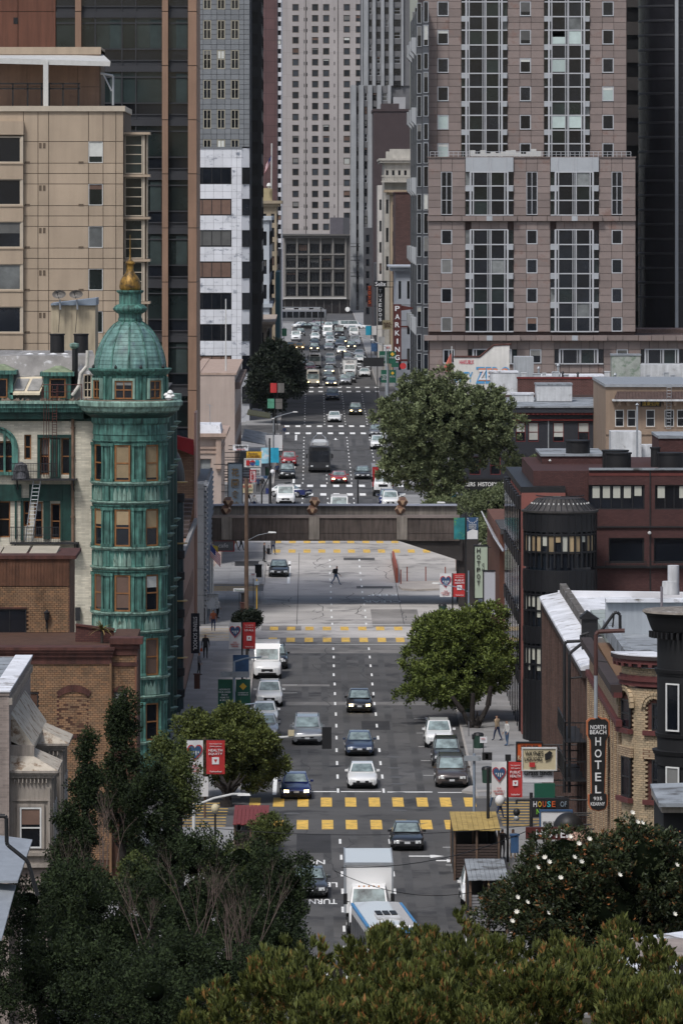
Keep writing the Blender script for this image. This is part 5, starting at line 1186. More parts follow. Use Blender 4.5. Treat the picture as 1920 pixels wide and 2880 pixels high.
part('coping',cpg,brown_t,gf)
gb1,gb2,gr1=M('spray_blue',(.08,.28,.5),.6),M('spray_orange',(.55,.22,.12),.6),M('spray_red',(.5,.04,.08),.6)
letters('ZERO',gf,(X(1386,y),y-.04,Z(1055,y)),4.3,2.1,gb1);letters('ZERO',gf,(X(1388,y),y-.08,Z(1053,y)),3.9,1.6,gb2);letters('ZERO',gf,(X(1387,y),y-.12,Z(1054,y)),3.7,1.25,flag_w)
letters('NASTY',gf,(X(1298,y),y-.04,Z(1060,y)),2.7,1.3,gb1);letters('HAKUBLK',gf,(X(1312,y),y-.04,Z(1018,y)),1.8,.5,gr1)
m=MB();m.tube((X(1268,y-2),y-2,Z(1080,y)),(X(1270,y-2),y-2,Z(972,y)),.07);f4=thing('pink_flag','faded pink red flag on a pole at the left end of the graffiti wall','flag',(X(1268,698),698,5));part('flagpole',m,steel_w,f4)
m=MB();yy=697.8;m.face([(X(1269,yy),yy,Z(992,yy)),(X(1263,yy),yy-.2,Z(1000,yy)),(X(1247,yy),yy,Z(1035,yy)),(X(1256,yy),yy-.2,Z(1045,yy)),(X(1270,yy),yy,Z(1045,yy))]);part('cloth',m,M('pink_cloth',(.5,.14,.1),.8),f4)
def roofbox(name,label,pxa,pxb,Y,dep,pyt,pyb,mat,cat='rooftop box',roof=None,extra=None,group=None):
 m=MB();x0,x1,z0,z1=X(pxa,Y),X(pxb,Y),Z(pyb,Y),Z(pyt,Y);th=thing(name,label,cat,((x0+x1)/2,Y,z0),group)
 m.box(x0,x1,Y,Y+dep,z0,z1);part('wall',m,mat,th)
 if roof:m=MB();m.box(x0-.08,x1+.08,Y-.08,Y+dep,z1,z1+.18);part('coping',m,roof,th)
 if extra:extra(th,x0,x1,z0,z1,Y)
 return th
wr=M('worn_white_paint',(.55,.56,.57),.8,.2,.8,streak=.3,stain=((.25,.24,.23),.9,.58,1));cor=M('corrugated_pale',(.42,.44,.46),.6,.1,1,streak=.3)
roofbox('white_roof_terrace','long white painted rooftop wall to the right of the graffiti',1430,1700,690,8,1060,1110,wr,roof=roof_w)
roofbox('white_roof_shed','low white rooftop shed under the graffiti wall',1380,1455,676,4,1048,1110,wr,roof=roof_w)
def ribs(th,x0,x1,z0,z1,Y):
 for i in range(9):m=MB();a=x0+(x1-x0)*i/9;m.box(a,a+.12,Y-.08,Y,z0,z1);part('rib',m,cor,th)
roofbox('corrugated_rooftop_hut','pale corrugated metal hut standing on the white rooftop',1446,1500,685,4,1003,1064,cor,extra=ribs)
roofbox('mottled_rooftop_parapet','weathered grey green old parapet stub on the roof at right',1720,1800,660,3,1000,1075,M('mottled_stone',(.3,.32,.29),.9,.3,1,stain=((.15,.2,.15),1.2,.5,1)),roof=roof_g)
roofbox('white_curved_parapet','white parapet with dark scribbled graffiti at the right edge',1802,1930,665,2,1025,1062,wr)
for k in range(26):
 Yk=random.uniform(640,690);px=random.uniform(1450,1915);hh=random.uniform(.5,1.6);z=Z(random.uniform(1062,1076),Yk);m=MB();ww=random.uniform(.3,1.1)
 if k%3==0:m.tube((X(px,Yk),Yk,z-.6),(X(px,Yk),Yk,z+hh),.12,.12,8);m.tube((X(px,Yk),Yk,z+hh),(X(px,Yk),Yk,z+hh+.25),.22,.05,8);solo('roof_vent',m,[metal_g,steel_d,wr][k%2],'small round vent pipe among the rooftop clutter right of the graffiti','vent','vent pipes on the rooftops right of the graffiti')
 else:m.box(X(px,Yk),X(px,Yk)+ww,Yk,Yk+1,z-.6,z+hh*.7);m.box(X(px,Yk)-.05,X(px,Yk)+ww+.05,Yk-.05,Yk+1.05,z+hh*.7,z+hh*.7+.08);solo('roof_unit',m,[metal_g,wr,cor][k%3],'small metal box among the rooftop clutter right of the graffiti','rooftop unit','metal boxes on the rooftops right of the graffiti')
navy=M('dark_navy_paint',(.026,.028,.036),.7,.2,.5);redt=M('dark_red_trim',(.13,.018,.016),.7,.2,1)
HYY=585;hc=thing('dark_red_trimmed_building','near black building with red trimmed windows behind the big street tree','building',(X(1550,HYY),HYY,3))
ox=X(1300,HYY);W=Wall(ox,HYY);A=lambda px:X(px,HYY)-ox;zw=lambda py:Z(py,HYY)
ops=[(A(a),A(b),zw(d),zw(c))for(a,b)in((1450,1477),(1485,1514),(1555,1585),(1625,1656),(1378,1407),(1320,1350))for(c,d)in((1188,1242),(1284,1335))]
m=MB();holed(m,W,0,A(1705),2,zw(1178),ops,.2);part('front_wall',m,navy,hc)
m=MB();m.box(ox,X(1705,HYY),HYY+.4,HYY+30,2,zw(1148));part('block',m,navy,hc)
for k,o in enumerate(ops):window(W,*o,hc,redt,glass,t=.07,nz=2,rec=.12,blind=blind_w if k%2==0 or k<8 else None,bf=(.5,.75,.9)[k%3],name='window')
for(a,b,o,mt)in((1183,1178,.25,redt),(1178,1166,.15,navy),(1166,1160,.5,redt),(1160,1146,.7,navy),(1146,1142,.8,roof_g)):
 m=MB();W.box(m,-.3,A(1708),zw(a),zw(b),-.4,o);part('cornice_step',m,mt,hc)
for i in range(20):m=MB();a=A(1445)+i*.46;W.box(m,a,a+.2,zw(1166),zw(1160),.3,.62);part('dentil',m,redt,hc)
m=MB();m.box(ox,X(1705,HYY),HYY+.5,HYY+29,zw(1146),zw(1146)+.1);part('roof',m,roof_g,hc)
m=MB();W.box(m,A(1540),A(1543),zw(1260),zw(1150),0,.08);part('drain_pipe',m,metal_g,hc)
sg_=thing('history_center_sign','long black sign board with white capitals reading history center','sign',W.p(A(1380),zw(1362),.5));m=MB();W.box(m,A(1295),A(1459),zw(1376),zw(1350),.3,.6);W.box(m,A(1290),A(1459),zw(1350),zw(1345),.3,.65);part('board',m,black_p,sg_)
letters('KERS  HISTORY CENTER',sg_,W.p(A(1378),zw(1361),.63),A(1452)-A(1310),.42,white_p)
roofbox('dark_brick_rear_wall','dark red brick rooftop wall above the navy building roof',1455,1680,610,1,1065,1110,M('dark_red_brick_roof',(.085,.035,.03),.9,.25,.8,brick=(.4,.13,(.12,.07,.06),.02)),cat='wall',roof=redt)
roofbox('white_metal_stair_hut','white panelled metal hut on the navy building roof',1508,1608,600,4,1083,1128,wr,roof=roof_g)
roofbox('white_low_roof_hut','low white rooftop structure half hidden behind the tree top',1440,1500,600,3,1110,1130,wr,roof=roof_w)
tnm=M('tan_stucco',(.28,.205,.15),.85,.1,.5,streak=.15);TYY_=560;tn=thing('tan_association_building','tan building with brown tiled pent roof and paired white windows at right','building',(X(1815,TYY_),TYY_,2))
ox=X(1703,TYY_);W=Wall(ox,TYY_);A=lambda px:X(px,TYY_)-ox;zw=lambda py:Z(py,TYY_)
ops=[(A(a),A(b),zw(1200),zw(1152))for a,b in((1729,1754),(1763,1788),(1816,1841),(1868,1895),(1903,1928))]
m=MB();holed(m,W,0,A(1960),0,zw(1085),ops,.15);part('front_wall',m,tnm,tn)
for o in ops:window(W,*o,tn,white_f,glass,t=.08,nz=2,rec=.08,sill=tnm)
m=MB();m.box(ox,X(1960,TYY_),TYY_+.3,TYY_+25,0,zw(1085));part('block',m,tnm,tn)
m=MB();W.box(m,-.1,A(1960),zw(1088),zw(1080),-25,.2);part('parapet_cap',m,metal_g,tn)
for i in range(26):
 m=MB();a=A(1726)+i*(A(1950)-A(1726))/26;b=a+(A(1950)-A(1726))/26-.02;o=.3*max(0,1-i/3)
 m.hexa([W.p(a,zw(1122),1.1),W.p(b,zw(1122),1.1),W.p(b,zw(1122),-.1),W.p(a,zw(1122),-.1),W.p(a+o,zw(1100),.1),W.p(b+o*.6,zw(1100),.1),W.p(b+o*.6,zw(1100),-.1),W.p(a+o,zw(1100),-.1)]);part('roof_tile_row',m,M('brown_tile',(.07,.045,.04),.8,.25,2)if 'brown_tile' not in MATS else MATS['brown_tile'],tn)
m=MB();W.box(m,A(1720),A(1960),zw(1127),zw(1122),-.1,1.25);part('eaves',m,wr,tn)
for a in(1736,1760,1790,1865,1893):m=MB();W.box(m,A(a),A(a)+.3,zw(1140),zw(1127),0,.8);part('bracket',m,tnm,tn)
m=MB();W.box(m,A(1800),A(1858),zw(1143),zw(1127),.05,.2);part('name_board',m,black_p,tn)
letters('遠東公所',tn,W.p(A(1829),zw(1135),.24),1.7,.42,M('gilt',(.5,.33,.06),.5))
m=MB()
for dx in(0,.42):m.path([W.p(A(1873)+dx,zw(1205),.3),W.p(A(1873)+dx,zw(1080),1.3)],.025,5)
for k in range(14):z=zw(1205-k*9);m.path([W.p(A(1873),z,.3+k/14),W.p(A(1873)+.42,z,.3+k/14)],.02,5)
part('ladder',m,metal_g,tn)
m=MB();W.box(m,0,A(1960),zw(1222),zw(1205),0,.12);part('string_course',m,tnm,tn)
roofbox('white_lean_to','large blank white rooftop wall beneath the tan building',1718,1803,545,4,1214,1300,wr,cat='wall')
roofbox('pale_lower_wall','pale lower wall with an opening right of the blank white wall',1803,1860,550,3,1252,1300,wr,cat='wall')
m=MB();y=520;m.path([(X(1791,y),y,Z(1320,y)),(X(1791,y),y,Z(1142,y))],.09,8);m.lathe(X(1791,y),y,[(0,Z(1142,y)),(.17,Z(1138,y)),(0,Z(1132,y))],8);solo('tall_roof_mast',m,metal_g,'tall thin grey mast with ball top before the tan building','mast')
rb_=M('dark_red_brick',(.068,.030,.028),.85,.2,.6,brick=(.24,.085,(.05,.02,.018),.012));rbt=M('dark_red_coping',(.11,.03,.025),.8,.2,1)
KY=385;kc=thing('red_brick_office_block','dark red brick office block with rounded black glass corner and steel roof drums','building',(X(1620,KY),KY,0))
zk=lambda py,y=KY:Z(py,y);cxb,cyb,cr_=X(1577,380),381.6,2.43
ox=X(1655,KY);W=Wall(ox,KY);A=lambda px:X(px,KY)-ox
ops=[(A(1711),A(1811),zk(1585),zk(1513)),(A(1838),A(1950),zk(1585),zk(1513)),(A(1655),A(1812),zk(1433),zk(1364)),(A(1841),A(1950),zk(1433),zk(1364))]
m=MB();holed(m,W,0,A(1960),0,zk(1322),ops,.3);part('front_wall',m,rb_,kc)
m=MB();m.box(X(1500,KY),X(1960,KY),KY+.5,KY+22,0,zk(1325));part('block',m,rb_,kc)
for k,o in enumerate(ops):
 if k>=2:window(W,*o,kc,black_f,glass,t=.08,nx=5 if k==2 else 4,nz=1,rec=.2)
 else:window(W,*o,kc,black_f,glass,t=.1,nx=1,rec=.25)
for a in(1664,1693,1722,1752,1782,1847,1908):
 m=MB();W.box(m,A(a+2),A(a+22),zk(1401)if a!=1782 else zk(1395),zk(1368),-.2,-.15);part('blind',m,M('cream_blind',(.42,.42,.36),.7,.1,1)if 'cream_blind' not in MATS else MATS['cream_blind'],kc)
for a0,a1 in((1700,1815),(1828,1955)):
 m=MB()
 for z in(zk(1578),zk(1590)):W.box(m,A(a0),A(a1),z-.03,z+.03,.5,.55)
 for i in range(9):a=A(a0)+(A(a1)-A(a0))*i/8;W.box(m,a-.02,a+.02,zk(1592),zk(1577),.5,.55)
 part('balcony_rail',m,steel_d,kc)
for(pt,pb,o,mt)in((1484,1480,.1,black_f),(1598,1592,.2,black_f),(1322,1316,.12,roof_g),(1338,1330,.0,rbt)):
 m=MB();W.box(m,0,A(1960),zk(pt),zk(pb),-.2,.03+o);part('string_course',m,mt,kc)
for px in(1826,):m=MB();W.box(m,A(px),A(px)+.08,zk(1860),zk(1322),0,.07);part('joint',m,black_f,kc)
for(px,py)in((1825,1498),):m=MB();c=W.p(A(px),zk(py),.3);m.lathe(c[0],c[1],[(0,c[2]-.14),(.13,c[2]-.05),(.13,c[2]+.05),(0,c[2]+.12)],10);part('wall_lamp',m,steel_w,kc)
bx=lambda y:X(1525,y)
Y2=396;m=MB();m.box(X(1523,Y2),X(1700,Y2),Y2,Y2+9,10,Z(1283,Y2));part('stair_tower',m,rb_,kc)
m=MB();m.box(X(1523,Y2)-.1,X(1700,Y2),Y2-.1,Y2+9,Z(1283,Y2),Z(1276,Y2));part('coping',m,roof_g,kc)
m=MB();m.box(X(1554,Y2),X(1597,Y2),Y2-.12,Y2,Z(1405,Y2),Z(1322,Y2));part('door',m,M('grey_door',(.42,.41,.38),.6,.08,2),kc)
m=MB();m.box(X(1551,Y2),X(1554,Y2),Y2-.18,Y2,Z(1405,Y2),Z(1319,Y2));m.box(X(1597,Y2),X(1600,Y2),Y2-.18,Y2,Z(1405,Y2),Z(1319,Y2));m.box(X(1551,Y2),X(1600,Y2),Y2-.18,Y2,Z(1322,Y2),Z(1319,Y2));m.box(X(1556,Y2),X(1595,Y2),Y2-.16,Y2-.12,Z(1366,Y2),Z(1363,Y2));part('door_frame',m,roof_g,kc)
for(px,py)in((1612,1309),(1546,1295),(1576,1309)):m=MB();m.lathe(X(px,Y2-.3),Y2-.3,[(0,Z(py+5,Y2)),(.11,Z(py,Y2)),(0,Z(py-5,Y2))],8);part('flood_lamp',m,steel_w,kc)
Y3=392;m=MB();m.box(X(1852,Y3),X(1970,Y3),Y3,Y3+8,10,Z(1233,Y3));part('upper_block',m,rb_,kc)
m=MB();m.box(X(1850,Y3),X(1970,Y3),Y3-.1,Y3+8,Z(1233,Y3),Z(1226,Y3));part('coping',m,roof_g,kc)
for(a,b,t0,b0,yy,nm)in((1592,1660,1243,1285,396,0),(1695,1768,1271,1322,388,0),(1704,1776,1278,1324,387,0),(1852,1925,1278,1322,387,0),(1830,1856,1262,1310,391,0)):
 m=MB();r_=(X(b,yy)-X(a,yy))/2;c=(X(a,yy)+X(b,yy))/2;m.lathe(c,yy+r_,[(r_,Z(b0,yy)-.5),(r_,Z(t0,yy)),(r_+.06,Z(t0,yy)),(r_+.06,Z(t0,yy)+.1),(0,Z(t0,yy)+.1)],24);part('roof_drum',m,black_p,kc,smooth=30)
def zb_(py):return Z(py,379.4)
bays_=[(1497,1444,0),(1597,1495,1),(1665,1605,0),(1762,1665,1),(1812,1764,0),(1914,1812,1),(2110,1914,0)]
bmm=M('black_bay_metal',(.012,.012,.014),.45,.2,1)
m=MB();m.lathe(cxb,cyb,[(cr_-.12,0),(cr_-.12,zb_(1440))],48);part('bay_glass',m,glass,kc,smooth=30)
for(b,t_,g)in bays_:
 if g:
  for i in range(-9,10):
   a=i*11.0;Wl=Wall(cxb+cr_*math.sin(R(a)),cyb-cr_*math.cos(R(a)),a);m=MB();Wl.box(m,-.05,.05,zb_(b),zb_(t_),-.15,.04);part('bay_mullion',m,bmm,kc)
   a2=a+5.5;Wl=Wall(cxb+(cr_-.09)*math.sin(R(a2)),cyb-(cr_-.09)*math.cos(R(a2)),a2)
   if(i+(1 if g else 0))%1==0 and i<9:
    h_=random.choice([.4,.55,.55,.62,.3]);m=MB();zt=zb_(t_+14);z0=zb_(t_)-(zb_(t_)-zb_(b))*(h_ if t_<1600 else random.choice([.75,.45,.6]))
    Wl.box(m,-.16,.16,z0,zt,-.03,.03);part('blind',m,blind_t if(i%3 and t_<1600)else(MATS.get('cream_blind')or blind_w),kc)
  for py in(t_+12,b-40):m=MB();m.lathe(cxb,cyb,[(cr_-.12,zb_(py)),(cr_+.03,zb_(py)),(cr_+.03,zb_(py)+.12),(cr_-.12,zb_(py)+.12)],48);part('bay_transom',m,bmm,kc)
 else:
  m=MB();m.lathe(cxb,cyb,[(cr_-.1,zb_(b)),(cr_+.05,zb_(b)),(cr_+.05,zb_(t_)),(cr_-.1,zb_(t_))],48);part('bay_band',m,bmm,kc,smooth=30)
  for i in range(-9,10):a=i*11.0;Wl=Wall(cxb+(cr_+.05)*math.sin(R(a)),cyb-(cr_+.05)*math.cos(R(a)),a);m=MB();Wl.box(m,-.02,.02,zb_(b)+.1,zb_(t_)-.1,-.05,.03);part('bay_seam',m,black_f,kc)
m=MB();m.lathe(cxb,cyb,[(cr_+.05,zb_(1446)),(cr_+.16,zb_(1443)),(cr_+.16,zb_(1438)),(cr_-.05,zb_(1437)),(cr_-.9,zb_(1405)),(0,zb_(1404))],48);part('bay_roof',m,M('dark_standing_seam',(.07,.065,.062),.5,.35,.8,metal=.3,streak=.4),kc,smooth=30)
for i in range(-9,10):
 a=R(i*10);m=MB();m.tube((cxb+(cr_-.02)*math.sin(a),cyb-(cr_-.02)*math.cos(a),zb_(1437)),(cxb+(cr_-.9)*math.sin(a),cyb-(cr_-.9)*math.cos(a),zb_(1405)),.03,None,5);part('roof_seam',m,bmm,kc)
 m=MB();a=R(i*10+5);m.tube((cxb+1.95*math.sin(a),cyb-1.95*math.cos(a),zb_(1422)+.02),(cxb+1.9*math.sin(a),cyb-1.9*math.cos(a),zb_(1421)+.1),.045,None,6);part('snow_guard',m,steel_w,kc)
m=MB();m.path([(cxb+1.6*math.sin(R(a)),cyb-1.6*math.cos(R(a)),zb_(1398))for a in range(-100,101,20)],.04,5);part('roof_rail',m,steel_d,kc)
for k in range(9):
 y=384+k*3.3;m=MB();m.box(14.05,17,y,y+1.7,0,17.2-(0 if k<7 else 2));part('brick_pier',m,M('pink_brick',(.23,.085,.07),.85,.15,1)if 'pink_brick' not in MATS else MATS['pink_brick'],kc)
 for(z0,z1)in((1.0,4.2),(5.2,8.2),(9.2,12.2),(13.2,16)):m=MB();m.box(13.9,14.6,y+1.72,y+3.28,z0,z1);part('side_window_bay',m,glass,kc);m=MB();m.box(13.82,14.6,y+1.72,y+3.28,z1,z1+.9);part('side_spandrel',m,bmm,kc)
m=MB();m.box(14.0,17,384,414,17.2,17.6);part('side_coping',m,black_f,kc)
br=M('brown_brick_wall',(.10,.062,.052),.85,.2,.6,streak=.3,brick=(.3,.1,(.08,.05,.04),.012));brt=M('dark_brown_trim',(.04,.028,.026),.8,.2,1)
sr=thing('brown_street_row','brown brick street front with a sloping white coated roof edge, right side','building',(15.5,318,0))
ZR=12.75;Ws=Wall(14.15,349,-90);L_=54;ops=[]
for i in range(17):
 for(z0,z1)in((8.6,11.2),(4.9,7.5),(1.0,3.9)):ops.append((1+i*3.1,2.35+i*3.1,z0,z1))
m=MB();holed(m,Ws,0,L_,-1.5,ZR-.5,ops,.3);part('street_wall',m,br,sr)
for o in ops:window(Ws,*o,sr,brown_t,glass,t=.08,nz=2,rec=.12,sill=brt)
for i in range(18):m=MB();Ws.box(m,.1+i*3.1,.5+i*3.1,-1.5,ZR-.6,0,.16);part('pilaster',m,br,sr)
m=MB();m.box(14.5,40,295,349,-1.5,ZR-.7);part('block',m,br,sr)
m=MB();Ws.box(m,0,L_,ZR-.75,ZR-.35,-.1,.22);part('cornice',m,brt,sr)
m=MB();m.box(13.85,15.1,295,349,ZR-.35,ZR-.2);part('white_roof_edge',m,roof_w,sr)
m=MB();m.hexa([(13.85,295,ZR-.2),(15.1,295,ZR-.2),(15.1,349,ZR-.2),(13.85,349,ZR-.2),(14.0,295,ZR-.12),(15.1,295,ZR+.1),(15.1,349,ZR+.1),(14.0,349,ZR-.12)]);part('sloped_flashing',m,roof_w,sr)
m=MB();m.box(15.1,15.5,295,349,ZR-.3,ZR+.62);part('rough_parapet',m,M('tarred_parapet',(.09,.08,.07),.9,.4,1,stain=((.6,.6,.6),1.2,.55,1)),sr)
m=MB();m.box(15.5,19.5,295,350,ZR-.5,ZR-.2);part('roof',m,roof_w,sr)
m=MB();y=349;m.hexa([(15,y,ZR-.3),(40,y,ZR-.3),(40,y+.5,ZR-.3),(15,y+.5,ZR-.3),(15,y,Z(1662,y)),(40,y,Z(1676,y)),(40,y+.5,Z(1676,y)),(15,y+.5,Z(1662,y))]);part('end_wall',m,M('white_parapet',(.68,.68,.70),.8,.08,.5),sr)
m=MB();y=318
for i in range(7):m.box(15.55+.02*i,16.9,300+i*3.2,302.9+i*3.2,ZR-.1,ZR+.9)
part('roof_light_box',m,M('pale_green_roof_light',(.28,.31,.29),.6,.2,1),sr)
for(px,py,y,s_)in((1636,1755,305,.55),):
 m=MB();x=X(px,y);z=Z(py,y);m.box(x,x+.85,y,y+.8,z-1.6,z+.25);m.hexa([(x-.1,y-.1,z+.25),(x+.95,y-.1,z+.25),(x+.95,y+.9,z+.25),(x-.1,y+.9,z+.25),(x-.1,y-.1,z+.35),(x+.3,y-.1,z+.7),(x+.3,y+.9,z+.7),(x-.1,y+.9,z+.35)])
 solo('roof_hood',m,steel_d,'small black metal hood on the white roof beside the ladder','roof hood')
fc=thing('roof_ladder_pipe','black hooked pipe ladder climbing the brown street front','ladder',(X(1590,296),296,0));m=MB();y=296
m.path([(X(a,y),y,Z(b,y))for a,b in((1587,2230),(1587,1812),(1592,1805),(1634,1803),(1634,1786),(1655,1780))],.085);m.path([(X(a,y),y,Z(b,y))for a,b in((1600,2230),(1600,1842),(1606,1834),(1634,1812))],.085)
m.path([(X(1644,y),y,Z(1782,y)),(X(1646,y),y,Z(1818,y))],.06);m.path([(X(1600,y),y,Z(1908,y)),(X(1640,y),y,Z(1904,y))],.05);part('rail',m,steel_d,fc,smooth=40)
for(pz)in(2072,2180):
 m=MB();y=297;x=13.95;m.box(13.0,14.1,294,303,Z(pz,y)-.06,Z(pz,y));fb_=part('balcony',m,steel_d,fc)
 m=MB()
 for k in range(19):m.box(13.0,13.04,294+k*.5,294.04+k*.5,Z(pz,y),Z(pz,y)+1)
 for k in range(5):m.box(13.0+k*.25,13.03+k*.25,294,294.04,Z(pz,y),Z(pz,y)+1)
 m.box(13,13.05,294,303,Z(pz,y)+.95,Z(pz,y)+1.02);m.box(13,14.1,294,294.05,Z(pz,y)+.95,Z(pz,y)+1.02);part('railing',m,steel_d,fb_)
yb_m=M('yellow_brick',(.45,.355,.235),.85,.25,1.2,rv=.28,col2=(.36,.27,.17),streak=.12);ym=M('yellow_mortar',(.16,.095,.055),.9);mar=M('maroon_trim',(.10,.03,.028),.7,.2,1.5)
yh=thing('yellow_brick_hotel','yellow brick corner building with curved corner, arched windows and maroon cornice','building',(16,275,-1))
ZY=14.3;yx0=14.25;yf=262.5;rad=2.6;cxy,cyy=yx0+rad+.1,yf+rad
Wy=Wall(yx0,294,-90);ops=[(1.5+i*2.55,2.5+i*2.55,z0,z1)for i in range(10)for z0,z1 in((7.9,10.6),(4.4,6.9),(.7,3.4))]
m=MB();holed(m,Wy,0,28,-1.5,ZY-.6,ops,.3);part('street_wall',m,M('yellow_brick_flat',(.38,.295,.195),.85,.15,1,brick=(.25,.1,(.17,.1,.06),.018)),yh)
for o in ops:window(Wy,*o,yh,brt,glass,t=.08,nz=2,rec=.15,sill=mar)
for i in range(11):
 m=MB();Wy.box(m,.3+i*2.55,1.1+i*2.55,-1.5,ZY-1.9,0,.14);part('pilaster',m,MATS['yellow_brick_flat'],yh)
 if i<10:
  m=MB()
  for j in range(9):
   a0,a1=math.pi*j/9,math.pi*(j+1)/9;P=[(2+i*2.55+r_*math.cos(t_),10.6+r_*math.sin(t_))for r_,t_ in((.5,a0),(.72,a0),(.72,a1),(.5,a1))];m.hexa([Wy.p(a,z,.1)for a,z in P]+[Wy.p(a,z,0)for a,z in P])
  part('arch_hood',m,MATS['yellow_brick_flat'],yh)
for(z0,z1,o,mt)in((ZY-2.05,ZY-1.75,.2,mar),(ZY-.7,ZY-.45,.3,mar),(ZY-.45,ZY-.1,.45,brt)):
 m=MB();Wy.box(m,0,29.5,z0,z1,-.1,o);part('cornice_step',m,mt,yh)
def arcpos(s_):
 """distance along the face from the street side round the corner and on to the right"""
 q_=rad*math.pi/2
 if s_<q_:a=s_/rad;return(cxy-rad*math.cos(a),cyy-rad*math.sin(a),-90+math.degrees(a))
 return(cxy+(s_-q_),yf,0)
m=MB();poly=[(yx0+.35,293)]+[(cxy-(rad-.1)*math.cos(R(a)),cyy-(rad-.1)*math.sin(R(a)))for a in range(0,91,9)]+[(30,yf+.1),(30,293)]
m.prism(poly,-1.5,ZY-.3);part('core',m,ym,yh)
so=X(1738,263.2);arcs=[]
def s_of_px(px):
 best=min(((abs(VX+F*arcpos(s_)[0]/arcpos(s_)[1]-px),s_)for s_ in np.linspace(0,9,600)));return best[1]
w1=(s_of_px(1740),s_of_px(1777));w2=(s_of_px(1817),s_of_px(1862));zA=lambda py:Z(py,263)
arch_ops=[(w1[0],w1[1],zA(2055),zA(1950)-(w1[1]-w1[0])/2),(w2[0],w2[1],zA(2055),zA(1965)-(w2[1]-w2[0])/2),(w1[0],w1[1],zA(2250),zA(2135)),(w2[0],w2[1],zA(2250),zA(2135))]
bh=.105;z=zA(1880);row=0;cells=[]
def in_open(s_,z):
 for k,(a,b,z0,z1)in enumerate(arch_ops):
  if a<s_<b and z0<z<z1:return True
  if k<2:
   r_=(b-a)/2
   if math.hypot(s_-(a+b)/2,z-z1)<r_:return True
 return False
while z>zA(2330):
 s_=.1-(.12 if row%2 else 0)
 band=zA(1934)<z<zA(1902)
 if not band:
  while s_<7.4:
   if not in_open(s_+.12,z-bh/2):cells.append((s_,z-bh,band))
   s_+=.25
 z-=bh;row+=1
bm_=MB();bm_.box(-.115,.115,-.0,.14,0,bh-.014);bmesh_=bm_.mesh('brick',yb_m)
random.shuffle(cells);vis=[c for c in cells if inview((*arcpos(c[0])[:2],c[1]),0)];one=vis[:300];rest=[c for c in cells if c not in set(one)]
for c in one:
 x,y,a=arcpos(c[0]+.12);inst('brick',bmesh_,yh,(x,y,c[1]),R(a))
m=MB()
for c in rest:
 x,y,a=arcpos(c[0]+.12);Wl=Wall(x,y,a);m.val=random.random();Wl.box(m,-.115,.115,c[1],c[1]+bh-.014,-.14,random.uniform(-.006,.006))
part('brick',m,yb_m,yh,kind='stuff')
for k,(a,b,z0,z1)in enumerate(arch_ops):
 x,y,an=arcpos((a+b)/2);Wl=Wall(x,y,an);hw=(b-a)/2
 m=MB();m.face([Wl.p(-hw,z0,-.1),Wl.p(hw,z0,-.1)]+([Wl.p(hw*math.cos(math.pi*j/10),z1+hw*math.sin(math.pi*j/10),-.1)for j in range(11)]if k<2 else[Wl.p(hw,z1,-.1),Wl.p(-hw,z1,-.1)]));part('window_recess',m,brown_t,yh)
 window(Wl,-hw+.3,hw,z0,z1+(hw*.5 if k<2 else 0),yh,black_f,glass,t=.08,nz=2,rec=.02,blind=None)
 m=MB();Wl.box(m,-hw-.12,hw+.12,z0-.22,z0,-.1,.16);part('sill',m,mar,yh)
 if k<2:
  for rr in(hw+.01,hw+.16):
   for j in range(12):
    a0,a1=math.pi*j/12+.02,math.pi*(j+1)/12-.02;m=MB();P=[(r_*math.cos(t_),z1+r_*math.sin(t_))for r_,t_ in((rr,a0),(rr+.12,a0),(rr+.12,a1),(rr,a1))];m.hexa([Wl.p(u,v,.05 if rr<hw+.1 else .08)for u,v in P]+[Wl.p(u,v,-.1)for u,v in P]);part('arch_brick',m,yb_m,yh)
 else:m=MB();Wl.box(m,-hw-.15,hw+.15,z1,z1+.45,-.1,.05);part('flat_arch',m,MATS['yellow_brick_flat'],yh)
def curved(z0,z1,out,mat,nm,inn=.2):
 m=MB();pts=[(cxy-(rad+out)*math.cos(R(a)),cyy-(rad+out)*math.sin(R(a)))for a in range(0,91,6)]+[(30,yf-out)];ins=[(cxy-(rad-inn)*math.cos(R(a)),cyy-(rad-inn)*math.sin(R(a)))for a in range(0,91,6)]+[(30,yf+inn)]
 for(p,q_),(p2,q2)in zip(zip(pts,ins),zip(pts[1:],ins[1:])):m.hexa([(*p,z0),(*p2,z0),(*q2,z0),(*q_,z0),(*p,z1),(*p2,z1),(*q2,z1),(*q_,z1)])
 return part(nm,m,mat,yh)
curved(zA(1932),zA(1918),.12,mar,'cornice_step');curved(zA(1918),zA(1910),.2,mar,'cornice_step');curved(zA(1910),zA(1902),.1,mar,'cornice_step')
curved(zA(1878),zA(1868),.3,brt,'cornice_step');curved(zA(1868),zA(1856),.42,mar,'cornice_step');curved(zA(1856),zA(1845),.5,brt,'cornice_step');curved(zA(1845),zA(1842),.5,roof_w,'roof_flashing',1.5)
for j in range(14):
 x,y,an=arcpos(.3+j*.5);Wl=Wall(x,y,an);m=MB();Wl.box(m,-.1,.1,zA(1876),zA(1868),.2,.42);part('dentil',m,mar,yh)
m=MB();pts=[(cxy+.1-(rad-.6)*math.cos(R(a)),cyy-(rad-.6)*math.sin(R(a)))for a in range(0,91,9)]+[(30,yf+.6),(30,292),(15.3,292)];m.prism(pts,ZY-.5,ZY+.15);part('roof_curb',m,brown_t,yh)
m=MB();m.prism([(p[0]+(.25 if p[0]<20 else 0),p[1]+.25)for p in pts],ZY+.15,ZY+.2);part('roof',m,roof_g,yh)
m=MB();m.box(14.9,15.3,268,293,ZY+.2,ZY+.9);part('side_parapet',m,roof_g,yh)
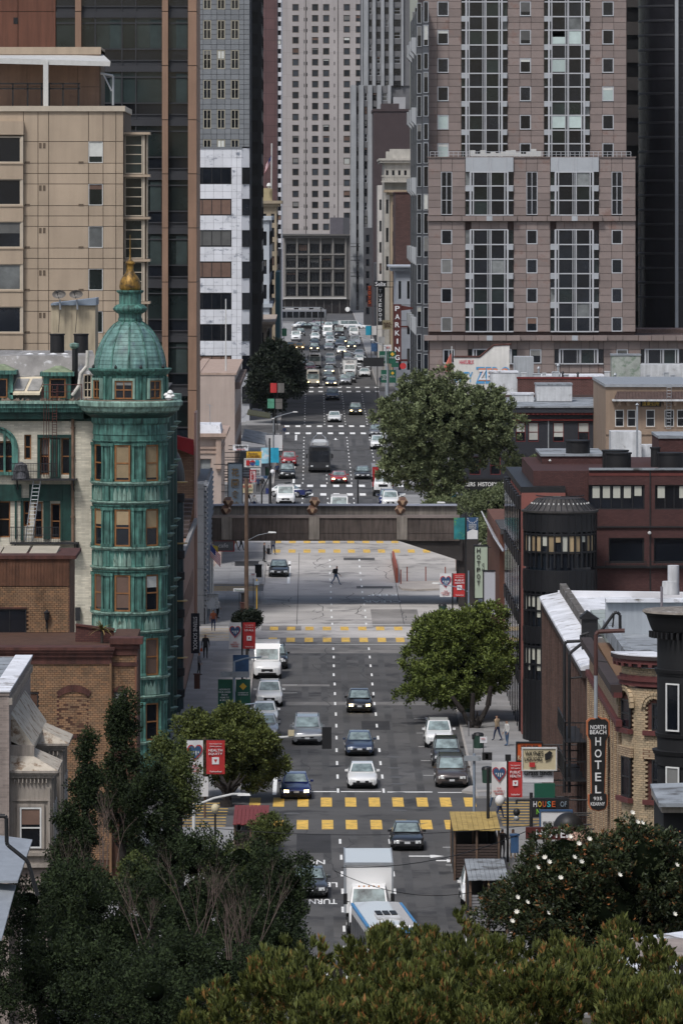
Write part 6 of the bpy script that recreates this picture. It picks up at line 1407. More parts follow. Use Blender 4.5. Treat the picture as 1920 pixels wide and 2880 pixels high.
m=MB();y=292;m.hexa([(15,y,ZY),(40,y,ZY),(40,y+.5,ZY),(15,y+.5,ZY),(15,y,Z(1686,y)),(40,y,Z(1692,y)),(40,y+.5,Z(1692,y)),(15,y+.5,Z(1686,y))]);part('rear_wall',m,M('blue_grey_wall',(.36,.39,.42),.8,.12,.6,streak=.2),yh)
m=MB();m.box(15,40,y-.3,y+.6,Z(1688,y)-.1,Z(1684,y));part('rear_coping',m,roof_w,yh)
m=MB();y=264;m.path([(X(a,y),y,Z(b,y))for a,b in((1675,1900),(1675,1785),(1682,1777),(1722,1775),(1756,1774))],.1);part('standpipe',m,M('brown_pipe',(.07,.03,.025),.6,.2,2),yh,smooth=40)
m=MB();m.path([(X(1675,y),y,Z(2020,y)),(X(1675,y),y,Z(1840,y))],.09);part('standpipe_lower',m,metal_g,yh,smooth=40)
m=MB();y=268;m.path([(X(a,y),y,Z(b,y))for a,b in((1690,1775),(1726,1725),(1735,1722),(1743,1730),(1743,1775))],.075);m.path([(X(1726,y),y,Z(1727,y)),(X(1722,y),y,Z(1765,y))],.04);part('roof_hook_rail',m,steel_d,yh,smooth=40)
m=MB();m.path([(X(1675+2,264),264,Z(1858,264)),(X(1708,264),264,Z(1862,264))],.03,5);part('tie_rod',m,steel_d,yh)
m=MB();y=345;m.tube((X(1885,y),y,Z(1672,y)),(X(1885,y),y,Z(1635,y)),.55,.5,16);m.tube((X(1893,y),y,Z(1640,y)),(X(1893,y),y,Z(1590,y)),.35,.35,14);m.box(X(1866,y),X(1885,y),y,y+1,Z(1674,y),Z(1655,y));solo('white_extractor_duct',m,wr,'white curved extractor duct standing on the roof before the red brick block','roof duct',smooth=40)
m=MB();y=250;m.path([(X(1860,y),y,Z(1720,y)),(X(1860,y),y,Z(1650,y))],.055);solo('roof_pipe',m,M('plum_pipe',(.2,.18,.2),.6),'slim upright pipe above the black bay roof','pipe')
bl=M('black_painted_wood',(.009,.009,.010),.75,.2,1,streak=.2);BYY=240;bh_=thing('black_bay_house','black painted round bay with bracketed cornice at the right edge','house',(X(1900,BYY),BYY,0))
cx2,cy2,r2=X(1962,BYY),BYY+1.7,1.62
m=MB();m.lathe(cx2,cy2,[(r2,0),(r2,Z(1790,BYY))],40);m.box(cx2,cx2+6,cy2-r2+.3,cy2+8,0,Z(1730,BYY));part('bay_wall',m,bl,bh_,smooth=30)
zq_=lambda py:Z(py,BYY)
for(pa,pb,o)in((1795,1780,.1),(1780,1765,.32),(1765,1740,.45),(1740,1728,.62),(1898,1888,.12),(1905,1898,.05),(2080,2070,.1),(2130,2118,.22),(2160,2130,.12)):
 m=MB();m.lathe(cx2,cy2,[(r2-.1,zq_(pa)),(r2+o*.7,zq_(pa)),(r2+o,zq_(pb)),(r2-.1,zq_(pb)+.02)],40);part('cornice_ring',m,bl,bh_,smooth=30)
m=MB();m.lathe(cx2,cy2,[(r2+.64,zq_(1728)),(r2+.6,zq_(1723)),(0,zq_(1715))],40);part('cornice_roof',m,M('flaked_roof_paint',(.17,.15,.13),.9,.4,2,stain=((.5,.48,.45),2.5,.56,1)),bh_)
for i in range(14):
 a=R(-90+i*8);m=MB();x,y=cx2+(r2+.15)*math.sin(a),cy2-(r2+.15)*math.cos(a);Wl=Wall(x,y,math.degrees(a));Wl.box(m,-.05,.05,zq_(1800),zq_(1782),-.1,.2);part('bracket',m,bl,bh_)
for(z0,z1)in((2060,1925),(2280,2160)):
 for a in(-38,-8):Wl=Wall(cx2+r2*math.sin(R(a)),cy2-r2*math.cos(R(a)),a);window(Wl,-.34,.34,zq_(z0),zq_(z1),bh_,white_f if a==-38 else white_f,glass,t=.06,nx=1,nz=1,rec=-.06)
pr=thing('grey_porch_roof','broad flat grey metal porch roof with pale eaves at the right edge','porch roof',(X(1900,222),222,8));y=220
m=MB();P=[(1828,2205,220),(1990,2200,220),(1990,2260,212),(1853,2260,212)];Q=[(X(a,c),c,Z(b,c))for a,b,c in P];m.hexa([(x,yy,z-.14)for x,yy,z in(Q[3],Q[2],Q[1],Q[0])]+[Q[3],Q[2],Q[1],Q[0]]);part('roof_sheet',m,roof_g,pr)
m=MB();m.box(X(1862,212),X(1990,212),212.4,219,Z(2290,212),Z(2268,212));part('fascia',m,trim,pr)
m=MB();m.box(X(1870,212),X(1990,212),213,219,3,Z(2290,212));part('wall',m,bl,pr)
rg=thing('grey_roof_slab','small pale grey roof slab poking out of the shrubs at lower right','roof',(X(1870,160),160,12));m=MB();P=[(1715,2648,162),(1990,2610,172),(1990,2720,155),(1740,2720,155)];Q=[(X(a,c),c,Z(b,c))for a,b,c in P];m.hexa([(x,yy,z-.2)for x,yy,z in(Q[3],Q[2],Q[1],Q[0])]+[Q[3],Q[2],Q[1],Q[0]]);part('slab',m,roof_w,rg)
m=MB();m.box(X(1750,158),X(1990,158),158,163,8,Q[2][2]-.25);part('wall',m,hb,rg)
lo=thing('low_brown_restaurant','low brown restaurant roof with a white fascia strip between tree and red brick block','building',(X(1430,425),425,1));y=425
m=MB();m.box(X(1392,430),X(1460,430),420,450,0,Z(1470,430));part('wall',m,M('red_brown_wall',(.14,.06,.04),.8,.2,1,streak=.3),lo)
m=MB();m.hexa([(X(1368,430),415,Z(1478,430)),(X(1394,430),415,Z(1518,430)),(X(1398,430),415.5,Z(1518,430)),(X(1374,430),450,Z(1478,430))]+[(X(1368,430),415,Z(1475,430)),(X(1394,430),415,Z(1514,430)),(X(1398,430),415.5,Z(1514,430)),(X(1376,430),450,Z(1475,430))]);part('white_fascia',m,roof_w,lo)
m=MB();m.box(X(1400,425),X(1452,425),419,432,Z(1490,425),Z(1475,425));part('roof',m,roof_d,lo)
m=MB();m.box(X(1422,432),X(1456,432),432,436,Z(1490,432),Z(1428,432));part('roof_box',m,MATS['red_brown_wall'],lo)
br_c=M('stained_concrete',(.095,.075,.065),.85,.3,.6,streak=.55,ss=1.2);br_p=M('pale_pier_concrete',(.24,.21,.18),.85,.25,.8,streak=.45,ss=1.2)
fb2=thing('footbridge','stained concrete footbridge spanning the street with three copper lantern clusters on its parapet','footbridge',(2,495,2));BY0=491.5
W=Wall(-9.4,BY0);zb1=Z(1518,BY0);zt1=Z(1452,BY0);xe=X(1292,BY0)+9.4
m=MB();W.box(m,0,xe,zb1,zt1-.15,-.35,0);part('parapet_beam',m,br_c,fb2)
m=MB();W.box(m,0,xe,zt1-.15,zt1+.1,-.45,.12);part('parapet_rail',m,M('grey_brown_cap',(.2,.165,.15),.8,.2,1),fb2)
m=MB();W.box(m,0,xe,zb1-.1,zb1+.06,-.5,.06);W.box(m,0,xe,zb1+.55,zb1+.6,-.1,.03);part('lower_ledge',m,br_c,fb2)
for px in(637,883,1130):
 a=X(px,BY0)+9.4;m=MB();W.box(m,a-.45,a+.45,zb1+.02,zt1-.02,-.1,.16);part('pilaster',m,br_p,fb2)
for i in range(14):a=.5+i*(xe-1)/13;m=MB();W.box(m,a-.03,a+.03,zb1+.6,zt1-.2,-.1,.025);part('formwork_rib',m,br_c,fb2)
m=MB();m.box(-9.4,X(1292,BY0),BY0+.3,500.5,zb1+.25,zb1+.7);part('deck',m,br_c,fb2)
m=MB();m.box(-9.4,X(1292,BY0),500.2,500.6,zb1+.3,zt1+.45);part('far_parapet',m,br_p,fb2)
m=MB();m.box(-9.4,X(1292,BY0),499.9,500.7,zt1+.45,zt1+.6);part('far_parapet_cap',m,M('blue_grey_cap',(.34,.36,.42),.7,.1,1),fb2)
m=MB();x0,x1=X(1120,BY0),X(1300,BY0);m.hexa([(x0,BY0+.2,zb1-.1),(x1,BY0+.2,zb1-1.9),(x1,500,zb1-1.9),(x0,500,zb1-.1),(x0,BY0+.2,zb1+.1),(x1,BY0+.2,zb1+.1),(x1,500,zb1+.1),(x0,500,zb1+.1)]);part('haunch',m,M('shaded_concrete',(.035,.03,.028),.9,.3,.6),fb2)  # darker copy of the bridge concrete, with underside shade put into its colour
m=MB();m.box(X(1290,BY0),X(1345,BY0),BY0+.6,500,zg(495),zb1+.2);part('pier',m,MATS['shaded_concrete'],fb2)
cop=M('brown_copper_lantern',(.12,.065,.045),.5,.3,2,rv=.2);copl=M('lantern_highlight_copper',(.34,.22,.14),.5,.2,2)  # paler copper: daylight on the upper front faces is put into the colour
def octa(m,m2,x,y,z,r):
 k=r*.78;rot=Matrix.Rotation(.62,3,'X')@Matrix.Rotation(R(45),3,'Z');T=lambda p:tuple(rot@Vector(p)*k+Vector((x,y,z)))
 for s1 in(-1,1):
  for ax in range(3):
   P=[]
   for a,b in((1,0),(0,1),(-1,0),(0,-1)):q=[0,0,0];q[ax]=s1;q[(ax+1)%3]=a;q[(ax+2)%3]=b;P.append(T(q))
   m.face(P if s1>0 else P[::-1])
  for s2 in(-1,1):
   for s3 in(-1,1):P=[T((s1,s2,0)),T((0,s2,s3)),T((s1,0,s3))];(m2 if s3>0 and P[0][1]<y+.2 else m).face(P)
 return
 P=[(x+r*math.cos(R(60*i)),y,z+r*.95*math.sin(R(60*i)))for i in range(6)]
 f=[(x+r*.5*math.cos(R(120*i+90)),y-r*.7,z+r*.5*math.sin(R(120*i+90)))for i in range(3)];b=[(a,2*y-c,e)for a,c,e in f]
 for tri in(f,b):
  tgt=m
  for i in range(3):
   k0=[1,3,5][i];mid=P[(k0+0)%6];nx_=P[(k0+1)%6];n2=P[(k0+2)%6]
   m.face([tri[i],P[(k0+5)%6]if 0 else mid,nx_]);m.face([tri[i],nx_,tri[(i+1)%3]]);m.face([nx_,n2,tri[(i+1)%3]])
  (m2 if tri is f else m).face(tri)
for k,px in enumerate((640,883,1130)):
 t_=thing('lantern_cluster','two stacked copper lanterns on the footbridge parapet, %s'%('left end beside the vertical sign','middle over the road','right one near the trees')[k],'lantern',(X(px,BY0),BY0+.1,zt1),'lantern clusters on the footbridge')
 x=X(px,BY0)
 for dx,dz in((.0-.15,.55),(.05,1.25)):m,m2=MB(),MB();octa(m,m2,x+dx,BY0+.1,zt1+dz,.44);h=part('lantern',m,cop,t_);part('lantern_highlight_face',m2,copl,h)
 m=MB();m.box(x-.14,x+.14,BY0-.05,BY0+.25,zt1-.1,zt1+.3);part('foot',m,br_p,t_)
car_glass=M('car_glass',(.19,.24,.24),.06,.9,1.3,spec=.9,objc=True);tyre=M('tyre',(.012,.012,.012),.8,0);rim=M('alloy_rim',(.4,.4,.41),.35,0,metal=.8)  # pale mint base of the car glass has the sky's reflection put into it
blackp=M('black_plastic',(.012,.012,.013),.55,0);lamp_m=M('lamp_lens',(.7,.72,.72),.15,0,coat=1);lit=M('lit_headlight',(.9,.75,.4),.3,0,emit=((1,.78,.4),3.5));tail=M('tail_lens',(.3,.01,.01),.2,0);plate=M('licence_plate',(.55,.56,.57),.5,0);seatm=M('car_interior',(.03,.03,.03),.9,0)
PAINT={}
def paint(nm,c,me=0.):PAINT[nm]=M(nm+'_paint',c,.28,0,coat=.9,metal=me,spec=.5)
for nm,c,me in(('white',(.76,.76,.75),0),('black',(.008,.008,.009),0),('dark_grey',(.035,.036,.04),.2),('silver',(.33,.34,.36),.5),('blue',(.008,.018,.12),.3),('slate_blue',(.04,.06,.11),.3),('red',(.33,.012,.016),.1),('yellow',(.6,.30,.015),0),('maroon',(.12,.015,.03),.1),('cream',(.5,.46,.38),0),('mint',(.30,.42,.40),.1),('brown_grey',(.08,.065,.06),.3),('grey',(.14,.145,.155),.3)):paint(nm,c,me)
def loft(m,secs,cap=True):
 """secs: lists of points (same count), joined in order"""
 ids=[m._p(s_)for s_ in secs];n=len(secs[0])
 for a,b in zip(ids,ids[1:]):
  for i in range(n-1):m.f.append((a+i,b+i,b+i+1,a+i+1));m.m.append(m.mi)
 if cap:
  for a,rv in((ids[0],False),(ids[-1],True)):f=tuple(a+i for i in range(n));m.f.append(f[::-1]if rv else f);m.m.append(m.mi)
def csec(y,hw,z0,zs,zt,tw=.86):
 return[(-hw*.86,y,z0),(-hw,y,z0+.12),(-hw,y,zs),(-hw*tw,y,zt),(0,y,zt+.025),(hw*tw,y,zt),(hw,y,zs),(hw,y,z0+.12),(hw*.86,y,z0)]
def wheel_mesh(r,w):
 m=MB();m.tube((-w/2,0,0),(w/2,0,0),r,r,18);h=MB()
 h.tube((-w/2-.015,0,0),(w/2+.015,0,0),r*.6,r*.6,12)
 return m.mesh('wheel',tyre,smooth=35),h.mesh('rim',rim)
WH={}
def car_spec(L_,Wd,H,belt,hood,base,top,rtop,rbase,gc=.22,wr=.33,rack=False,nose=.0,roofw=.70,wv=.93):
 """parts of a car facing -y; returns [(name, mesh, parent index, location)]"""
 h=Wd/2;f=-L_/2;b=L_/2;P=[]
 m=MB()
 loft(m,[csec(f,h*.74,gc+.12,hood*.66,hood*.76+nose,.8),csec(f+.12,h*.93,gc,hood*.72,hood*.86+nose,.84),csec(f+.5,h,gc,hood*.8,hood*.95+nose),csec(base-.05,h,gc,belt*.86,(hood+belt)/2+.02),csec(base+.3,h,gc,belt*.86,belt),csec(rbase,h,gc,belt*.88,belt),csec(b-.25,h*.97,gc,belt*.86,belt*.98),csec(b,h*.8,gc+.12,belt*.72,belt*.82)])
 P.append(('body',m.mesh('body',PAINT['white'],smooth=42),None,(0,0,0)))
 rt=h*roofw;bt=h*.88;zt=H-.05
 m=MB()
 S_=[[(-bt,base,belt-.03),(-bt,base,belt-.02),(bt,base,belt-.02),(bt,base,belt-.03)],[(-bt,top,belt-.03),(-rt,top,zt),(rt,top,zt),(bt,top,belt-.03)],[(-bt,(top+rtop)/2,belt-.03),(-rt,(top+rtop)/2,H),(rt,(top+rtop)/2,H),(bt,(top+rtop)/2,belt-.03)],[(-bt,rtop,belt-.03),(-rt,rtop,zt),(rt,rtop,zt),(bt,rtop,belt-.03)],[(-bt,rbase,belt-.03),(-bt,rbase,belt-.02),(bt,rbase,belt-.02),(bt,rbase,belt-.03)]]
 loft(m,S_,False);P.append(('cabin',m.mesh('cabin',PAINT['white'],smooth=25),0,(0,0,0)))
 nrm=Vector((0,-(zt-belt),top-base)).normalized()*.02
 def pane(name,pts,off):
  m=MB();f_=[Vector(p)+Vector(off)for p in pts];m.face([tuple(p)for p in f_]);g=[Vector(p)-Vector(off)*.5 for p in pts]
  for i in range(len(f_)):j=(i+1)%len(f_);m.face([tuple(g[i]),tuple(g[j]),tuple(f_[j]),tuple(f_[i])])
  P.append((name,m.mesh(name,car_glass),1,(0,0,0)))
 e=.07
 def lp_(u,v,A_,B_,C_,D_):A_,B_,C_,D_=map(Vector,(A_,B_,C_,D_));return(A_*(1-u)+B_*u)*(1-v)+(D_*(1-u)+C_*u)*v
 q=((-bt,base,belt),(bt,base,belt),(rt,top,zt),(-rt,top,zt));pane('windshield',[lp_(.05,.06,*q),lp_(.95,.06,*q),lp_(.94,wv,*q),lp_(.06,wv,*q)],(0,-.02,.015))
 q=((bt,rbase,belt),(-bt,rbase,belt),(-rt,rtop,zt),(rt,rtop,zt));pane('rear_window',[lp_(.07,.1,*q),lp_(.93,.1,*q),lp_(.9,.9,*q),lp_(.1,.9,*q)],(0,.02,.015))
 for s_ in(-1,1):
  mid=(top+rtop)/2+.05
  for(ya,yb,yc,yd)in((base+.22,mid-.05,mid-.05,top+.06),(mid+.05,rbase-.25,rtop-.06,mid+.05)):
   pts=[(s_*bt,ya,belt+.03),(s_*bt,yb,belt+.03),(s_*(rt+.02),yc,zt-.06),(s_*(rt+.02),yd,zt-.06)];pane('side_window',pts if s_>0 else pts[::-1],(s_*.02,0,.005))
 if wr not in WH:WH[wr]=wheel_mesh(wr,.23)
 for s_ in(-1,1):
  for y in(f+L_*.19,b-L_*.2):P.append(('wheel',WH[wr][0],None,(s_*(h-.09),y,wr)));P.append(('rim',WH[wr][1],len(P)-1,(0,0,0)))
  m=MB();x0,x1=s_*h*.5,s_*h*.84;zl=hood*.66+nose*.6;yl,yr=(f-.025,f+.02)if s_>0 else(f+.02,f-.025);a_,b_=min(x0,x1),max(x0,x1);m.hexa([(a_,yl,zl-.07),(b_,yr,zl-.07),(b_,f+.3,zl-.07),(a_,f+.3,zl-.07),(a_,yl,zl+.09),(b_,yr,zl+.09),(b_,f+.3,zl+.12),(a_,f+.3,zl+.12)])
  P.append(('headlight',m.mesh('headlight',lamp_m),0,(0,0,0)))
  m=MB();m.box(min(s_*h*.6,s_*h*.8),max(s_*h*.6,s_*h*.8),b-.12,b+.01,belt*.66,belt*.8);P.append(('tail_light',m.mesh('tail_light',tail),0,(0,0,0)))
  m=MB();m.box(min(s_*(h-.02),s_*(h+.17)),max(s_*(h-.02),s_*(h+.17)),base+.32,base+.42,belt,belt+.14);P.append(('mirror',m.mesh('mirror',PAINT['white']),0,(0,0,0)))
 m=MB();m.box(-h*.42,h*.42,f-.012,f+.1,hood*.5,hood*.68+nose*.5);P.append(('grille',m.mesh('grille',blackp),0,(0,0,0)))
 m=MB();m.box(-h*.66,h*.66,f-.008,f+.1,gc+.1,gc+.22);P.append(('bumper_intake',m.mesh('bumper_intake',blackp),0,(0,0,0)))
 m=MB();m.box(-.16,.16,f-.03,f,gc+.22,gc+.34);P.append(('licence_plate',m.mesh('licence_plate',plate),0,(0,0,0)))
 m=MB();m.box(-h*.92,h*.92,f+.35,b-.35,gc-.08,gc+.1);P.append(('underside',m.mesh('underside',blackp),0,(0,0,0)))
 if rack:
  for s_ in(-1,1):m=MB();m.box(s_*rt*.95-.025,s_*rt*.95+.025,top+.1,rtop-.1,H-.02,H+.05);P.append(('roof_rail',m.mesh('roof_rail',blackp),1,(0,0,0)))
 return P
SPECS={'sedan':car_spec(4.75,1.84,1.45,.92,.80,-.95,-.2,.95,1.7),'hatch':car_spec(4.4,1.76,1.5,.95,.82,-1.1,-.15,1.2,2.0,nose=.02),'suv':car_spec(4.65,1.87,1.7,1.06,1.0,-1.0,-.35,1.8,2.15,gc=.26,wr=.36,rack=True,roofw=.74),'minivan':car_spec(5.1,2.0,1.78,1.08,1.0,-1.35,-.5,2.2,2.45,gc=.22,wr=.35,rack=True,roofw=.76),'coupe':car_spec(4.75,1.9,1.35,.9,.84,-.75,-.1,.7,1.7,nose=.02),'van':car_spec(5.6,2.05,2.6,1.35,1.15,-2.0,-1.15,2.7,2.76,gc=.28,wr=.37,roofw=.9,wv=.66),'old_van':car_spec(5.3,2.02,2.05,1.2,1.12,-1.75,-1.2,2.5,2.62,gc=.28,wr=.36,roofw=.86)}
def truck_spec(Hb=3.55,Lb=6.2,cab='white'):
 P=[];f=-(Lb/2+1.2)
 m=MB();m.box(-1.22,1.22,-Lb/2+.5,Lb/2+.5,1.0,Hb);m2=m;P.append(('cargo_box',m.mesh('cargo_box',PAINT['white']),None,(0,0,0)))
 m=MB()
 for s_ in(-1,1):m.box(s_*1.22-.05,s_*1.22+.05,-Lb/2+.44,-Lb/2+.52,1.0,Hb+.03);m.box(s_*1.22-.03,s_*1.22+.03,-Lb/2+.5,Lb/2+.5,Hb-.06,Hb+.04)
 m.box(-1.25,1.25,-Lb/2+.42,-Lb/2+.5,Hb-.1,Hb+.04);P.append(('box_frame',m.mesh('box_frame',metal_g),0,(0,0,0)))
 m=MB();loft(m,[csec(f,.85,.5,1.2,1.4),csec(f+.1,1.0,.42,1.3,1.5,.9),csec(f+.3,1.02,.42,1.5,1.62,.94),csec(f+1.75,1.02,.42,1.5,1.65,.94)])
 loft(m,[[(-.95,f+.28,1.55),(-.95,f+.29,1.56),(.95,f+.29,1.56),(.95,f+.28,1.55)],[(-.95,f+.8,1.55),(-.82,f+.8,2.45),(.82,f+.8,2.45),(.95,f+.8,1.55)],[(-.95,f+1.75,1.55),(-.85,f+1.75,2.5),(.85,f+1.75,2.5),(.95,f+1.75,1.55)]])
 P.append(('cab',m.mesh('cab',PAINT['white'],smooth=35),None,(0,0,0)));c=len(P)-1
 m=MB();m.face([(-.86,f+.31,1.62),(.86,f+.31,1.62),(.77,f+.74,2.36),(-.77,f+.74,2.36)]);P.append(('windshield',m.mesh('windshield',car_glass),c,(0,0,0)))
 for s_ in(-1,1):
  m=MB();m.box(s_*.5-.16+s_*.1,s_*.5+.16+s_*.1,f-.015,f+.1,.85,1.05);P.append(('headlight',m.mesh('headlight',lamp_m),c,(0,0,0)))
  m=MB();m.box(s_*1.2-.1,s_*1.2+.1,f+.5,f+.6,1.6,2.15);m.box(min(s_*1.0,s_*1.2),max(s_*1.0,s_*1.2),f+.52,f+.57,1.7,1.75);P.append(('mirror',m.mesh('mirror',blackp),c,(0,0,0)))
  if .45 not in WH:WH[.45]=wheel_mesh(.45,.3)
  for y in(f+1.0,Lb/2-1.0):P.append(('wheel',WH[.45][0],None,(s_*.98,y,.45)));P.append(('rim',WH[.45][1],len(P)-1,(0,0,0)))
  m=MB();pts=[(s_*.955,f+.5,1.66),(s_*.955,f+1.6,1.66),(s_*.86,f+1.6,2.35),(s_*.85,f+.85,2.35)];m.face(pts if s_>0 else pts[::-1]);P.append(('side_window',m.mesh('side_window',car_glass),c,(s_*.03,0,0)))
 m=MB();m.box(-.5,.5,f-.02,f+.1,1.08,1.35);P.append(('grille',m.mesh('grille',blackp),c,(0,0,0)))
 m=MB();m.box(-1.0,1.0,f-.12,f+.05,.45,.75);P.append(('bumper',m.mesh('bumper',blackp),c,(0,0,0)))
 for i in range(5):m=MB();m.box(-.5+i*.25-.04,-.5+i*.25+.04,f+.78,f+.84,2.46,2.52);P.append(('marker_lamp',m.mesh('marker_lamp',M('amber_lens',(.7,.25,.02),.3,0)if 'amber_lens' not in MATS else MATS['amber_lens']),c,(0,0,0)))
 m=MB();m.box(-.45,.45,f+1.7,Lb/2+.4,.6,1.0);P.append(('chassis',m.mesh('chassis',blackp),None,(0,0,0)))
 return P
def bus_spec(L_,Wd,H,trolley=False):
 h=Wd/2;f=-L_/2;b=L_/2;P=[];zb=1.15
 def bs(y,s_,zt):return[(-h*s_,y,.35),(-h*s_,y,zb),(-h*s_*.98,y,zt-.25),(-h*s_*.88,y,zt),(0,y,zt+.06),(h*s_*.88,y,zt),(h*s_*.98,y,zt-.25),(h*s_,y,zb),(h*s_,y,.35)]
 m=MB();loft(m,[bs(f,.93,H-.12),bs(f+.15,1,H-.02),bs(b-.1,1,H),bs(b,.95,H-.1)]);P.append(('body',m.mesh('body',PAINT['white'],smooth=30),None,(0,0,0)))
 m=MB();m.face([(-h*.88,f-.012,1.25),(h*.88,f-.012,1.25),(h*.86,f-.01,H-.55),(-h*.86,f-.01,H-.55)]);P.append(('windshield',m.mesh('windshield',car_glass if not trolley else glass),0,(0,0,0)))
 m=MB();m.box(-h*.7,h*.7,f-.02,f,H-.5,H-.2);P.append(('destination_sign',m.mesh('destination_sign',blackp),0,(0,0,0)))
 m=MB();m.box(-h*.93,h*.93,f-.07,f+.05,.35,.6);P.append(('bumper',m.mesh('bumper',blackp),0,(0,0,0)))
 n_=int(L_/1.5)
 for s_ in(-1,1):
  for i in range(n_):
   y0=f+.5+i*(L_-.8)/n_;m=MB();x=s_*(h+.012);pts=[(x,y0,1.25),(x,y0+1.3,1.25),(x*.985,y0+1.3,H-.5),(x*.985,y0,H-.5)];m.face(pts if s_>0 else pts[::-1]);P.append(('side_window',m.mesh('side_window',glass),0,(0,0,0)))
  m=MB();m.box(s_*h*.7-.14,s_*h*.7+.14,f-.03,f+.05,.72,.9);P.append(('headlight',m.mesh('headlight',lamp_m),0,(0,0,0)))
  m=MB();m.box(s_*(h+.2)-.09,s_*(h+.2)+.09,f-.1,f,1.75,2.2);m.box(min(s_*h*.9,s_*(h+.2)),max(s_*h*.9,s_*(h+.2)),f-.06,f-.02,2.2,2.26);P.append(('mirror',m.mesh('mirror',blackp),0,(0,0,0)))
  for y in(f+L_*.2,b-L_*.22):P.append(('wheel',WH[.45][0],None,(s_*(h-.14),y,.45)));P.append(('rim',WH[.45][1],len(P)-1,(0,0,0)))
 if trolley:
  m=MB()
  for s_ in(-1,1):m.path([(s_*.95,f+.6,H+.05),(s_*.95,f+1.2,H+.45),(s_*.6,b-3,H+.5),(s_*.3,b-2,H+.7)],.05,6)
  for y in(1.0,2.2,3.6,5):m.path([(-.9,f+y,H+.4),(.9,f+y,H+.4)],.05,5)
  P.append(('trolley_gear',m.mesh('trolley_gear',metal_g),0,(0,0,0)))
  for y,l_ in((1.4,1.6),(4.0,2.4),(7.5,2)):m=MB();m.box(-.7,.7,f+y,f+y+l_,H+.04,H+.3);P.append(('roof_unit',m.mesh('roof_unit',wr),0,(0,0,0)))
 else:
  m=MB();m.box(-.55,.55,f+2.2,f+4.0,H+.04,H+.12);P.append(('roof_hatch',m.mesh('roof_hatch',wr),0,(0,0,0)))
  for i in range(3):m=MB();m.box(-.5+i*.36,-.22+i*.36,f+3.0,f+4.4,H+.1,H+.17);P.append(('roof_vent',m.mesh('roof_vent',blackp),0,(0,0,0)))
 return P
SPECS['truck']=truck_spec();SPECS['far_truck']=truck_spec(3.3,5.0);SPECS['bus']=bus_spec(9.0,2.5,2.95);SPECS['trolleybus']=bus_spec(14,2.6,3.15,True);SPECS['shuttle']=bus_spec(6.6,2.1,2.6)
PAINTED=('body','cabin','mirror','cab','cargo_box')
SMALL=('licence_plate','bumper_intake','rear_window','tail_light','underside','roof_rail','rim')
def vehicle(kind,colour,x,Y,label,rz=0,lights=False,nm=None,cat=None,group=None,far=False,dz=0.):
 nm=nm or{'sedan':'sedan_car','hatch':'hatchback_car','suv':'sport_utility_car','minivan':'minivan','coupe':'coupe_car','van':'panel_van','old_van':'passenger_van','truck':'box_truck','far_truck':'box_truck','bus':'shuttle_bus','trolleybus':'trolleybus','shuttle':'minibus'}[kind]
 cat=cat or{'van':'van','old_van':'van','minivan':'van','truck':'truck','far_truck':'truck','bus':'bus','trolleybus':'bus','shuttle':'bus'}.get(kind,'car')
 o=thing(nm,label,cat,(x,Y,zg(Y)+.01+dz),group or('parked vehicles along the kerbs' if 'parked' in label else 'vehicles driving towards the camera'),rz)
 o.rotation_euler=(math.atan((zg(Y+2)-zg(Y-2))/4)*math.cos(rz),0,rz);objs=[]
 for(n_,me,pa,loc)in SPECS[kind]:
  if far and n_ in SMALL:objs.append(None);continue
  p=o if pa is None else(objs[pa]or o);c=bpy.data.objects.new(n_,me);C.objects.link(c);c.parent=p;c.location=loc
  if n_ in PAINTED and not(n_=='mirror' and kind in('truck','far_truck','bus','trolleybus','shuttle')):c.material_slots[0].link='OBJECT';c.material_slots[0].material=PAINT['white' if n_=='cargo_box' else colour]
  if n_=='headlight' and lights:c.material_slots[0].link='OBJECT';c.material_slots[0].material=lit
  objs.append(c)
 return o
V=vehicle
def at(px,py,L_=4.6):Y=Yof(py);return X(px,Y),Y+L_/2
V('truck','white',X(1036,292),293.5,'white box truck with a boxy cargo body driving behind the shuttle bus')
bus=V('bus','white',3.45,276,'white shuttle bus with blue roof edge, nearest vehicle above the foreground bushes',rz=.08)
m=MB();H_=2.95
for s_ in(-1,1):m.box(s_*1.2-.06,s_*1.2+.06,-4.4,4.4,H_-.14,H_-.02)
m.box(-1.18,1.18,-4.54,-4.42,H_-.34,H_-.12);c=bpy.data.objects.new('blue_edge',m.mesh('blue_edge',M('bus_blue',(.04,.2,.42),.4,0)));C.objects.link(c);c.parent=bus
x,y=at(1145,2396);V('sedan','black',x,y,'black sedan waiting beyond the near crosswalk, left of the yellow roofed shelter')
x,y=at(872,2530);V('sedan','dark_grey',x,y,'dark sedan half hidden by the dark trees beside the road lettering')
V('suv','white',8.75,303,'white car parked beside the grey roofed dining shelter')
x,y=at(1019,2221);V('sedan','white',x,y,'white sedan stopped first in the middle lane at the near crosswalk')
x,y=at(830,2251);V('sedan','blue',x,y,'deep blue sedan stopped at the line on the left side',rz=.03,lights=True)
x,y=at(1011,2129);V('sedan','slate_blue',x,y,'slate blue older sedan directly behind the stopped white sedan')
x,y=at(864,2098,5);V('minivan','silver',x,y,'silver grey minivan behind the deep blue sedan')
x,y=at(1011,2008);V('hatch','black',x,y,'black hatchback third in the middle lane behind the slate blue sedan',lights=True)
x,y=at(1243,2126);V('suv','white',x-.1,y+4,'white sport utility car parked at the right kerb behind two dark ones')
V('suv','dark_grey',8.6,368.5,'dark grey sport utility car parked between the white one and the dark minivan')
x,y=at(1267,2218,5);V('minivan','brown_grey',8.65,y,'dark brown grey minivan parked first at the right kerb, nearest the crosswalk')
x,y=at(751,1912,5.6);V('van','white',x,y,'tall white panel van parked at the left kerb beside the red and white banners')
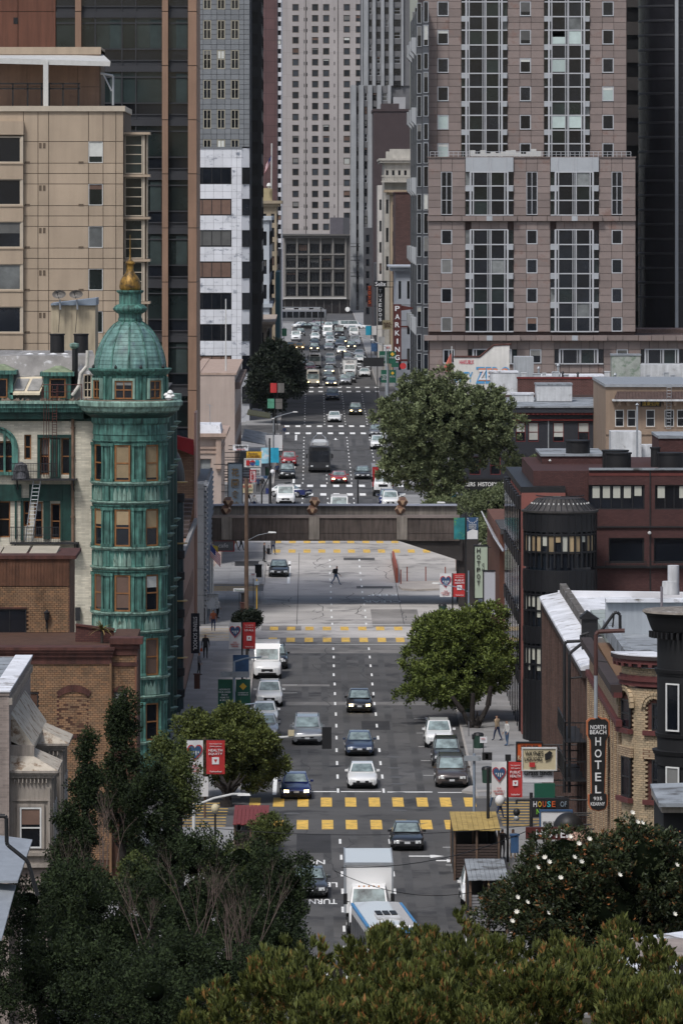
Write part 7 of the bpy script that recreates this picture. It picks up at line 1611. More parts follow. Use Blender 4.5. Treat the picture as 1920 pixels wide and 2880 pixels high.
V('suv','black',-2.9,y+7.5,'black sport utility car parked behind the tall white panel van')
x,y=at(757,1990);V('suv','white',x,y,'white sport utility car parked first in front of the white panel van')
x,y=at(743,2043);V('sedan','white',x,y,'white sedan parked second in front of the white panel van')
x,y=at(743,2080);V('sedan','silver',x,y,'silver sedan parked third in front of the white panel van, touching the round tree')
x,y=at(784,1624);V('sedan','black',x,y,'black sedan parked alone at the left kerb under the footbridge')
x,y=at(1098,1429);V('suv','white',x,y,'white sport utility car by the right kerb just beyond the footbridge',group='parked vehicles along the kerbs')
x,y=at(803,1421,5);V('old_van','white',x,y,'white passenger van parked at the left kerb just beyond the footbridge')
x,y=at(955,1470,5);V('old_van','white',x,Yof(1470)+10,'white van roof showing just above the footbridge parapet',far=True)
pc=V('sedan','white',X(812,628),628,'white and dark blue police car angled behind the white passenger van',rz=R(65),group='parked vehicles along the kerbs')
for q in((-.93,.93,-2.37,-1.1,.3,.83),(-.9,.9,1.7,2.4,.3,.93)):m=MB();m.box(*q);c=bpy.data.objects.new('blue_panel',m.mesh('blue_panel',PAINT['blue']));C.objects.link(c);c.parent=pc
m=MB();m.box(-.5,.5,0,.3,1.46,1.58);c=bpy.data.objects.new('light_bar',m.mesh('light_bar',blackp));C.objects.link(c);c.parent=pc
x,y=at(953,1361);V('coupe','red',x,y,'bright red coupe with lit lamps beside the grey trolleybus',lights=True)
tr=V('trolleybus','dark_grey',X(899,650),Yof(1330)+7,'dark grey and white trolleybus with roof poles in the left lane')
x,y=at(1020,1349);V('sedan','dark_grey',x,y,'dark car to the left of the red and white ambulance')
x,y=at(807,1348);V('suv','black',x,y,'black sport utility car parked at the left kerb under the banners')
x,y=at(812,1312);V('suv','red',x,y,'red sport utility car parked behind the black one at the left kerb')
am=V('far_truck','white',X(1073,625)+.2,632,'white and red ambulance parked at the right kerb by the big tree',nm='ambulance',cat='ambulance')
m=MB();m.box(-1.26,1.26,-2.05,-1.98,1.0,1.5);m.box(-1.27,-1.2,-2.0,3.0,1.0,1.4);m.box(-1.26,-.5,-2.05,-1.99,1.5,3.2);c=bpy.data.objects.new('red_panels',m.mesh('red_panels',PAINT['red']));C.objects.link(c);c.parent=am
V('suv','blue',8.0,615,'blue car parked in front of the ambulance under the big tree')
x,y=at(1062,1264);V('suv','white',x,y,'white car parked partly behind the left edge of the big tree')
x,y=at(1058,1228);V('sedan','grey',x,y,'grey car parked behind the white one at the left edge of the big tree')
x,y=at(940,1188);V('sedan','white',x,y,'white sedan alone on the open block before the third crosswalk')
x,y=at(1000,1168);V('suv','black',x,y,'black sport utility car with lit lamps alone in the right lane',lights=True)
x,y=at(935,1126);V('minivan','slate_blue',x,y,'slate coloured minivan leading just past the far crosswalk')
x,y=at(880,1088,6.6);V('shuttle','cream',x,y,'cream minibus first in its lane at the far crosswalk, lamps lit',lights=True)
FARC=[('sedan','slate_blue',931,1086,1,'slate blue sedan with lit lamps first in the second lane at the far crosswalk'),('hatch','grey',922,1070,0,'grey hatchback just behind the slate blue sedan in the far queue'),('sedan','silver',925,1052,1,'silver sedan third in the second lane of the far queue'),('suv','silver',971,1083,0,'silver car first in the third lane at the far crosswalk'),('suv','dark_grey',984,1077,0,'dark car tucked beside the silver one before the far delivery truck'),('sedan','white',1025,1060,0,'white sedan by the right kerb next to the far delivery truck'),('suv','maroon',872,1046,0,'maroon and white car in front of the far white minibus'),('minivan','silver',929,1034,0,'silver minivan in the second lane ahead of the white cars'),('sedan','white',928,1015,0,'white sedan behind the silver minivan in the far queue'),('sedan','white',851,1030,0,'white car beside the dark clipped street tree far up the street'),('suv','black',884,989,1,'black car with lit lamps in the left lane near the taxi'),('sedan','dark_grey',885,972,0,'dark sedan second in the left lane near the taxi'),('suv','white',886,958,0,'white car third in the left lane near the taxi'),('sedan','silver',925,985,0,'silver sedan level with the yellow taxi'),('suv','white',928,968,0,'white car behind the silver sedan level with the taxi'),('hatch','grey',926,955,0,'small grey car in the middle of the farthest queue'),('sedan','white',961,995,1,'white car with lit lamps in the third lane beyond the delivery truck'),('suv','black',988,983,1,'black car in the fourth lane beyond the delivery truck'),('sedan','black',963,966,1,'black car with lit lamps behind the white one in the third lane'),('old_van','white',998,972,0,'white van at the right near the blue street banner'),('old_van','white',995,948,0,'second white van at the right, just behind the first'),('sedan','grey',990,935,0,'grey car at the right before the farthest junction'),('van','white',921,949,0,'tall white van in the middle of the farthest queue'),('van','black',954,950,0,'tall black van beside the tall white van'),('suv','black',845,945,0,'large black car far up by the left pavement'),('old_van','white',832,958,0,'white van by the left pavement behind the taxi'),('sedan','white',895,924,1,'lone sedan with lit lamps entering from the farthest junction'),('sedan','white',1010,1004,0,'white car between the delivery truck and the right kerb'),('sedan','white',1011,1020,0,'second white car between the delivery truck and the right kerb'),('sedan','silver',975,1015,0,'silver car just behind the delivery truck'),('suv','grey',887,940,0,'grey car last in the left lane before the farthest junction'),('sedan','silver',955,975,0,'silver car beside the dark sedans in the third lane')]
for kd,col,px,py,lt,lab in FARC:
 x,y=at(px,py);V(kd,col,x,y,lab,lights=bool(lt),far=py<1000)
x,y=at(842,984);tx=V('sedan','yellow',x,y,'yellow taxi near the left kerb far up the street',lights=True,far=True)
m=MB();m.box(-.3,.3,-.1,.1,1.45,1.62);c=bpy.data.objects.new('roof_sign',m.mesh('roof_sign',blackp));C.objects.link(c);c.parent=tx
V('sedan','yellow',x-1.9,y+4,'second yellow taxi parked half behind the first one',far=True,rz=.3)
x,y=at(885,1036,6.6);V('shuttle','white',x,y,'large white minibus in the left lane of the far queue')
x,y=at(983,1066,6);dt=V('far_truck','white',x,y,'white delivery truck with lit lamps in the third lane of the far queue',lights=True)
letters('California',dt,dt.location+Vector((0,-2.12,2.85)),1.3,.3,steel_d)
for k,(px,kd,col)in enumerate(((866,'sedan','black'),(884,'sedan','silver'),(904,'suv','maroon'),(923,'suv','white'),(944,'suv','dark_grey'),(964,'suv','grey'),(985,'old_van','white'),(1004,'sedan','white'),(852,'sedan','white'))):
 Y=1255+(k%3)*6;V(kd,col,X(px,Y),Y,['black sedan second from left','silver sedan third from left','maroon car fourth from left','white car fifth from left','dark grey car sixth from left','mid grey car third from right','white van second from right','white sedan farthest right','white sedan farthest left'][k]+' in the cross traffic at the street end',rz=R(70 if k%2 else 105)if k!=3 else 0,far=True,group='cross traffic at the far end')
sr_=V('coupe','grey',-3.6,889,'small dark scooter sized car by the clipped tree at the far crosswalk',far=True)if 0 else None
V('sedan','dark_grey',-3.4,325,'dark car parked behind the red roofed shelter at the near junction')
def leafmat(name,c1,c2,rough=.55,spot=None):
 m=bpy.data.materials.new(name);m.use_nodes=True;nt=m.node_tree;N=nt.nodes;L=nt.links;b=N['Principled BSDF']
 at_=N.new('ShaderNodeAttribute');at_.attribute_name='v';rp_=N.new('ShaderNodeValToRGB');e=rp_.color_ramp.elements
 e[0].position=0;e[0].color=(*c1,1);e[1].position=.76;e[1].color=(*c2,1)
 if spot:n_=e.new(.88);n_.color=(*spot,1)
 L.new(at_.outputs['Fac'],rp_.inputs[0]);L.new(rp_.outputs[0],b.inputs['Base Color']);b.inputs['Roughness'].default_value=rough;b.inputs['Specular IOR Level'].default_value=.18
 MATS[name]=m;return m
def foliage(name,parent,blobs,n,size,mat,up=.3,aspect=.5,shell=.55,flat=1.0,clump=0,cs=.3,kind='stuff'):
 """blobs: (x, y, z, rx, ry, rz); leaves are folded quads scattered through the outer part of each blob"""
 B=np.array(blobs,float);wgt=(B[:,3]*B[:,4]*B[:,5])**(2/3);wgt/=wgt.sum()
 def dirs(k):d=RNG.normal(size=(k,3));return d/np.linalg.norm(d,axis=1)[:,None]
 if clump:
  nc=max(1,n//clump);bi=RNG.choice(len(B),nc,p=wgt);d=dirs(nc);r=shell+(1-shell)*RNG.rand(nc)**.6
  cc=B[bi,:3]+d*r[:,None]*B[bi,3:];ci=RNG.randint(0,nc,n);out=d[ci];tint=RNG.rand(nc)[ci]
  p=cc[ci]+dirs(n)*(RNG.rand(n)**.5)[:,None]*cs
 else:
  bi=RNG.choice(len(B),n,p=wgt);out=dirs(n);r=shell+(1-shell)*RNG.rand(n)**.6;p=B[bi,:3]+out*r[:,None]*B[bi,3:];tint=RNG.rand(n)
 a=out*.7+dirs(n)*.9;a[:,2]+=up;a/=np.linalg.norm(a,axis=1)[:,None]
 s_=np.cross(a,dirs(n));s_/=np.linalg.norm(s_,axis=1)[:,None];k=(size*(.6+.8*RNG.rand(n)))[:,None]
 nn=np.cross(a,s_)*k*.18
 v=np.stack([p,p+a*k*.5+s_*k*aspect*.5+nn,p+a*k,p+a*k*.5-s_*k*aspect*.5+nn],1).reshape(-1,3)-np.array(wl(parent))
 me=bpy.data.meshes.new(name);me.vertices.add(4*n);me.vertices.foreach_set('co',v.ravel());me.loops.add(4*n);me.loops.foreach_set('vertex_index',np.arange(4*n));me.polygons.add(n);me.polygons.foreach_set('loop_start',np.arange(0,4*n,4))
 at_=me.attributes.new('v','FLOAT','POINT');q=np.clip(.55*tint+.45*RNG.rand(n),0,1);at_.data.foreach_set('value',np.repeat(q,4));me.materials.append(mat);me.update(calc_edges=True)
 o=bpy.data.objects.new(name,me);_link(o,parent);WL[o.name]=wl(parent)
 if kind:o['kind']=kind
 return o
def limbs(name,parent,base,top,r0,mat,nb=7,spread=3,seed=1,lean=(0,0)):
 rr=random.Random(seed);m=MB();b=Vector(base);t=Vector(top);pts=[b,b+(t-b)*.5+Vector((rr.uniform(-.15,.15),0,0)),t]
 m.tube(pts[0]-Vector((0,0,.5)),pts[1],r0*1.15,r0*.85,10);m.tube(pts[1],pts[2],r0*.87,r0*.7,10)
 for i in range(nb):
  a=2*math.pi*i/nb+rr.uniform(-.3,.3);st=b+(t-b)*rr.uniform(.75,1.0);k=rr.uniform(.6,1)*spread;mid=st+Vector((math.cos(a)*k*.45,math.sin(a)*k*.45,k*.45));e=mid+Vector((math.cos(a)*k*.6,math.sin(a)*k*.6,k*rr.uniform(.3,.8)))
  m.tube(st,mid,r0*.45,r0*.3,7,False);m.tube(mid,e,r0*.3,r0*.08,6,False)
  for j in range(2):e2=mid+Vector((rr.uniform(-1,1),rr.uniform(-1,1),rr.uniform(.4,1)))*k*.5;m.tube(mid,e2,r0*.2,r0*.05,5,False)
 return part(name,m,mat,parent,smooth=60)
bark=M('grey_bark',(.05,.043,.038),.9,.3,2,streak=.4,bump=.4,bs=12);bark_d=M('dark_bark',(.022,.018,.016),.9,.3,2,bump=.4)
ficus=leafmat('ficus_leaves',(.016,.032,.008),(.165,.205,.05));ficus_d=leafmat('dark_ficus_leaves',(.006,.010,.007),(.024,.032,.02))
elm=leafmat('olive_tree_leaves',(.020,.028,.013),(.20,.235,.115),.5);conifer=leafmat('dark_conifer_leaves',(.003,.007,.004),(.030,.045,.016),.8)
magn=leafmat('magnolia_leaves',(.006,.010,.004),(.055,.07,.03),.4,spot=(.26,.10,.035));shrubm=leafmat('shrub_leaves',(.010,.017,.004),(.12,.135,.035),.5,spot=(.25,.115,.04));core_m=M('foliage_core_shade',(.004,.006,.003),1,.3,3,spec=0.)  # core_m is near black: shade inside the crowns is put into its colour
def lump(cx,cy,cz,rx,ry,rz,n,rs,seed):
 """a crown as many smaller clumps covering an ellipsoid"""
 r_=random.Random(seed);out=[(cx,cy,cz,rx*.78,ry*.78,rz*.78)]
 for i in range(n):
  d=Vector((r_.gauss(0,1),r_.gauss(0,1),r_.gauss(0,1))).normalized();k=r_.uniform(.72,.98);s_=r_.uniform(.7,1.25)*rs
  out.append((cx+d.x*rx*k,cy+d.y*ry*k,cz+d.z*rz*k,s_,s_,s_*.85))
 return out
def tree(label,base,trunk_top,r0,blobs,n,size,mat,bm=bark,name='street_tree',group=None,**kw):
 t=thing(name,label,'tree',base,group);sp=max(b[3]for b in blobs)*kw.pop('lim',.6);limbs('trunk',t,base,trunk_top,r0,bm,9,sp,len(blobs));nc=kw.pop('core',.74)
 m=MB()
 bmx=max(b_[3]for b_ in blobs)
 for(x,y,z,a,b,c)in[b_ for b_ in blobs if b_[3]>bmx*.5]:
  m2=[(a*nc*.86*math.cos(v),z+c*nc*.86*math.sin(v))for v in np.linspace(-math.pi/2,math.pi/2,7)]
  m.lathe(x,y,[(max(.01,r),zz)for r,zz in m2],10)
 if nc:part('dark_core',m,core_m,t,smooth=60,kind='stuff')
 foliage('crown',t,blobs,n,size,mat,**kw);return t
Y=392;s_=F/Y;cx,cz=X(1290,Y),Z(1862,Y)
bl=lump(cx,Y,cz,3.35,3.3,3.0,34,1.05,3)+lump(X(1290,Y)+.3,Y+.5,Z(1790,Y),3.0,2.6,2.0,14,1.0,5)+[(X(1135,Y),Y-1,Z(1955,Y),.7,.6,.5),(X(1160,Y),Y-1,Z(1935,Y),.7,.6,.4)]
tree('large round clipped tree on the right pavement above the parked cars',(X(1338,388),388,zg(388)),(X(1336,388),388,Z(2040,388)),.34,bl,85000,.2,ficus,bark,clump=30,cs=.3,shell=.8,lim=.3)
m=MB();y=388
for(a,b)in(((1338,2075),(1300,2000)),((1334,2060),(1372,1985)),((1300,2000),(1270,1960)),((1372,1985),(1380,1930)),((1326,2040),(1330,1950))):m.tube((X(a[0],y),y,Z(a[1],y)),(X(b[0],y),y,Z(b[1],y)),.2,.14,8)
tre=[o for o in bpy.data.objects if o.name.startswith('street_tree')][-1];part('limb',m,bark_d,tre)
ficus_n=leafmat('deep_ficus_leaves',(.012,.022,.007),(.115,.135,.035))
Y=349;bl=lump(X(640,Y),Y,Z(2100,Y),2.75,2.7,2.0,30,.85,8)+lump(X(575,Y),Y,Z(2060,Y),1.5,1.6,1.3,12,.7,9)+lump(X(700,Y),Y,Z(2150,Y),1.9,2,1.3,12,.7,10)
tree('round clipped tree on the left pavement behind the health equity banner',(X(640,346),346,zg(346)),(X(640,346),346,Z(2230,346)),.42,bl,70000,.18,ficus_n,bark_d,clump=30,cs=.28,shell=.8)
Y=780;bl=lump(X(783,Y),Y,Z(1055,Y),3.2,3.2,4.2,30,1.3,12)+lump(X(760,Y),Y,Z(1085,Y),2.6,2.6,2.6,12,1.1,13)
tree('dark clipped street tree far up the left pavement',(X(770,Y),Y,zg(Y)),(X(775,Y),Y,Z(1110,Y)),.3,bl,26000,.42,ficus_d,bark_d,clump=20,cs=.6,shell=.82)
Y=566;bl=lump(X(1250,Y),Y,Z(1190,Y),5.6,5,4.8,46,1.7,21)+lump(X(1375,Y),Y,Z(1200,Y),3.0,3,3.6,16,1.3,22)+lump(X(1150,Y),Y,Z(1290,Y),3.2,3,2.2,14,1.1,23)+lump(X(1230,Y),Y,Z(1360,Y),2.8,2.6,1.9,14,1.0,24)+lump(X(1110,Y),Y,Z(1180,Y),2.0,2,2.2,8,1.0,25)
tree('huge loose leafy tree rising behind the footbridge on the right',(X(1245,Y),Y,zg(Y)),(X(1243,Y),Y,Z(1395,Y)),.5,bl,78000,.31,elm,M('reddish_bark',(.07,.04,.03),.9,.3,2),clump=40,cs=.38,shell=.6,core=.5)
for k,(px,py,Y,rx,rz,lab)in enumerate(((1400,1430,548,2.9,2.6,'smaller olive green tree behind the california banners'),(1375,1560,535,2.8,3.4,'thin grey green tree hanging over the hotpot sign'),(1395,1640,545,1.9,1.6,'low olive tree behind the lower edge of the hotpot sign'),(1240,1440,560,1.6,1.0,'low dark shrub tree under the huge loose tree'),(1480,1325,570,1.5,.9,'small tree top above the history sign before the navy building'))):
 bl=lump(X(px,Y),Y,Z(py,Y),rx,rx,rz,16,.8,40+k);tree(lab,(X(px,Y),Y,zg(Y)),(X(px,Y),Y,Z(py,Y)-rz*.5),.2,bl,15000,.22,elm,clump=22,cs=.4,shell=.6,core=.6,name='small_tree')
Y=526;m=MB();m.tube((X(1312,Y),Y,zg(Y)),(X(1312,Y),Y,zg(Y)+3.2),.4,.36,10);m.tube((X(1290,Y+8),Y+8,zg(Y)),(X(1290,Y+8),Y+8,zg(Y)+3.4),.3,.28,10);
solo('tree_trunk',m,M('brown_trunk',(.13,.085,.065),.9,.3,2),'brown tree trunks standing in the square beneath the right end of the footbridge','tree trunk')
def palm(name,label,x,y,z,h,n,l_,mat,pot=None):
 t=thing(name,label,'plant',(x,y,z));m=MB();m.tube((x,y,z),(x,y,z+h),.09,.07,8);part('stem',m,bark,t)
 if pot:m=MB();m.lathe(x,y,[(.28,z),(.36,z+.45),(.3,z+.45)],12);part('pot',m,pot,t)
 for i in range(n):
  a=2*math.pi*i/n+random.uniform(-.2,.2);e=random.uniform(.1,1.1);m=MB();prev=Vector((x,y,z+h));d=Vector((math.cos(a)*math.cos(e),math.sin(a)*math.cos(e),math.sin(e)));sd=Vector((-math.sin(a),math.cos(a),0))*.06
  for j in range(4):
   nx_=prev+d*l_/4;d=(d+Vector((0,0,-.32))).normalized();w0,w1=1-j/5,1-(j+1)/5;m.face([tuple(prev-sd*w0),tuple(prev+sd*w0),tuple(nx_+sd*w1),tuple(nx_-sd*w1)]);prev=nx_
  part('frond',m,mat,t)
 return t
palm_m=M('palm_frond',(.10,.11,.03),.6,.4,3,col2=(.22,.15,.05));palm('potted_palm','small spiky potted palm on the brick terrace beneath the copper turret',X(287,315),315,Z(1832,315),1.15,34,.85,palm_m,brown_t)
Y=437;bl=lump(X(688,Y),Y,Z(1740,Y),1.1,1.1,.5,8,.45,60);tree('small dark leafy tree crowning the us all banner post',(X(695,Y),Y,zg(Y)),(X(695,Y),Y,Z(1760,Y)),.12,bl,7000,.16,ficus_d,bark_d,clump=18,cs=.25,shell=.5,core=0,name='small_tree')
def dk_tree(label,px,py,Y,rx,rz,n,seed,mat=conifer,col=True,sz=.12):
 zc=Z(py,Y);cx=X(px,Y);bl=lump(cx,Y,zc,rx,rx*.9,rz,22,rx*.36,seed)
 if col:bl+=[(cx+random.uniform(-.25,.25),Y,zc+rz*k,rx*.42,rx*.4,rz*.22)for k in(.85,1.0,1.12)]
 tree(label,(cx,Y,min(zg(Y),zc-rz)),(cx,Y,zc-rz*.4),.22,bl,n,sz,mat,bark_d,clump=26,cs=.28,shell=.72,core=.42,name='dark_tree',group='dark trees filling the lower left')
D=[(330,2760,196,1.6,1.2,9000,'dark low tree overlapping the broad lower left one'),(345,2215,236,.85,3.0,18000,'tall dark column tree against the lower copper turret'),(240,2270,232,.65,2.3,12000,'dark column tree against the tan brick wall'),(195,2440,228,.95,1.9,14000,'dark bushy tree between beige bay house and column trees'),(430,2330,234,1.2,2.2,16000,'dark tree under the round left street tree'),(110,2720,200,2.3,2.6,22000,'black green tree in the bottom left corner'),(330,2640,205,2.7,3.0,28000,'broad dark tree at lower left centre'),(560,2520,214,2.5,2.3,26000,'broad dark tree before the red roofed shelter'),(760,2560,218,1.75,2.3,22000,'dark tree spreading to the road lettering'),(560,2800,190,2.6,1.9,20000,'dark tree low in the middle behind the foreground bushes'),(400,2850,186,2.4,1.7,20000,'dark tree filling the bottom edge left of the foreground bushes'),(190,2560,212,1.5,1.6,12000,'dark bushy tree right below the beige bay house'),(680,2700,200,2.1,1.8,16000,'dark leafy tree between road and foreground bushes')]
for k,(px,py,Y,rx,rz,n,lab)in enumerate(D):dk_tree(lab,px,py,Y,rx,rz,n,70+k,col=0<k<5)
mid=leafmat('olive_bush_leaves',(.02,.035,.010),(.10,.12,.035))  # paler olive leaf colours for the separate bushes
for k,(px,py,Y,rx,rz,n,lab)in enumerate(((500,2210,238,.95,1.5,9000,'lighter green young tree beside the lamp with a globe'),(470,2130,240,.7,.9,5000,'light green tree tip left of the thanks banner'),(400,2480,224,1.2,.9,6000,'olive tinted bush in the middle of the dark trees'),(640,2440,222,1.4,.9,7000,'olive tinted bush below the red roofed shelter'),(760,2330,300,.9,.7,5000,'small reddish green shrub beside the red roofed shelter'))):
 dk_tree(lab,px,py,Y,rx,rz,n,90+k,mat=mid,col=False)
bare=M('bare_twig',(.11,.08,.068),.9,.3,3)
def twigs(label,px,py,Y,n,h,spread,seed):
 r_=random.Random(seed);m=MB();x,z=X(px,Y),Z(py,Y)
 def grow(p,d,l_,r0,depth):
  e=p+d*l_;m.tube(p,e,r0,r0*.6,5,False)
  if depth:
   for i in range(r_.choice([2,2,3])):d2=(d+Vector((r_.uniform(-.45,.45),r_.uniform(-.3,.3),r_.uniform(-.05,.35)))).normalized();grow(p+(e-p)*r_.uniform(.55,1),d2,l_*r_.uniform(.55,.85),r0*.6,depth-1)
 for i in range(n):grow(Vector((x+r_.uniform(-.4,.4),Y,z)),Vector((r_.uniform(-spread,spread),r_.uniform(-.3,.3),1)).normalized(),h*r_.uniform(.35,.55),.022,4)
 return solo('bare_branches',m,bare,label,'branches','leafless branches in the dark trees',loc=(x,Y,z))
for k,a in enumerate((('bare reddish branches left of the dark column trees',195,2640,222,4,3.4,.3),('bare upright twigs high in the dark trees',310,2440,226,5,2.6,.25),('bare twigs over the broad dark tree at lower left',400,2660,202,4,2.4,.45),('bare branches fanning right in the middle of the dark trees',560,2640,200,5,2.6,.6),('bare branches nearest the road lettering',690,2740,196,6,3.0,.7),('bare twigs before the foreground bushes',640,2700,170,3,1.7,.7))):twigs(*a,5+k)
Y=190;mg=[(1700,2560,3.6,1.9),(1800,2440,1.9,1.9),(1880,2520,2.0,2.2),(1560,2510,1.6,1.1),(1480,2570,1.4,.9),(1620,2470,1.2,.9),(1740,2420,1.2,1.3),(1580,2640,2.2,.9),(1780,2350,.7,.6),(1700,2380,.5,.5),(1900,2400,.8,.8),(1400,2560,.5,.4),(1380,2535,.3,.3),(1470,2510,.5,.45)]
bl=[]
for k,(a,b,rx,rz)in enumerate(mg):bl+=lump(X(a,Y),Y+random.uniform(-1,1),Z(b,Y),rx,rx*.7,rz,10,rx*.34,120+k)
mt=tree('glossy dark magnolia with rusty leaf backs and white flowers at lower right',(X(1750,Y),Y,zg(Y)),(X(1750,Y),Y,Z(2620,Y)),.25,bl,70000,.14,magn,bark_d,name='magnolia_tree',clump=9,cs=.14,shell=.78,aspect=.42,core=.76)
flw=M('magnolia_petal',(.66,.63,.55),.6,.1,3)
pm=MB()
for i in range(7):
 a=2*math.pi*i/7;c,s_=math.cos(a),math.sin(a);pm.face([(0,0,0),(c*.09-s_*.05,s_*.09+c*.05,.05),(c*.16,s_*.16,.11),(c*.09+s_*.05,s_*.09-c*.05,.05)])
fm=pm.mesh('flower',flw)
for(px,py)in((1602,2355),(1627,2376),(1656,2362),(1533,2417),(1509,2440),(1615,2418),(1636,2430),(1575,2470),(1778,2290),(1793,2318),(1803,2314),(1740,2461),(1455,2530),(1480,2538),(1438,2590),(1452,2565),(1538,2568),(1902,2437),(1898,2578),(1545,2432)):
 o=inst('flower',fm,mt,(X(px,Y-2.6),Y-2.6+random.uniform(-.3,.6),Z(py,Y-2.6)),random.uniform(0,6));o.rotation_euler=(R(50),R(random.uniform(-25,25)),random.uniform(0,1));o.scale=(.62,)*3
Y=98;sh=[]
top=[(520,2860),(580,2800),(650,2760),(700,2740),(760,2670),(800,2700),(860,2650),(900,2690),(960,2700),(1010,2665),(1060,2615),(1110,2608),(1160,2600),(1200,2600),(1250,2625),(1290,2600),(1350,2630),(1420,2640),(1480,2660),(1560,2640),(1620,2650),(1700,2660),(1740,2600),(1800,2650),(1860,2640),(1920,2690)]
for k,(a,b)in enumerate(top):
 for j in range(5):
  yy=Y+random.uniform(-6,6)-j*1.6;rr_=random.uniform(.24,.4);sh.append((X(a+random.uniform(-25,25),yy),yy,Z(b+45+j*62+random.uniform(-10,10),yy),rr_,rr_,rr_*.9))
sh+=[(X(770+46*i+random.uniform(-20,20),88),88+random.uniform(-4,4),Z(2800+random.uniform(-20,40),88),.5,.5,.4)for i in range(26)]
for(a,b)in((800,2640),(1290,2560),(1110,2625),(1740,2575),(730,2700)):sh+=[(X(a,Y),Y,Z(b+40,Y),.13,.13,.24)]
st=thing('foreground_shrub','dense green shrub with russet seed tufts across the bottom of the view','shrub',(X(1250,Y),Y,zg(Y)))
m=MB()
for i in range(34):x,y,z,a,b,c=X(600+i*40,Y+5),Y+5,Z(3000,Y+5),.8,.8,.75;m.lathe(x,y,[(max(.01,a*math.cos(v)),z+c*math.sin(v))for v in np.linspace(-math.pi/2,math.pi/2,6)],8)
part('dark_core',m,core_m,st,smooth=60,kind='stuff')
foliage('crown',st,sh,150000,.125,shrubm,up=1.9,aspect=.26,shell=.55,clump=26,cs=.05)
lmb=MB()
for k in range(26):x=X(700+48*k,Y);lmb.path([(x,Y,zg(Y)-.3),(x+random.uniform(-.3,.3),Y-1,22),(x+random.uniform(-.4,.4),Y-1,23.4)],.03,5)
part('stems',lmb,bark_d,st,kind='stuff')
lfm=MB();lfm.face([(0,0,0),(.013,0,.045),(0,-.004,.1),(-.013,0,.045)]);lfm=[lfm.mesh('leaf',M('bright_shrub_leaf',(.11,.145,.035),.5,.3,3,rv=.4)),None]
lf2=MB();lf2.face([(0,0,0),(.013,0,.04),(0,-.004,.09),(-.013,0,.04)]);lfm[1]=lf2.mesh('leaf',M('russet_leaf',(.26,.12,.03),.6,.3,3,rv=.4))
for k in range(290):
 b_=random.choice(sh[:125]);a=random.uniform(-1.4,1.4);e=random.uniform(-.2,1.3);p=(b_[0]+b_[3]*math.sin(a)*math.cos(e),b_[1]-b_[4]*math.cos(a)*math.cos(e),b_[2]+b_[5]*math.sin(e)*.98)
 if not inview(p,0):continue
 o=inst('leaf',lfm[1 if k%5==0 else 0],st,p);o.rotation_euler=(random.uniform(-.6,.2),random.uniform(-.7,.7),random.uniform(0,6))
sgreen=M('sign_green',(.008,.075,.045),.6,.08,2);sred=M('banner_red',(.40,.028,.028),.7,.08,2);swhite=M('banner_white',(.60,.60,.60),.7,.05,2);scyan=M('banner_cyan',(.02,.30,.45),.6,.2,2);syel=M('sign_yellow',(.55,.33,.03),.6,.1,2)
sblue=M('banner_blue',(.03,.075,.16),.6,.3,2);steal=M('banner_teal',(.02,.16,.17),.6,.5,1.2,stain=((.12,.3,.08),2.2,.55,1));sgrey=M('sign_bluegrey',(.17,.21,.25),.6,.08,1);smint=M('sign_pale_mint',(.42,.50,.40),.6,.06,1);sora=M('sign_orange',(.5,.09,.02),.6,.1,1);sbrn=M('sign_brown',(.07,.015,.012),.5,.1,1);scream=M('sign_cream',(.50,.43,.28),.6,.1,1);gold_l=M('gilt_letters',(.16,.10,.04),.5,.1,2)
def board(name,label,x0,x1,y0,y1,Y,mat,words=(),cat='sign',th=.08,frame=None,group=None):
 """flat board at depth Y; words: (text, centre px x, centre px y, width px, height px, material, rotation)"""
 t=thing(name,label,cat,(X((x0+x1)/2,Y),Y,Z(y1,Y)),group);m=MB()
 if cat=='banner':
  n=6;a,b=X(x0,Y),X(x1,Y);z0,z1=Z(y1,Y),Z(y0,Y)
  for i in range(n):u,v=a+(b-a)*i/n,a+(b-a)*(i+1)/n;w=lambda q:Y+.04*math.sin(q*5+x0);m.hexa([(u,w(u),z0),(v,w(v),z0),(v,w(v)+.012,z0),(u,w(u)+.012,z0),(u,w(u),z1),(v,w(v),z1),(v,w(v)+.012,z1),(u,w(u)+.012,z1)])
 else:m.box(X(x0,Y),X(x1,Y),Y,Y+th,Z(y1,Y),Z(y0,Y))
 part('cloth' if cat=='banner' else 'panel',m,mat,t)
 if frame:m=MB();a,b,z0,z1=X(x0,Y),X(x1,Y),Z(y1,Y),Z(y0,Y);e=.07;m.box(a-e,a,Y-.05,Y+th,z0-e,z1+e);m.box(b,b+e,Y-.05,Y+th,z0-e,z1+e);m.box(a,b,Y-.05,Y+th,z0-e,z0);m.box(a,b,Y-.05,Y+th,z1,z1+e);part('frame',m,frame,t)
 xa,xb,zt=X(x0,Y),X(x1,Y),Z(y0,Y)
 if 'notice' in name or 'street_name' in name:m=MB();xc=(xa+xb)/2;m.tube((xc,Y+.14,zg(Y)),(xc,Y+.14,zt),.03,None,6);part('post',m,steel_d,t)
 elif cat=='sign' or name=='school_banner':
  m=MB();q=xa if xa<0 else xb;e=-9.1 if xa<0 else 14.3
  for zz in(zt-.1,Z(y1,Y)+.1):m.tube((q,Y+th/2,zz),(e,Y+th/2,zz),.04,None,5)
  if abs(e)>abs(q):part('bracket_arm',m,steel_d,t)
 for(s_,cx,cy,w,h,mt,*r_)in words:letters(s_,t,(X(cx,Y),Y-.06,Z(cy,Y)),w*Y/F,h*Y/F,mt,rot=R(r_[0])if r_ else 0)
 return t
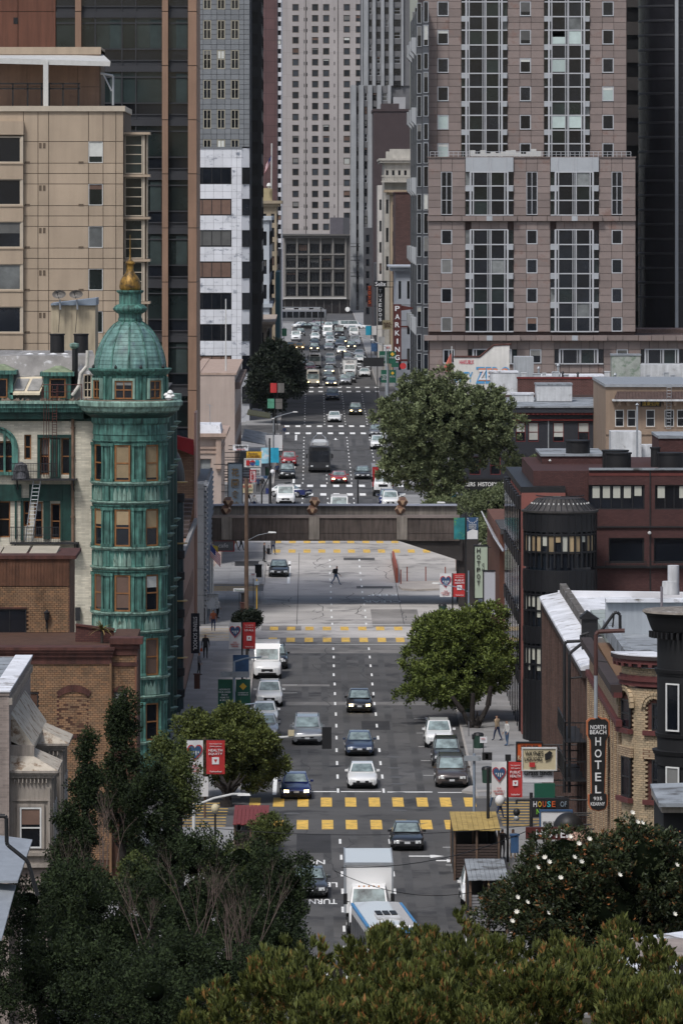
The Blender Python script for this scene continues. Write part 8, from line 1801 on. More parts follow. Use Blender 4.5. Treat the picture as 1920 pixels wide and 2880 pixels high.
def heart(t,cx,cy,w,Y):
 """plain heart outline and emblem shapes of the thanks banners"""
 m,m2=MB(),MB();pts=[];k=w*Y/F/2;x,z=X(cx,Y),Z(cy,Y)
 for i in range(24):a=2*math.pi*i/24;pts.append((x+k*math.sin(a)**3,z+k*1.15*(13*math.cos(a)-5*math.cos(2*a)-2*math.cos(3*a)-math.cos(4*a))/15))
 m.face([(a,Y-.052,b)for a,b in pts][::-1]);m2.face([(x+(a-x)*.84,Y-.06,z+(b-z)*.84)for a,b in pts][::-1]);part('heart_outline',m,sred,t);part('heart_fill',m2,sblue,t)
 m=MB()
 for q in(-.5,-.2,.1,.4):m.box(x+k*q,x+k*(q+.13),Y-.075,Y-.068,z-k*(.6-abs(q)),z+k*.1)
 part('heart_stripe',m,swhite,t)
def thanks(x0,x1,x2,x3,y0,y1,Y,word,where):
 h=y1-y0;c=(x0+x1)/2;w=x1-x0
 t=board('street_banner','white banner with heart, our heartfelt thanks, '+where,x0,x1,y0,y1,Y,swhite,[('OUR',c,y0+h*.75,w*.3,h*.05,sred),('HEARTFELT',c,y0+h*.83,w*.75,h*.05,sred),('THANKS',c,y0+h*.91,w*.55,h*.05,sred)],'banner',group='street banners');heart(t,c,y0+h*.33,w*.95,Y)
 c=(x2+x3)/2;w=x3-x2;ws_=[('Your support for',c,y0+h*.1,w*.7,h*.04,swhite),('ZSFG supports',c,y0+h*.18,w*.65,h*.04,swhite)]+[(q,c,y0+h*(.29+.11*i),w*(.75 if len(q)>5 else .6),h*.075,flag_w)for i,q in enumerate(word)]+[('TheHeartFund',c,y0+h*.92,w*.65,h*.045,swhite)]
 t=board('street_banner','red banner reading '+' '.join(word).lower()+', '+where,x2,x3,y0,y1,Y,sred,ws_,'banner',group='street banners');m=MB();q=w*.19*Y/F;m.box(X(c,Y)-q,X(c,Y)+q,Y-.06,Y-.05,Z(y0+h*.6,Y)-q,Z(y0+h*.6,Y)+q);part('emblem',m,flag_w,t);m=MB();m.face([(X(c,Y)-q*.5,Y-.07,Z(y0+h*.6,Y)+q*.4),(X(c,Y),Y-.07,Z(y0+h*.6,Y)-q*.6),(X(c,Y)+q*.5,Y-.07,Z(y0+h*.6,Y)+q*.4)]);part('emblem_mark',m,sred,t)
thanks(525,571,580,632,2083,2178,340,('HEALTH','EQUITY'),'before the left round tree');thanks(644,678,683,718,1751,1825,409,('US ALL',),'beside the white panel van')
thanks(1382,1424,1429,1468,2143,2243,318,('PUBLIC','HEALTH'),'left of the liquor sign');thanks(1236,1270,1274,1309,1613,1679,478,('PUBLIC','HEALTH'),'left of the hotpot sign')
def usf(a,b,c,d,y0,y1,Y,where):
 h=y1-y0;k=(a+b)/2;w=b-a;board('street_banner','dark green career banner '+where,a,b,y0,y1,Y,sgreen,[(q,k-w*.05,y0+h*(.36+.095*i),w*(.75,.85,.4,.6,.65)[i],h*.06,swhite)for i,q in enumerate(('ADVANCE','YOUR CAREER','FROM','HOME TO','& SPACE'))],'banner',group='street banners')
 k=(c+d)/2;t=board('street_banner','dark green university banner with yellow diamond '+where,c,d,y0,y1,Y,sgreen,[('UNIVERSITY OF',k,y0+h*.48,w*.7,h*.04,swhite),('SAN FRANCISCO',k,y0+h*.55,w*.7,h*.04,swhite)],'banner',group='street banners');m=MB();q=w*.25*Y/F;x,z=X(k,Y),Z(y0+h*.25,Y);m.face([(x,Y-.06,z-q),(x+q,Y-.06,z),(x,Y-.06,z+q),(x-q,Y-.06,z)]);part('emblem',m,syel,t)
usf(613,654,663,704,1911,1990,372,'over the left round tree');usf(1066,1090,1093,1113,987,1022,760,'under the parking sign, upper pair');usf(1071,1091,1094,1113,1040,1076,700,'under the parking sign, lower pair')
def plainb(lab,x0,x1,y0,y1,Y,mat,words=()):return board('street_banner',lab,x0,x1,y0,y1,Y,mat,words,'banner',group='street banners')
skyw=M('banner_sky',(.25,.5,.6),.6,.35,1.5,stain=((.6,.6,.6),1.6,.5,1))
plainb('pale sky blue banner left of the lamp before the vertical sign',734,757,1259,1303,600,skyw);plainb('cyan banner right of the lamp, twin of the pale one',761,784,1259,1301,600,scyan);plainb('blank off white banner on the left, further up',746,768,1223,1260,690,swhite);plainb('blank white banner near the pavement edge, further up',771,794,1223,1267,690,flag_w)
plainb('small red banner in front of the dark clipped tree',760,778,1077,1104,765,sred);plainb('dark picture banner beside the small red one',781,799,1077,1104,765,MATS['dish_grey']);plainb('mint green banner beneath the dark clipped tree',752,771,1121,1148,742,M('mint_cloth',(.08,.26,.17),.7));plainb('dark picture banner beside the mint green one',775,794,1121,1150,742,MATS['dish_grey']);plainb('mint green banner far up the left pavement',792,806,923,945,1000,MATS['mint_cloth']);plainb('cream poster banner far up the left pavement',760,775,918,945,990,scream)
plainb('deep blue banner far up on the right',1043,1060,965,988,800,sblue);plainb('bright blue banner at far right beside the white one',1028,1043,916,942,930,scyan);plainb('white banner at far right beside the blue one',1045,1058,916,942,930,swhite);plainb('pale poster banner right of the parking queue',1064,1081,946,966,830,swhite);plainb('white banner with red letters beneath the nail sign',1079,1100,969,988,800,swhite,[('NEW',1090,977,13,6,sred)])
plainb('cyan banner left of the white post by the big tree',1222,1248,1373,1432,592,scyan);plainb('cyan banner touching the white post by the big tree',1254,1280,1373,1432,592,scyan)
cb=plainb('teal picture banner at the right end of the footbridge',1276,1307,1456,1517,462,steal);plainb('blue science academy banner at the right end of the footbridge',1312,1344,1455,1517,462,sblue,[('CALIFORNIA',1328,1475,22,4,swhite),('ACADEMY OF',1328,1480,22,4,swhite),('SCIENCES',1328,1485,20,4,swhite)])
m=MB();y=461.9;m.face([(X(1313,y),y-.05,Z(1516,y)),(X(1343,y),y-.05,Z(1516,y)),(X(1343,y),y-.05,Z(1492,y)),(X(1328,y),y-.05,Z(1488,y)),(X(1313,y),y-.05,Z(1496,y))])
for i in range(9):a=math.pi*i/8;m.face([(X(1328,y)+.3*math.cos(a),y-.05,Z(1458,y)-.28*math.sin(a)),(X(1328,y)+.42*math.cos(a-.12),y-.05,Z(1458,y)-.4*math.sin(a-.12)),(X(1328,y)+.42*math.cos(a+.12),y-.05,Z(1458,y)-.4*math.sin(a+.12))])
part('print',m,swhite,[o for o in bpy.data.objects if o.get('label','').startswith('blue science')][0])
board('vertical_chinese_sign','tall blue grey vertical sign with four gilt Chinese characters',642,681,1303,1440,520,sgrey,[(c,661,1328+i*31,21,23,gold_l)for i,c in enumerate('花園食坊')]+[('Garden',664,1426,24,7,sred),('Restaurant',664,1434,24,5,sred)],th=.25,frame=steel_d)
board('cleaners_sign','yellow cleaners sign above the red white and blue drink sign',693,736,1270,1289,570,syel,[('Bamboo',712,1275,26,6,gold_l),('CLEANERS',713,1284,36,7,sbrn)],th=.2)
ps=board('drink_sign','white lightbox sign with red and blue drink logo',688,733,1291,1312,565,flag_w,[('PEPSI',710,1301.5,14,4,flag_b)],th=.25,frame=steel_w);m=MB();y=564.95
m.box(X(692,y),X(702,y),y-.03,y,Z(1309,y),Z(1294,y));part('red_field',m,sred,ps);m=MB();m.box(X(718,y),X(729,y),y-.03,y,Z(1309,y),Z(1294,y));part('blue_field',m,scyan,ps)
for(a0,a1,mt,nm)in((.25,math.pi-.25,sred,'red_cap'),(math.pi+.25,2*math.pi-.25,flag_b,'blue_cap')):m=MB();m.face([(X(710,y)+.29*math.cos(a),y-.05,Z(1301.5,y)+.27*math.sin(a))for a in np.linspace(a0,a1,10)][::-1]);part(nm,m,mt,ps)
board('laundry_sign','small white lightbox sign reading new laundry',704,733,1317,1338,560,swhite,[('NEW',722,1324,16,7,steel_d),('LAUNDRY',722,1333,18,6,steel_d)],th=.2);board('laundry_lower_sign','dark blue cleaner sign strip under the laundry lightbox',712,752,1338,1346,562,sblue,[('CLEANERS',728,1342,26,5,swhite)],th=.2);board('thin_white_sign','thin white vertical sign with red characters',704,717,1323,1354,555,flag_w,[('福臨門',710,1338,25,8,sred,90)],th=.15,frame=sred);board('white_character_sign','white sign with dark characters above the yellow cleaners sign',655,698,1251,1267,610,flag_w,[('福臨門',677,1256,34,8,steel_d),('西安手',677,1264,24,4,sred)],th=.2)
board('yellow_menu_sign','cream and red sign low behind the wooden pole',680,711,1361,1386,540,scream,[('福臨門',695,1368,24,7,sred),('NEW',700,1378,20,6,sgreen)],th=.15);board('grey_cafe_sign','grey cafe sign with red edge beneath the footbridge',600,657,1522,1549,505,M('cafe_grey',(.16,.17,.18),.6),[('cafe',628,1534,28,12,swhite)],th=.3,frame=sred)
board('school_banner','dark navy vertical banner reading sterne school',537,561,1725,1838,428,M('navy_banner',(.012,.014,.022),.7),[('STERNE SCHOOL',549,1782,94,11,swhite,-90)],'banner')
board('hotpot_sign','pale green vertical hotpot sign in a black frame',1334,1370,1536,1682,440,smint,[(c,1345,1548+i*18.3,10,13,steel_d)for i,c in enumerate('HOTPOT')]+[('C',1358,1589,6,9,steel_d),('H',1358,1602,6,9,steel_d)],th=.5,frame=steel_d);board('blank_sign_box','blank grey white sign box overlapping the hotpot sign',1360,1396,1607,1728,430,M('blank_sign',(.48,.50,.55),.5,.04,1),th=.5,frame=steel_d)
board('tuxedo_sign','dark vertical sign spelling tuxedos in white capitals',1062,1082,806,914,900,steel_d,[(c,1069,817+13.5*i,8,9.5,flag_w)for i,c in enumerate('TUXEDOS')],th=.5);board('script_sign','dark square sign with white script above the tuxedo sign',1052,1088,789,807,899,steel_d,[('Selix',1070,798,30,12,flag_w)],th=.5)
pk_=board('parking_sign','tall dark maroon vertical sign spelling parking',1107,1128,855,1016,760,sbrn,[(c,1117,867+23*i,13,14,flag_w)for i,c in enumerate('PARKING')],th=.6);m=MB();y=760.2;m.hexa([(X(1128,y),y,Z(873,y)),(X(1161,y),y,Z(869,y)),(X(1161,y),y+.4,Z(869,y)),(X(1128,y),y+.4,Z(873,y)),(X(1107,y),y,Z(855,y)),(X(1161,y),y,Z(864,y)),(X(1161,y),y+.4,Z(864,y)),(X(1107,y),y+.4,Z(855,y))]);m.box(X(1128,y),X(1146,y),y,y+.4,Z(921,y),Z(916,y));m.box(X(1128,y),X(1146,y),y,y+.4,Z(1016,y),Z(1010,y));part('bracket_arm',m,sbrn,pk_)
board('toys_sign','narrow red brown vertical sign spelling toys in orange',1033,1045,802,862,980,sbrn,[(c,1039,810+13*i,7,9,sora)for i,c in enumerate('TOYS')],th=.4);board('nail_sign','tan square sign reading nail spa',1075,1103,900,926,860,scream,[('NAIL',1089,909,23,7,sbrn),('SPA',1089,917,18,7,sbrn)],th=.4)
m=MB();y=750;m.tube((X(1133,y),y,Z(1029,y)),(X(1133,y),y+.2,Z(1029,y)),.42,.42,20);solo('red_disc_sign',m,sred,'round red disc sign under the parking sign','sign')
nb=thing('hotel_blade_sign','dark vertical blade sign reading North Beach Hotel 935 Kearny with copper outline','sign',(X(1681,272),272,Z(2285,272)));Y=272
def outline(pts,k):cx=sum(p[0]for p in pts)/len(pts);return[((a-cx)*k+cx,b)for a,b in pts]
O=[(1652,2030),(1660,2022),(1672,2022),(1680,2014),(1690,2022),(1702,2022),(1710,2030),(1710,2068),(1702,2082),(1698,2232),(1705,2236),(1705,2262),(1700,2275),(1681,2281),(1662,2275),(1656,2262),(1656,2236),(1663,2232),(1660,2082),(1652,2068)]
for k,(sc_,d0,mt,nm)in enumerate(((1.13,0,M('rust_copper_edge',(.42,.14,.06),.6,.2,2),'outline'),(.97,-.05,steel_d,'face'))):
 m=MB();P=[(X(1681+(a-1681)*sc_,Y),Z(2148+(b-2148)*(1.012 if k==0 else .99),Y))for a,b in O];f=[(x,Y+d0-.06,z)for x,z in P];b_=[(x,Y+.25,z)for x,z in P];m.face(f);m.face(b_[::-1])
 for i in range(len(P)):j=(i+1)%len(P);m.face([f[i],b_[i],b_[j],f[j]])
 part(nm,m,mt,nb)
for(s_,cx,cy,w,h)in[('NORTH',1681,2045,44,12),('BEACH',1681,2059,46,12),('H',1681,2085,16,24),('O',1681,2119,19,23),('T',1681,2151,19,24),('E',1681,2185,17,24),('L',1681,2220,17,22),('935',1680,2246,24,10),('KEARNY',1680,2261,40,10)]:letters(s_,nb,(X(cx,Y),Y-.13,Z(cy,Y)),w*Y/F,h*Y/F,flag_w)
m=MB();y=272.3
for(a,b),(c,d)in(((1712,2030),(1756,2085)),((1712,2085),(1756,2085)),((1756,2085),(1734,2135)),((1712,2090),(1738,2130)),((1712,2190),(1780,2192)),((1712,2190),(1756,2160)),((1734,2135),(1720,2265)),((1715,2020),(1715,2290))):m.tube((X(a,y),y,Z(b,y)),(X(c,y),y+.4,Z(d,y)),.04,None,5)
part('bracket_arm',m,steel_d,nb)
board('liquor_sign',"tan sign reading Wayne's liquors above the white grass lands sign",1470,1562,2107,2165,300,scream,[("WAYNE'S",1501,2119,52,14,steel_d),('LIQUORS',1499,2136,50,13,steel_d)],th=.3,frame=steel_w);t=bpy.data.objects[-1];lq=[o for o in bpy.data.objects if o.name=='liquor_sign'][0];m=MB();y=299.9;P=[(1531,2122),(1545,2112),(1553,2118),(1545,2135),(1532,2140)];m.face([(X(a,y),y,Z(b,y))for a,b in P]);part('torn_emblem',m,steel_d,lq);m=MB();m.box(X(1488,y),X(1504,y),y-.03,y,Z(2158,y),Z(2145,y));part('small_emblem',m,sred,lq)
board('grass_lands_sign','white sign reading grass lands under the liquor sign',1470,1556,2165,2201,300.2,flag_w,[('Grass lands',1512,2174,78,14,steel_d),('bar & lounge',1510,2184,30,4,steel_d)],th=.3);board('orange_noodle_sign','orange and black sign partly behind the liquor sign',1454,1522,2091,2140,304,sora,[('福臨門',1487,2103,50,16,steel_d),('Ko',1462,2131,13,12,scream)],th=.3,frame=steel_d)
hn=board('noodle_house_sign','black sign reading house of nanking in coloured letters',1494,1600,2246,2300,292,steel_d,[(c,1504+i*13,2262,10,16,mt)for i,(c,mt)in enumerate(zip('HOUSE',(swhite,syel,sora,M('sign_aqua',(.05,.4,.42),.6),sora)))]+[('OF',1584,2262,18,15,sgrey),('N',1513,2283,10,15,M('lime_letter',(.2,.5,.05),.6)),('NANKING',1562,2280,62,6,sred)],th=.3);board('white_hand_sign','white sign with blue outline and dark Chinese characters',1520,1606,2283,2326,290,swhite,[('西安手',1545,2315,40,10,steel_d)],th=.3,frame=sblue)
board('hotel_board_sign','wide dark red sign with white capitals reading hotel',1478,1626,2328,2362,286,sbrn,[('HOTEL',1556,2345,98,24,flag_w)],th=.3);board('green_window_sign','dark green shop sign with white marks above the noodle sign',1502,1560,2205,2248,296,sgreen,th=.3)
for(lab,cx,cy,r_,Y,mt)in(('dark round shop awning right of the white character sign',1600,2330,42,288,steel_d),('pink brown round awning by the wide hotel sign',1626,2368,30,282,pk)):
 k=r_*Y/F;m=MB();m.lathe(X(cx,Y),Y+k,[(k*math.cos(a),Z(cy,Y)+k*.95*math.sin(a))for a in np.linspace(0,math.pi/2,8)],24);solo('round_awning',m,mt,lab,'awning',smooth=40)
def pole(name,label,segs,Y,mat,cat='street lamp',r=.07,heads=(),globe=None,base=None,box=()):
 t=thing(name,label,cat,(X(segs[0][0][0],Y),Y,zg(Y)),'lamp and signal poles along the street');m=MB();x0=X(segs[0][0][0],Y);m.tube((x0,Y,zg(Y)),(x0,Y,Z(segs[0][0][1],Y)),r,r*.8,10)
 part('post',m,mat,t);m=MB();n=0
 for sg__ in segs:
  if len(sg__)>1:m.path([(X(a,Y),Y-.02,Z(b,Y))for a,b in sg__],r*.55,7);n=1
 if n:part('arm',m,mat,t,smooth=50)
 for(a,b,w)in heads:m=MB();x,z=X(a,Y),Z(b,Y);k=w*Y/F;m.hexa([(x-k/2,Y-.15,z-.06),(x+k/2,Y-.12,z-.06),(x+k/2,Y+.12,z-.06),(x-k/2,Y+.15,z-.06),(x-k*.4,Y-.08,z+.08),(x+k*.4,Y-.05,z+.05),(x+k*.4,Y+.05,z+.05),(x-k*.4,Y+.08,z+.08)]);part('lamp_head',m,steel_w,t)
 for(a,b,rr,mt)in globe or():m=MB();x,z=X(a,Y),Z(b,Y);k=rr*Y/F;m.lathe(x,Y,[(k*math.cos(v),z+k*1.1*math.sin(v))for v in np.linspace(-math.pi/2,math.pi/2,9)],14);part('globe',m,mt,t,smooth=60)
 for(a,b,c,d,mt)in box:m=MB();m.box(X(a,Y),X(b,Y),Y-.2,Y-.05,Z(d,Y),Z(c,Y));part('signal_box',m,mt,t)
 return t
pole('street_lamp','pale curved arm street lamp above the dark trees at lower left',[[(545,2262),(560,2262),(600,2246),(655,2234),(690,2234)]],300,steel_w,r=.11,heads=((686,2235,38),));pole('globe_lamp','old lamp with pale globe beside the thanks banner',[[(605,2290)]],306,steel_d,globe=((605,2274,12,scream),))
pole('banner_pole','brown post carrying the thanks and health equity banners',[[(576,2075)]],340.4,wood_pole,'post',box=((522,634,2080,2082,steel_d),(565,586,2185,2240,swhite)));pole('banner_pole','dark post carrying the us all banner',[[(681,1748)]],409.4,steel_d,'post',box=((655,700,1842,1905,sblue),));pole('banner_pole','dark lamp post carrying the public health banners near the liquor sign',[[(1427,2135)]],318.4,steel_d,'post',box=((1420,1436,2122,2140,steel_d),));pole('banner_pole','dark post carrying the public health banners near the hotpot sign',[[(1272,1612)]],478.4,steel_d,'post')
pole('signal_mast','grey mast with backs of road signs over the green banners',[[(658,1862),(690,1852),(738,1848)]],371,bluegrey,'traffic light',r=.1,box=((620,698,1889,1904,roof_g),),heads=((745,1848,20),));pole('signal_mast','blue grey lamp mast curving over the left round tree',[[(627,2010),(650,2005),(690,1982),(725,1978)]],366,bluegrey,'traffic light',r=.09)
tl=pole('traffic_light','traffic light on a long arm seen from behind against the silver minivan',[[(640,2085),(790,2074),(930,2067)]],366,steel_w,'traffic light',r=.13,box=((905,932,2045,2106,steel_d),(810,827,2053,2070,scream)))
pole('traffic_light','grey signal pole with walking man light at the right corner',[[(1333,2120)]],322,bluegrey,'traffic light',r=.09,box=((1305,1352,2126,2140,roof_g),(1355,1383,2116,2138,steel_d),(1364,1372,2120,2134,flag_w)));pole('street_lamp','black post with pale globe by the public health banners',[[(1372,2160)]],316,steel_d,r=.1,globe=((1405,2252,14,swhite),));pole('street_lamp','black post with hanging lantern left of the noodle sign',[[(1493,2230),(1493,2250),(1452,2250),(1452,2262)]],300,steel_d,r=.11,globe=((1452,2285,10,steel_d),(1452,2302,8,glass_c)))
pole('utility_pole','tall weathered wooden utility pole rising past the left end of the footbridge',[[(693,1345)]],470,wood_pole,'pole',r=.19);pole('street_lamp','lamp on a pale arm reaching right from the wooden pole',[[(696,1520),(725,1505),(760,1498)]],471,roof_g,r=.05,heads=((765,1497,24),))
pole('street_lamp','slim black lamp post holding the cyan banners, with white globe',[[(758,1232)]],598,steel_d,r=.11,globe=((766,1327,6.5,flag_w),));pole('street_lamp','slim black post beside the passenger van',[[(761,1330),(735,1385)]],590,steel_d,r=.12);pole('street_lamp','thin black post left of the passenger van',[[(736,1385)]],580,steel_d,r=.1);pole('street_lamp','tall thin black post rising behind the footbridge over the road',[[(1006,1350)]],612,steel_d,r=.09);pole('street_lamp','grey lamp post behind the blank white banners',[[(769,1175),(800,1165),(828,1158)]],690,roof_g,r=.1,heads=((768,1177,8),(830,1158,14)))
pole('street_lamp','white luminaire arm over the right end of the footbridge',[[(1309,1440),(1290,1418),(1262,1412),(1240,1413)]],470,steel_d,r=.06,heads=((1240,1413,24),));pole('street_lamp','lamp arm in front of the big tree by the cyan banners',[[(1286,1345),(1260,1345),(1220,1338)]],591,metal_g,r=.14,heads=((1220,1338,20),));pole('street_lamp','grey lamp arm over the traffic island by the public health banner',[[(1317,1605),(1317,1665),(1290,1652),(1220,1640)]],474,bluegrey,r=.07,heads=((1225,1640,22),));pole('banner_pole','brown post carrying the science academy banners',[[(1309,1450)]],462.4,steel_d,'post')
pole('signal_mast','signal mast arm high over the far queue',[[(1089,1030),(1040,1010),(970,985)]],700,metal_g,'traffic light',r=.12,box=((1021,1080,1005,1030,steel_d),(960,967,986,1008,steel_d),(1100,1120,1020,1032,sgreen)));pole('signal_mast','thin lamp arm above the white vans far up the street',[[(1085,975),(1040,955),(985,935)]],740,metal_g,'traffic light',r=.1,heads=((1047,955,10),));pole('street_lamp','dark lamp post before the end building',[[(903,858)]],1180,steel_d,r=.12)
for(px,py,Y)in((779.5,1070,765.2),(773,1116,742.2),(799,918,1000.4),(768,912,990.4),(1061,960,800.4),(1044,912,930.4),(1092,984,760.4),(1092,1036,700.4),(1251,1368,592.4)):pole('banner_pole','thin dark post carrying street banners further up the street',[[(px,py)]],Y,steel_d,'post')
wsx=board('street_name_sign','small white and green street name plate reading Washington by the wooden pole',656,690,1655,1664,474,flag_w,[('Washington',673,1660,29,6,sgreen)]);pole('sign_post','thin yellow pole on the left pavement',[[(722,1628)]],476,syel,'post',r=.05,box=((715,728,1635,1645,bluegrey),));board('parking_notice','small white and red parking notice on the left pavement',705,720,1612,1627,490,flag_w,[('NO',712,1616,8,4,sred)]);board('parking_notice','small white and red parking notice on the right pavement by the big trunk',1349,1369,2073,2090,372,flag_w,[('NO',1358,2078,10,5,sred)])
for(lab,a,b,c,d,Y,mt)in(('black signal box on the left pavement corner',678,690,1670,1695,474,steel_d),('brown utility cabinet beside the wooden pole',676,692,1697,1722,473,brown_t),('grey shelter box beside the finned wall',583,614,1672,1712,462,roof_g),('black news rack on the left pavement under the footbridge',717,736,1590,1624,507,steel_d),('large grey bench block on the left pavement',660,727,1580,1592,512,pave),('black cabinet on the right pavement beyond the clipped tree',1405,1425,1982,2008,405,steel_d),('dark notice board on the building left of the pavement',546,562,1898,1938,405,brown_t),('blue notice stack beside the yellow roofed shelter',1436,1458,2352,2400,304,sblue),('blue mailbox on the right pavement near the crosswalk',1378,1392,2305,2325,338,sblue),('green kiosk on the right pavement behind the clipped tree',1275,1290,1995,2025,412,sgreen)):
 m=MB();x0,x1=X(a,Y),X(b,Y);z0,z1=max(zg(Y)+.1,Z(d,Y)),Z(c,Y);m.box(x0,x1,Y,Y+.6,z0,z1);m.box(x0-.05,x1+.05,Y-.05,Y+.65,z1,z1+.06);solo('street_cabinet',m,mt,lab,'street box')
def awn(lab,xa,xb,Y0,Y1,z,mt,drop=.5):
 m=MB();a=zg(Y0)+z;out=xb if abs(xb)<abs(xa)else xa;inn=xa if out==xb else xb;m.hexa([(inn,Y0,a),(out,Y0,a-drop),(out,Y1,a-drop),(inn,Y1,a),(inn,Y0,a+.12),(out,Y0,a-drop+.12),(out,Y1,a-drop+.12),(inn,Y1,a+.12)]);solo('shop_awning',m,mt,lab,'awning','shop awnings along both pavements')
olive=M('olive_awning',(.05,.05,.025),.8,.3,1)
for a in(('dark olive ribbed awning over the left pavement before the third crosswalk',-8.6,-5.6,735,752,3.6,olive),('pale grey flat canopy over the left pavement beside the blank white banners',-8.6,-5.8,678,712,3.4,roof_g),('dark red awning over the left pavement beyond the yellow cleaners sign',-8.6,-6.6,600,616,3.4,sbrn),('cream awning far up the left pavement past the marble tower',-8.2,-6.2,905,930,3.8,scream),('dark green awning far up the left pavement',-8.2,-6.2,935,960,3.8,sgreen),('black awning on the far right pavement under the nail sign',12.2,14.3,905,935,3.8,steel_d),('dark grey awning on the far right pavement under the parking sign',12.4,14.4,800,830,4,dg),('maroon awning at the far right pavement beneath the tuxedo sign',12.2,14.2,960,990,3.8,sbrn)):awn(*a)
for k,(xx,yy)in enumerate(((-24,1300),(-4,1318),(20,1306))):V('trolleybus',('dark_grey','grey','white')[k],xx,yy,('dark','mid grey','pale')[k]+' long bus crossing at the street end before the five bay building',rz=R(90),far=True,group='buses at the far end')
gmt=M('meter_grey',(.14,.14,.15),.5,.1,2)
for k,Y in enumerate((372,383,395,408,421,434,582,596,660,676)):
 for sx in(-4.95,10.45):
  if sx>0 and Y>500:continue
  t=thing('parking_meter','slim grey parking meter at the %s kerb'%('left' if sx<0 else 'right'),'parking meter',(sx,Y,zg(Y)+.13),'parking meters on the '+('left' if sx<0 else 'right')+' kerb');m=MB();m.tube((sx,Y,zg(Y)+.1),(sx,Y,zg(Y)+1.2),.035,None,6);part('post',m,gmt,t);m=MB();m.box(sx-.09,sx+.09,Y-.06,Y+.06,zg(Y)+1.18,zg(Y)+1.5);part('meter_head',m,steel_d,t)
binm=M('bin_green',(.02,.05,.035),.6,.2,2)
for sd,x,ys in(('left',-5.3,(366,402,427,478,586,664)),('right',10.9,(357,376,398,412,440,480))):
 for Y in ys:
  t=thing('litter_bin','dark green litter bin on the %s pavement'%sd,'bin',(x,Y,zg(Y)+.13),'litter bins on the %s pavement'%sd);m=MB();m.lathe(x,Y,[(.3,zg(Y)+.13),(.34,zg(Y)+.95),(.36,zg(Y)+1.0)],12);part('bin_body',m,binm,t);m=MB();m.lathe(x,Y,[(.37,zg(Y)+1.0),(.3,zg(Y)+1.15),(0,zg(Y)+1.2)],12);part('lid',m,steel_d,t)
def shelter(label,a,b,Y0,Y1,zt,roofm,wallm,slat=None):
 t=thing('dining_shelter',label,'shelter',(X((a+b)/2,Y0),(Y0+Y1)/2,zg(Y0)));x0,x1=X(a,Y0),X(b,Y0);z=zg(Y0)
 n=9
 for i in range(n):m=MB();u=x0-.1+(x1-x0+.2)*i/n;v=u+(x1-x0+.2)/n-.015;s_=random.uniform(-.02,.02);m.hexa([(u,Y0-.3,z+zt+s_),(v,Y0-.3,z+zt+s_),(v,Y1,z+zt+.18),(u,Y1,z+zt+.18),(u,Y0-.3,z+zt+.05+s_),(v,Y0-.3,z+zt+.05+s_),(v,Y1,z+zt+.23),(u,Y1,z+zt+.23)]);part('roof_sheet',m,roofm,t)
 for k in range(12):m=MB();zz=z+.15+k*.155;m.box(x0,x1,Y0,Y0+.05,zz,zz+.12);part('wall_slat',m,wallm,t)
 for x in(x0,(x0+x1)/2,x1):m=MB();m.box(x-.06,x+.06,Y0-.06,Y0+.06,z,z+zt);m.box(x-.06,x+.06,Y1-.2,Y1-.1,z,z+zt+.15);part('post',m,wood_pole,t)
 m=MB();m.box(x0,x0+.08,Y0,Y1,z,z+zt-.6);m.box(x1-.08,x1,Y0,Y1,z,z+zt-.6);m.box(x0,x1,Y1-.1,Y1,z,z+zt);part('side_wall',m,steel_d,t);return t
shelter('wooden dining shelter with a yellow roof by the near right corner',1278,1402,311.5,319,2.75,M('yellow_roof',(.42,.30,.10),.7,.15,1,streak=.3),M('dark_slat',(.05,.035,.03),.8,.2,2));shelter('dining shelter with a pale grey roof beside the parked white car',1322,1425,290.5,298,2.75,roof_g,M('pale_slat',(.2,.2,.21),.7,.2,2));shelter('dining shelter under a tilted dark red roof at the near left corner',660,750,318,326,2.3,M('red_roof_cloth',(.17,.035,.035),.7,.15,1),MATS['dark_slat'])
kc_=MB();kc_.prism([(10.6,331),(11.4,328.8),(13.4,328.4),(14.4,329),(14.4,333.6),(10.9,333.6)],zg(330)-.2,zg(330)+.15);struct('corner_pavement',kc_,pave);kc_=MB();kc_.prism([(9.2,353),(10.1,352),(11,352.5),(11.2,355.5),(9.8,356)],zg(353)-.2,zg(353)+.16);struct('corner_ramp',kc_,kerb_m)
wm=MB()
def wire(p,q_,sag=.6,n=10):
 P=[tuple(Vector(p)*(1-i/n)+Vector(q_)*(i/n)-Vector((0,0,sag*4*(i/n)*(1-i/n))))for i in range(n+1)];m=MB();m.path(P,.022,4);solo('overhead_wire',m,steel_d,'thin dark overhead wire crossing above the street','wire','overhead wires')
for(a,b,c,d,Y,Y2)in((600,2330,1660,2300,300,290),(960,2440,1500,2330,285,300),(940,2450,1330,2510,285,290),(900,1305,1300,1345,610,600),(820,1215,1180,1225,760,760)):wire((X(a,Y),Y,Z(b,Y)),(X(c,Y2),Y2,Z(d,Y2)))
for Y in(603,700,980):wire((-8.5,Y,zg(Y)+7.2),(13.8,Y,zg(Y)+7.2),.5)
skin=M('skin',(.30,.17,.11),.6,0);hairm=M('hair',(.015,.011,.009),.7,0);CL={k:M(k+'_cloth',c,.85,0)for k,c in(('black',(.012,.012,.014)),('navy',(.02,.03,.07)),('denim',(.05,.09,.16)),('grey',(.12,.12,.13)),('tan',(.30,.22,.14)),('rust',(.25,.07,.03)),('pale',(.45,.44,.42)))}
POSES={}
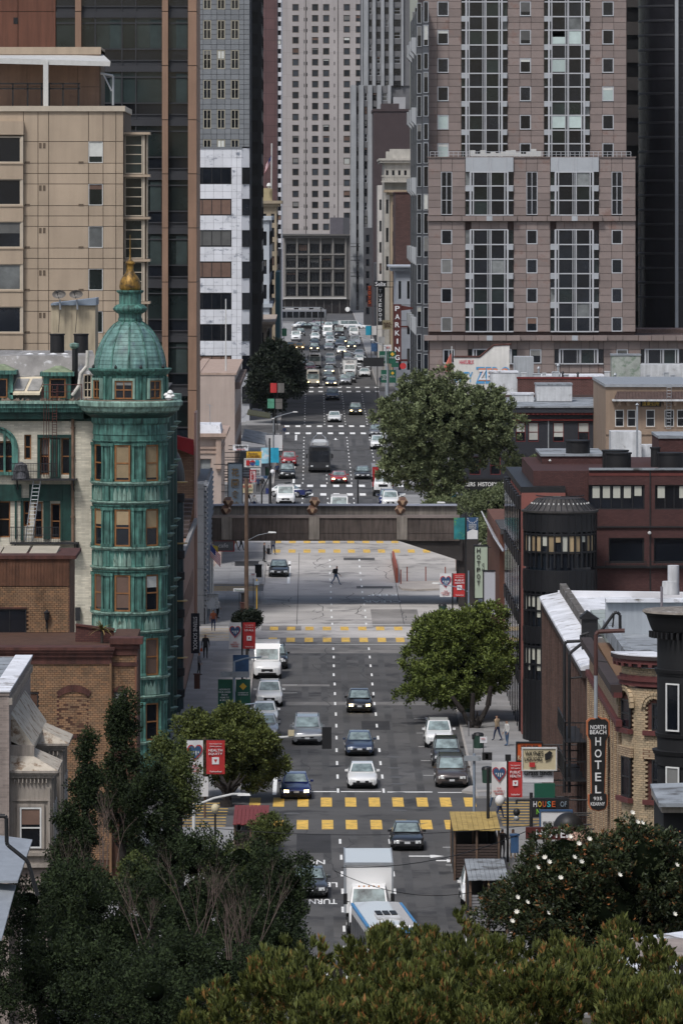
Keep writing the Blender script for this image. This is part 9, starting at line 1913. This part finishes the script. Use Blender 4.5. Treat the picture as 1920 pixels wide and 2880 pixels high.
def pose(name,step,arm,lean=0.):
 me=bpy.data.meshes.new(name);J={};h=.94
 J['pelvis']=(0,0,h);J['waist']=(0,-lean*.3,1.12);J['chest']=(0,-lean*.7,1.36);J['neck']=(0,-lean,1.50);J['head']=(0,-lean-.02,1.60);J['crown']=(0,-lean-.02,1.72)
 for s_,k in((-1,'l'),(1,'r')):
  st=step*s_;J[k+'hip']=(.10*s_,0,.90);J[k+'knee']=(.11*s_,-st*.5-abs(st)*.12,.50);J[k+'ankle']=(.11*s_,-st+(.08 if st<0 else 0),.09+(.06 if st<0 else 0));J[k+'toe']=(.12*s_,-st-.17,.04)
  J[k+'sho']=(.19*s_,-lean*.8,1.42);J[k+'elb']=(.25*s_,st*arm*.5,1.15);J[k+'wri']=(.26*s_,st*arm-.12,.92);J[k+'hand']=(.26*s_,st*arm-.17,.83)
  for q in range(3):J[k+'fin%d'%q]=(.24*s_+(q-1)*.02,st*arm-.19,.76)
 E=[('pelvis','waist'),('waist','chest'),('chest','neck'),('neck','head'),('head','crown')]
 for k in 'lr':E+=[('pelvis',k+'hip'),(k+'hip',k+'knee'),(k+'knee',k+'ankle'),(k+'ankle',k+'toe'),('chest',k+'sho'),(k+'sho',k+'elb'),(k+'elb',k+'wri'),(k+'wri',k+'hand')]+[(k+'hand',k+'fin%d'%q)for q in range(3)]
 RA={'pelvis':.15,'waist':.135,'chest':.165,'neck':.055,'head':.095,'crown':.085,'hip':.10,'knee':.062,'ankle':.042,'toe':.035,'sho':.07,'elb':.045,'wri':.03,'hand':.035,'fin0':.01,'fin1':.01,'fin2':.01}
 ks=list(J);me.from_pydata([J[k]for k in ks],[(ks.index(a),ks.index(b))for a,b in E],[]);o=bpy.data.objects.new(name,me);C.objects.link(o);md=o.modifiers.new('s','SKIN');sv=me.skin_vertices[0].data
 for i,k in enumerate(ks):r_=RA.get(k)or RA[k[1:]];sv[i].radius=(r_*(1.15 if k in('chest','pelvis','waist')else 1),r_*(.75 if k in('chest','waist')else 1))
 sv[0].use_root=True;o.modifiers.new('d','SUBSURF').levels=1;o.modifiers['d'].render_levels=1;return o
po=[(n,pose(n,*a))for n,a in(('walk',(.24,1.0,.04)),('stand',(.03,.4,0.)),('stride',(.34,1.3,.10)))];dg=bpy.context.evaluated_depsgraph_get()
for n,o in po:
 me=bpy.data.meshes.new_from_object(o.evaluated_get(dg));me.name='body';me.materials.clear()
 for m_ in(skin,CL['black'],CL['navy'],hairm):me.materials.append(m_)
 for p in me.polygons:
  c=p.center;p.material_index=3 if(c.z>1.66 or(c.z>1.55 and c.y>.02))else 0 if c.z>1.49 or(c.z<.93 and abs(c.x)>.21)else 1 if c.z>.98 or abs(c.x)>.2 else 2 if c.z>.07 else 3;p.use_smooth=True
 POSES[n]=me;bpy.data.objects.remove(o)
def person(label,px,py,ps_,top,bottom,rz=0,extra=None,s_=1.0,group='people on the pavements'):
 Y=Yof(py);x=X(px,Y);t=thing('person',label,'person',(x,Y,zg(Y)+(.14 if x<-4.5 or x>10 else .01)),group,rz);t.scale=(s_,)*3;b=sub('body',POSES[ps_],t)
 for i,c in((1,top),(2,bottom)):b.material_slots[i].link='OBJECT';b.material_slots[i].material=CL[c]
 if extra:
  m=MB();e,mt=extra
  if e=='pack':m.hexa([(-.15,.1,1.05),(.15,.1,1.05),(.14,.3,1.08),(-.14,.3,1.08),(-.14,.1,1.45),(.14,.1,1.45),(.11,.24,1.42),(-.11,.24,1.42)])
  elif e=='bag':m.hexa([(.22,-.3,.55),(.42,-.3,.55),(.42,-.12,.55),(.22,-.12,.55),(.25,-.28,.8),(.39,-.28,.8),(.39,-.14,.8),(.25,-.14,.8)])
  else:m.box(.35,.6,-.2,.1,.05,.6);m.box(.45,.5,-.05,0,.6,.95)
  me=m.mesh({'pack':'backpack','bag':'shoulder_bag','case':'suitcase'}[e],mt);o=bpy.data.objects.new(me.name,me);C.objects.link(o)
  o['label']=label.split(' with ')[0]+"'s "+me.name.replace('_',' ');o['category']='bag';o.location=t.location;o.rotation_euler=(0,0,rz)
 return t
person('person in dark jacket and denim striding across the middle of the road',944,1645,'stride','black','denim',R(65),('pack',CL['black']),group='pedestrians')
person('person all in black walking away on the left pavement with an orange bag',578,1858,'walk','black','black',R(180),('bag',sora),1.08);person('person in pale jacket beside the grey shelter box',612,1745,'stand','pale','black',R(120));person('tall person in black standing at the kerb under the footbridge',743,1586,'stand','black','black',R(90),None,1.12);person('person in grey under the footbridge with a dark suitcase',768,1560,'walk','grey','navy',R(200),('case',CL['black']))
person('person in navy jacket walking left of the passenger van',726,1388,'walk','navy','black',R(180));person('person in black beside the navy one left of the passenger van',738,1388,'walk','black','grey',R(180));person('person in dark coat near the parked black car under the banners',779,1345,'stand','navy','black');person('person in black crossing beneath the left end of the footbridge',678,1553,'walk','black','black',R(90));person('person in rust coloured top beneath the left end of the footbridge',662,1548,'walk','rust','tan',R(90))
person('person in dark jacket and grey trousers standing behind the yellow roofed shelter',1412,2425,'stand','black','grey',R(160),('pack',CL['black']));person('person in black walking over the right side crosswalk',1404,2310,'walk','black','navy',R(90));person('person with pale shirt under the public health banner at right',1442,2425,'stand','pale','tan',0)
for k,(px,py,a,b,lab)in enumerate(((805,1000,'black','navy','dark figure far up the left pavement beside the taxi'),(812,1010,'pale','black','figure in pale top far up the left pavement'),(797,1020,'navy','black','figure in navy far up the left pavement near the clipped tree'),(1112,1075,'black','grey','figure in black by the far right corner beneath the green banners'),(1120,1085,'rust','black','figure in rust top by the far right corner'),(1070,1090,'navy','black','figure in navy on the far right pavement'),(822,940,'pale','grey','pale figure beside the farthest queue'),(912,923,'black','black','figure crossing at the farthest junction'),(655,1555,'grey','black','figure in grey beneath the cafe sign'))):person(lab,px,py,('walk','stand')[k%2],a,b,R(40*k))
for k,(px,py,a,b,lab)in enumerate(((600,1780,'rust','navy','person in rust top on the left pavement near the finned wall'),(560,1905,'grey','black','person in grey on the left pavement near the dark notice board'),(1440,1960,'navy','tan','person in navy beyond the clipped tree on the right pavement'),(1398,2090,'tan','navy','person in tan coat on the right pavement behind the dark minivan'),(1425,2105,'pale','denim','person in pale top and denim behind the dark minivan'),(790,1285,'rust','black','person in rust top far along the left pavement'),(700,1420,'tan','black','person in tan coat near the yellow menu sign'),(715,1440,'pale','navy','person in pale top near the thin black post'),(1390,2280,'grey','denim','person in grey at the right corner of the near crosswalk'),(800,1235,'navy','grey','person in navy by the blank white banners'))):person(lab,px,py,('walk','stand','walk')[k%3],a,b,R(75*k))
hz=bpy.data.materials.new('haze_air');hz.use_nodes=True;hn_=hz.node_tree;hn_.nodes.clear();hv=hn_.nodes.new('ShaderNodeVolumePrincipled');hv.inputs['Density'].default_value=.000012;hv.inputs['Color'].default_value=(.8,.85,.9,1);hout=hn_.nodes.new('ShaderNodeOutputMaterial');hn_.links.new(hv.outputs[0],hout.inputs['Volume'])
m=MB();m.box(-1600,1600,-210,2600,-8,160);part('haze',m,hz,kind='stuff')
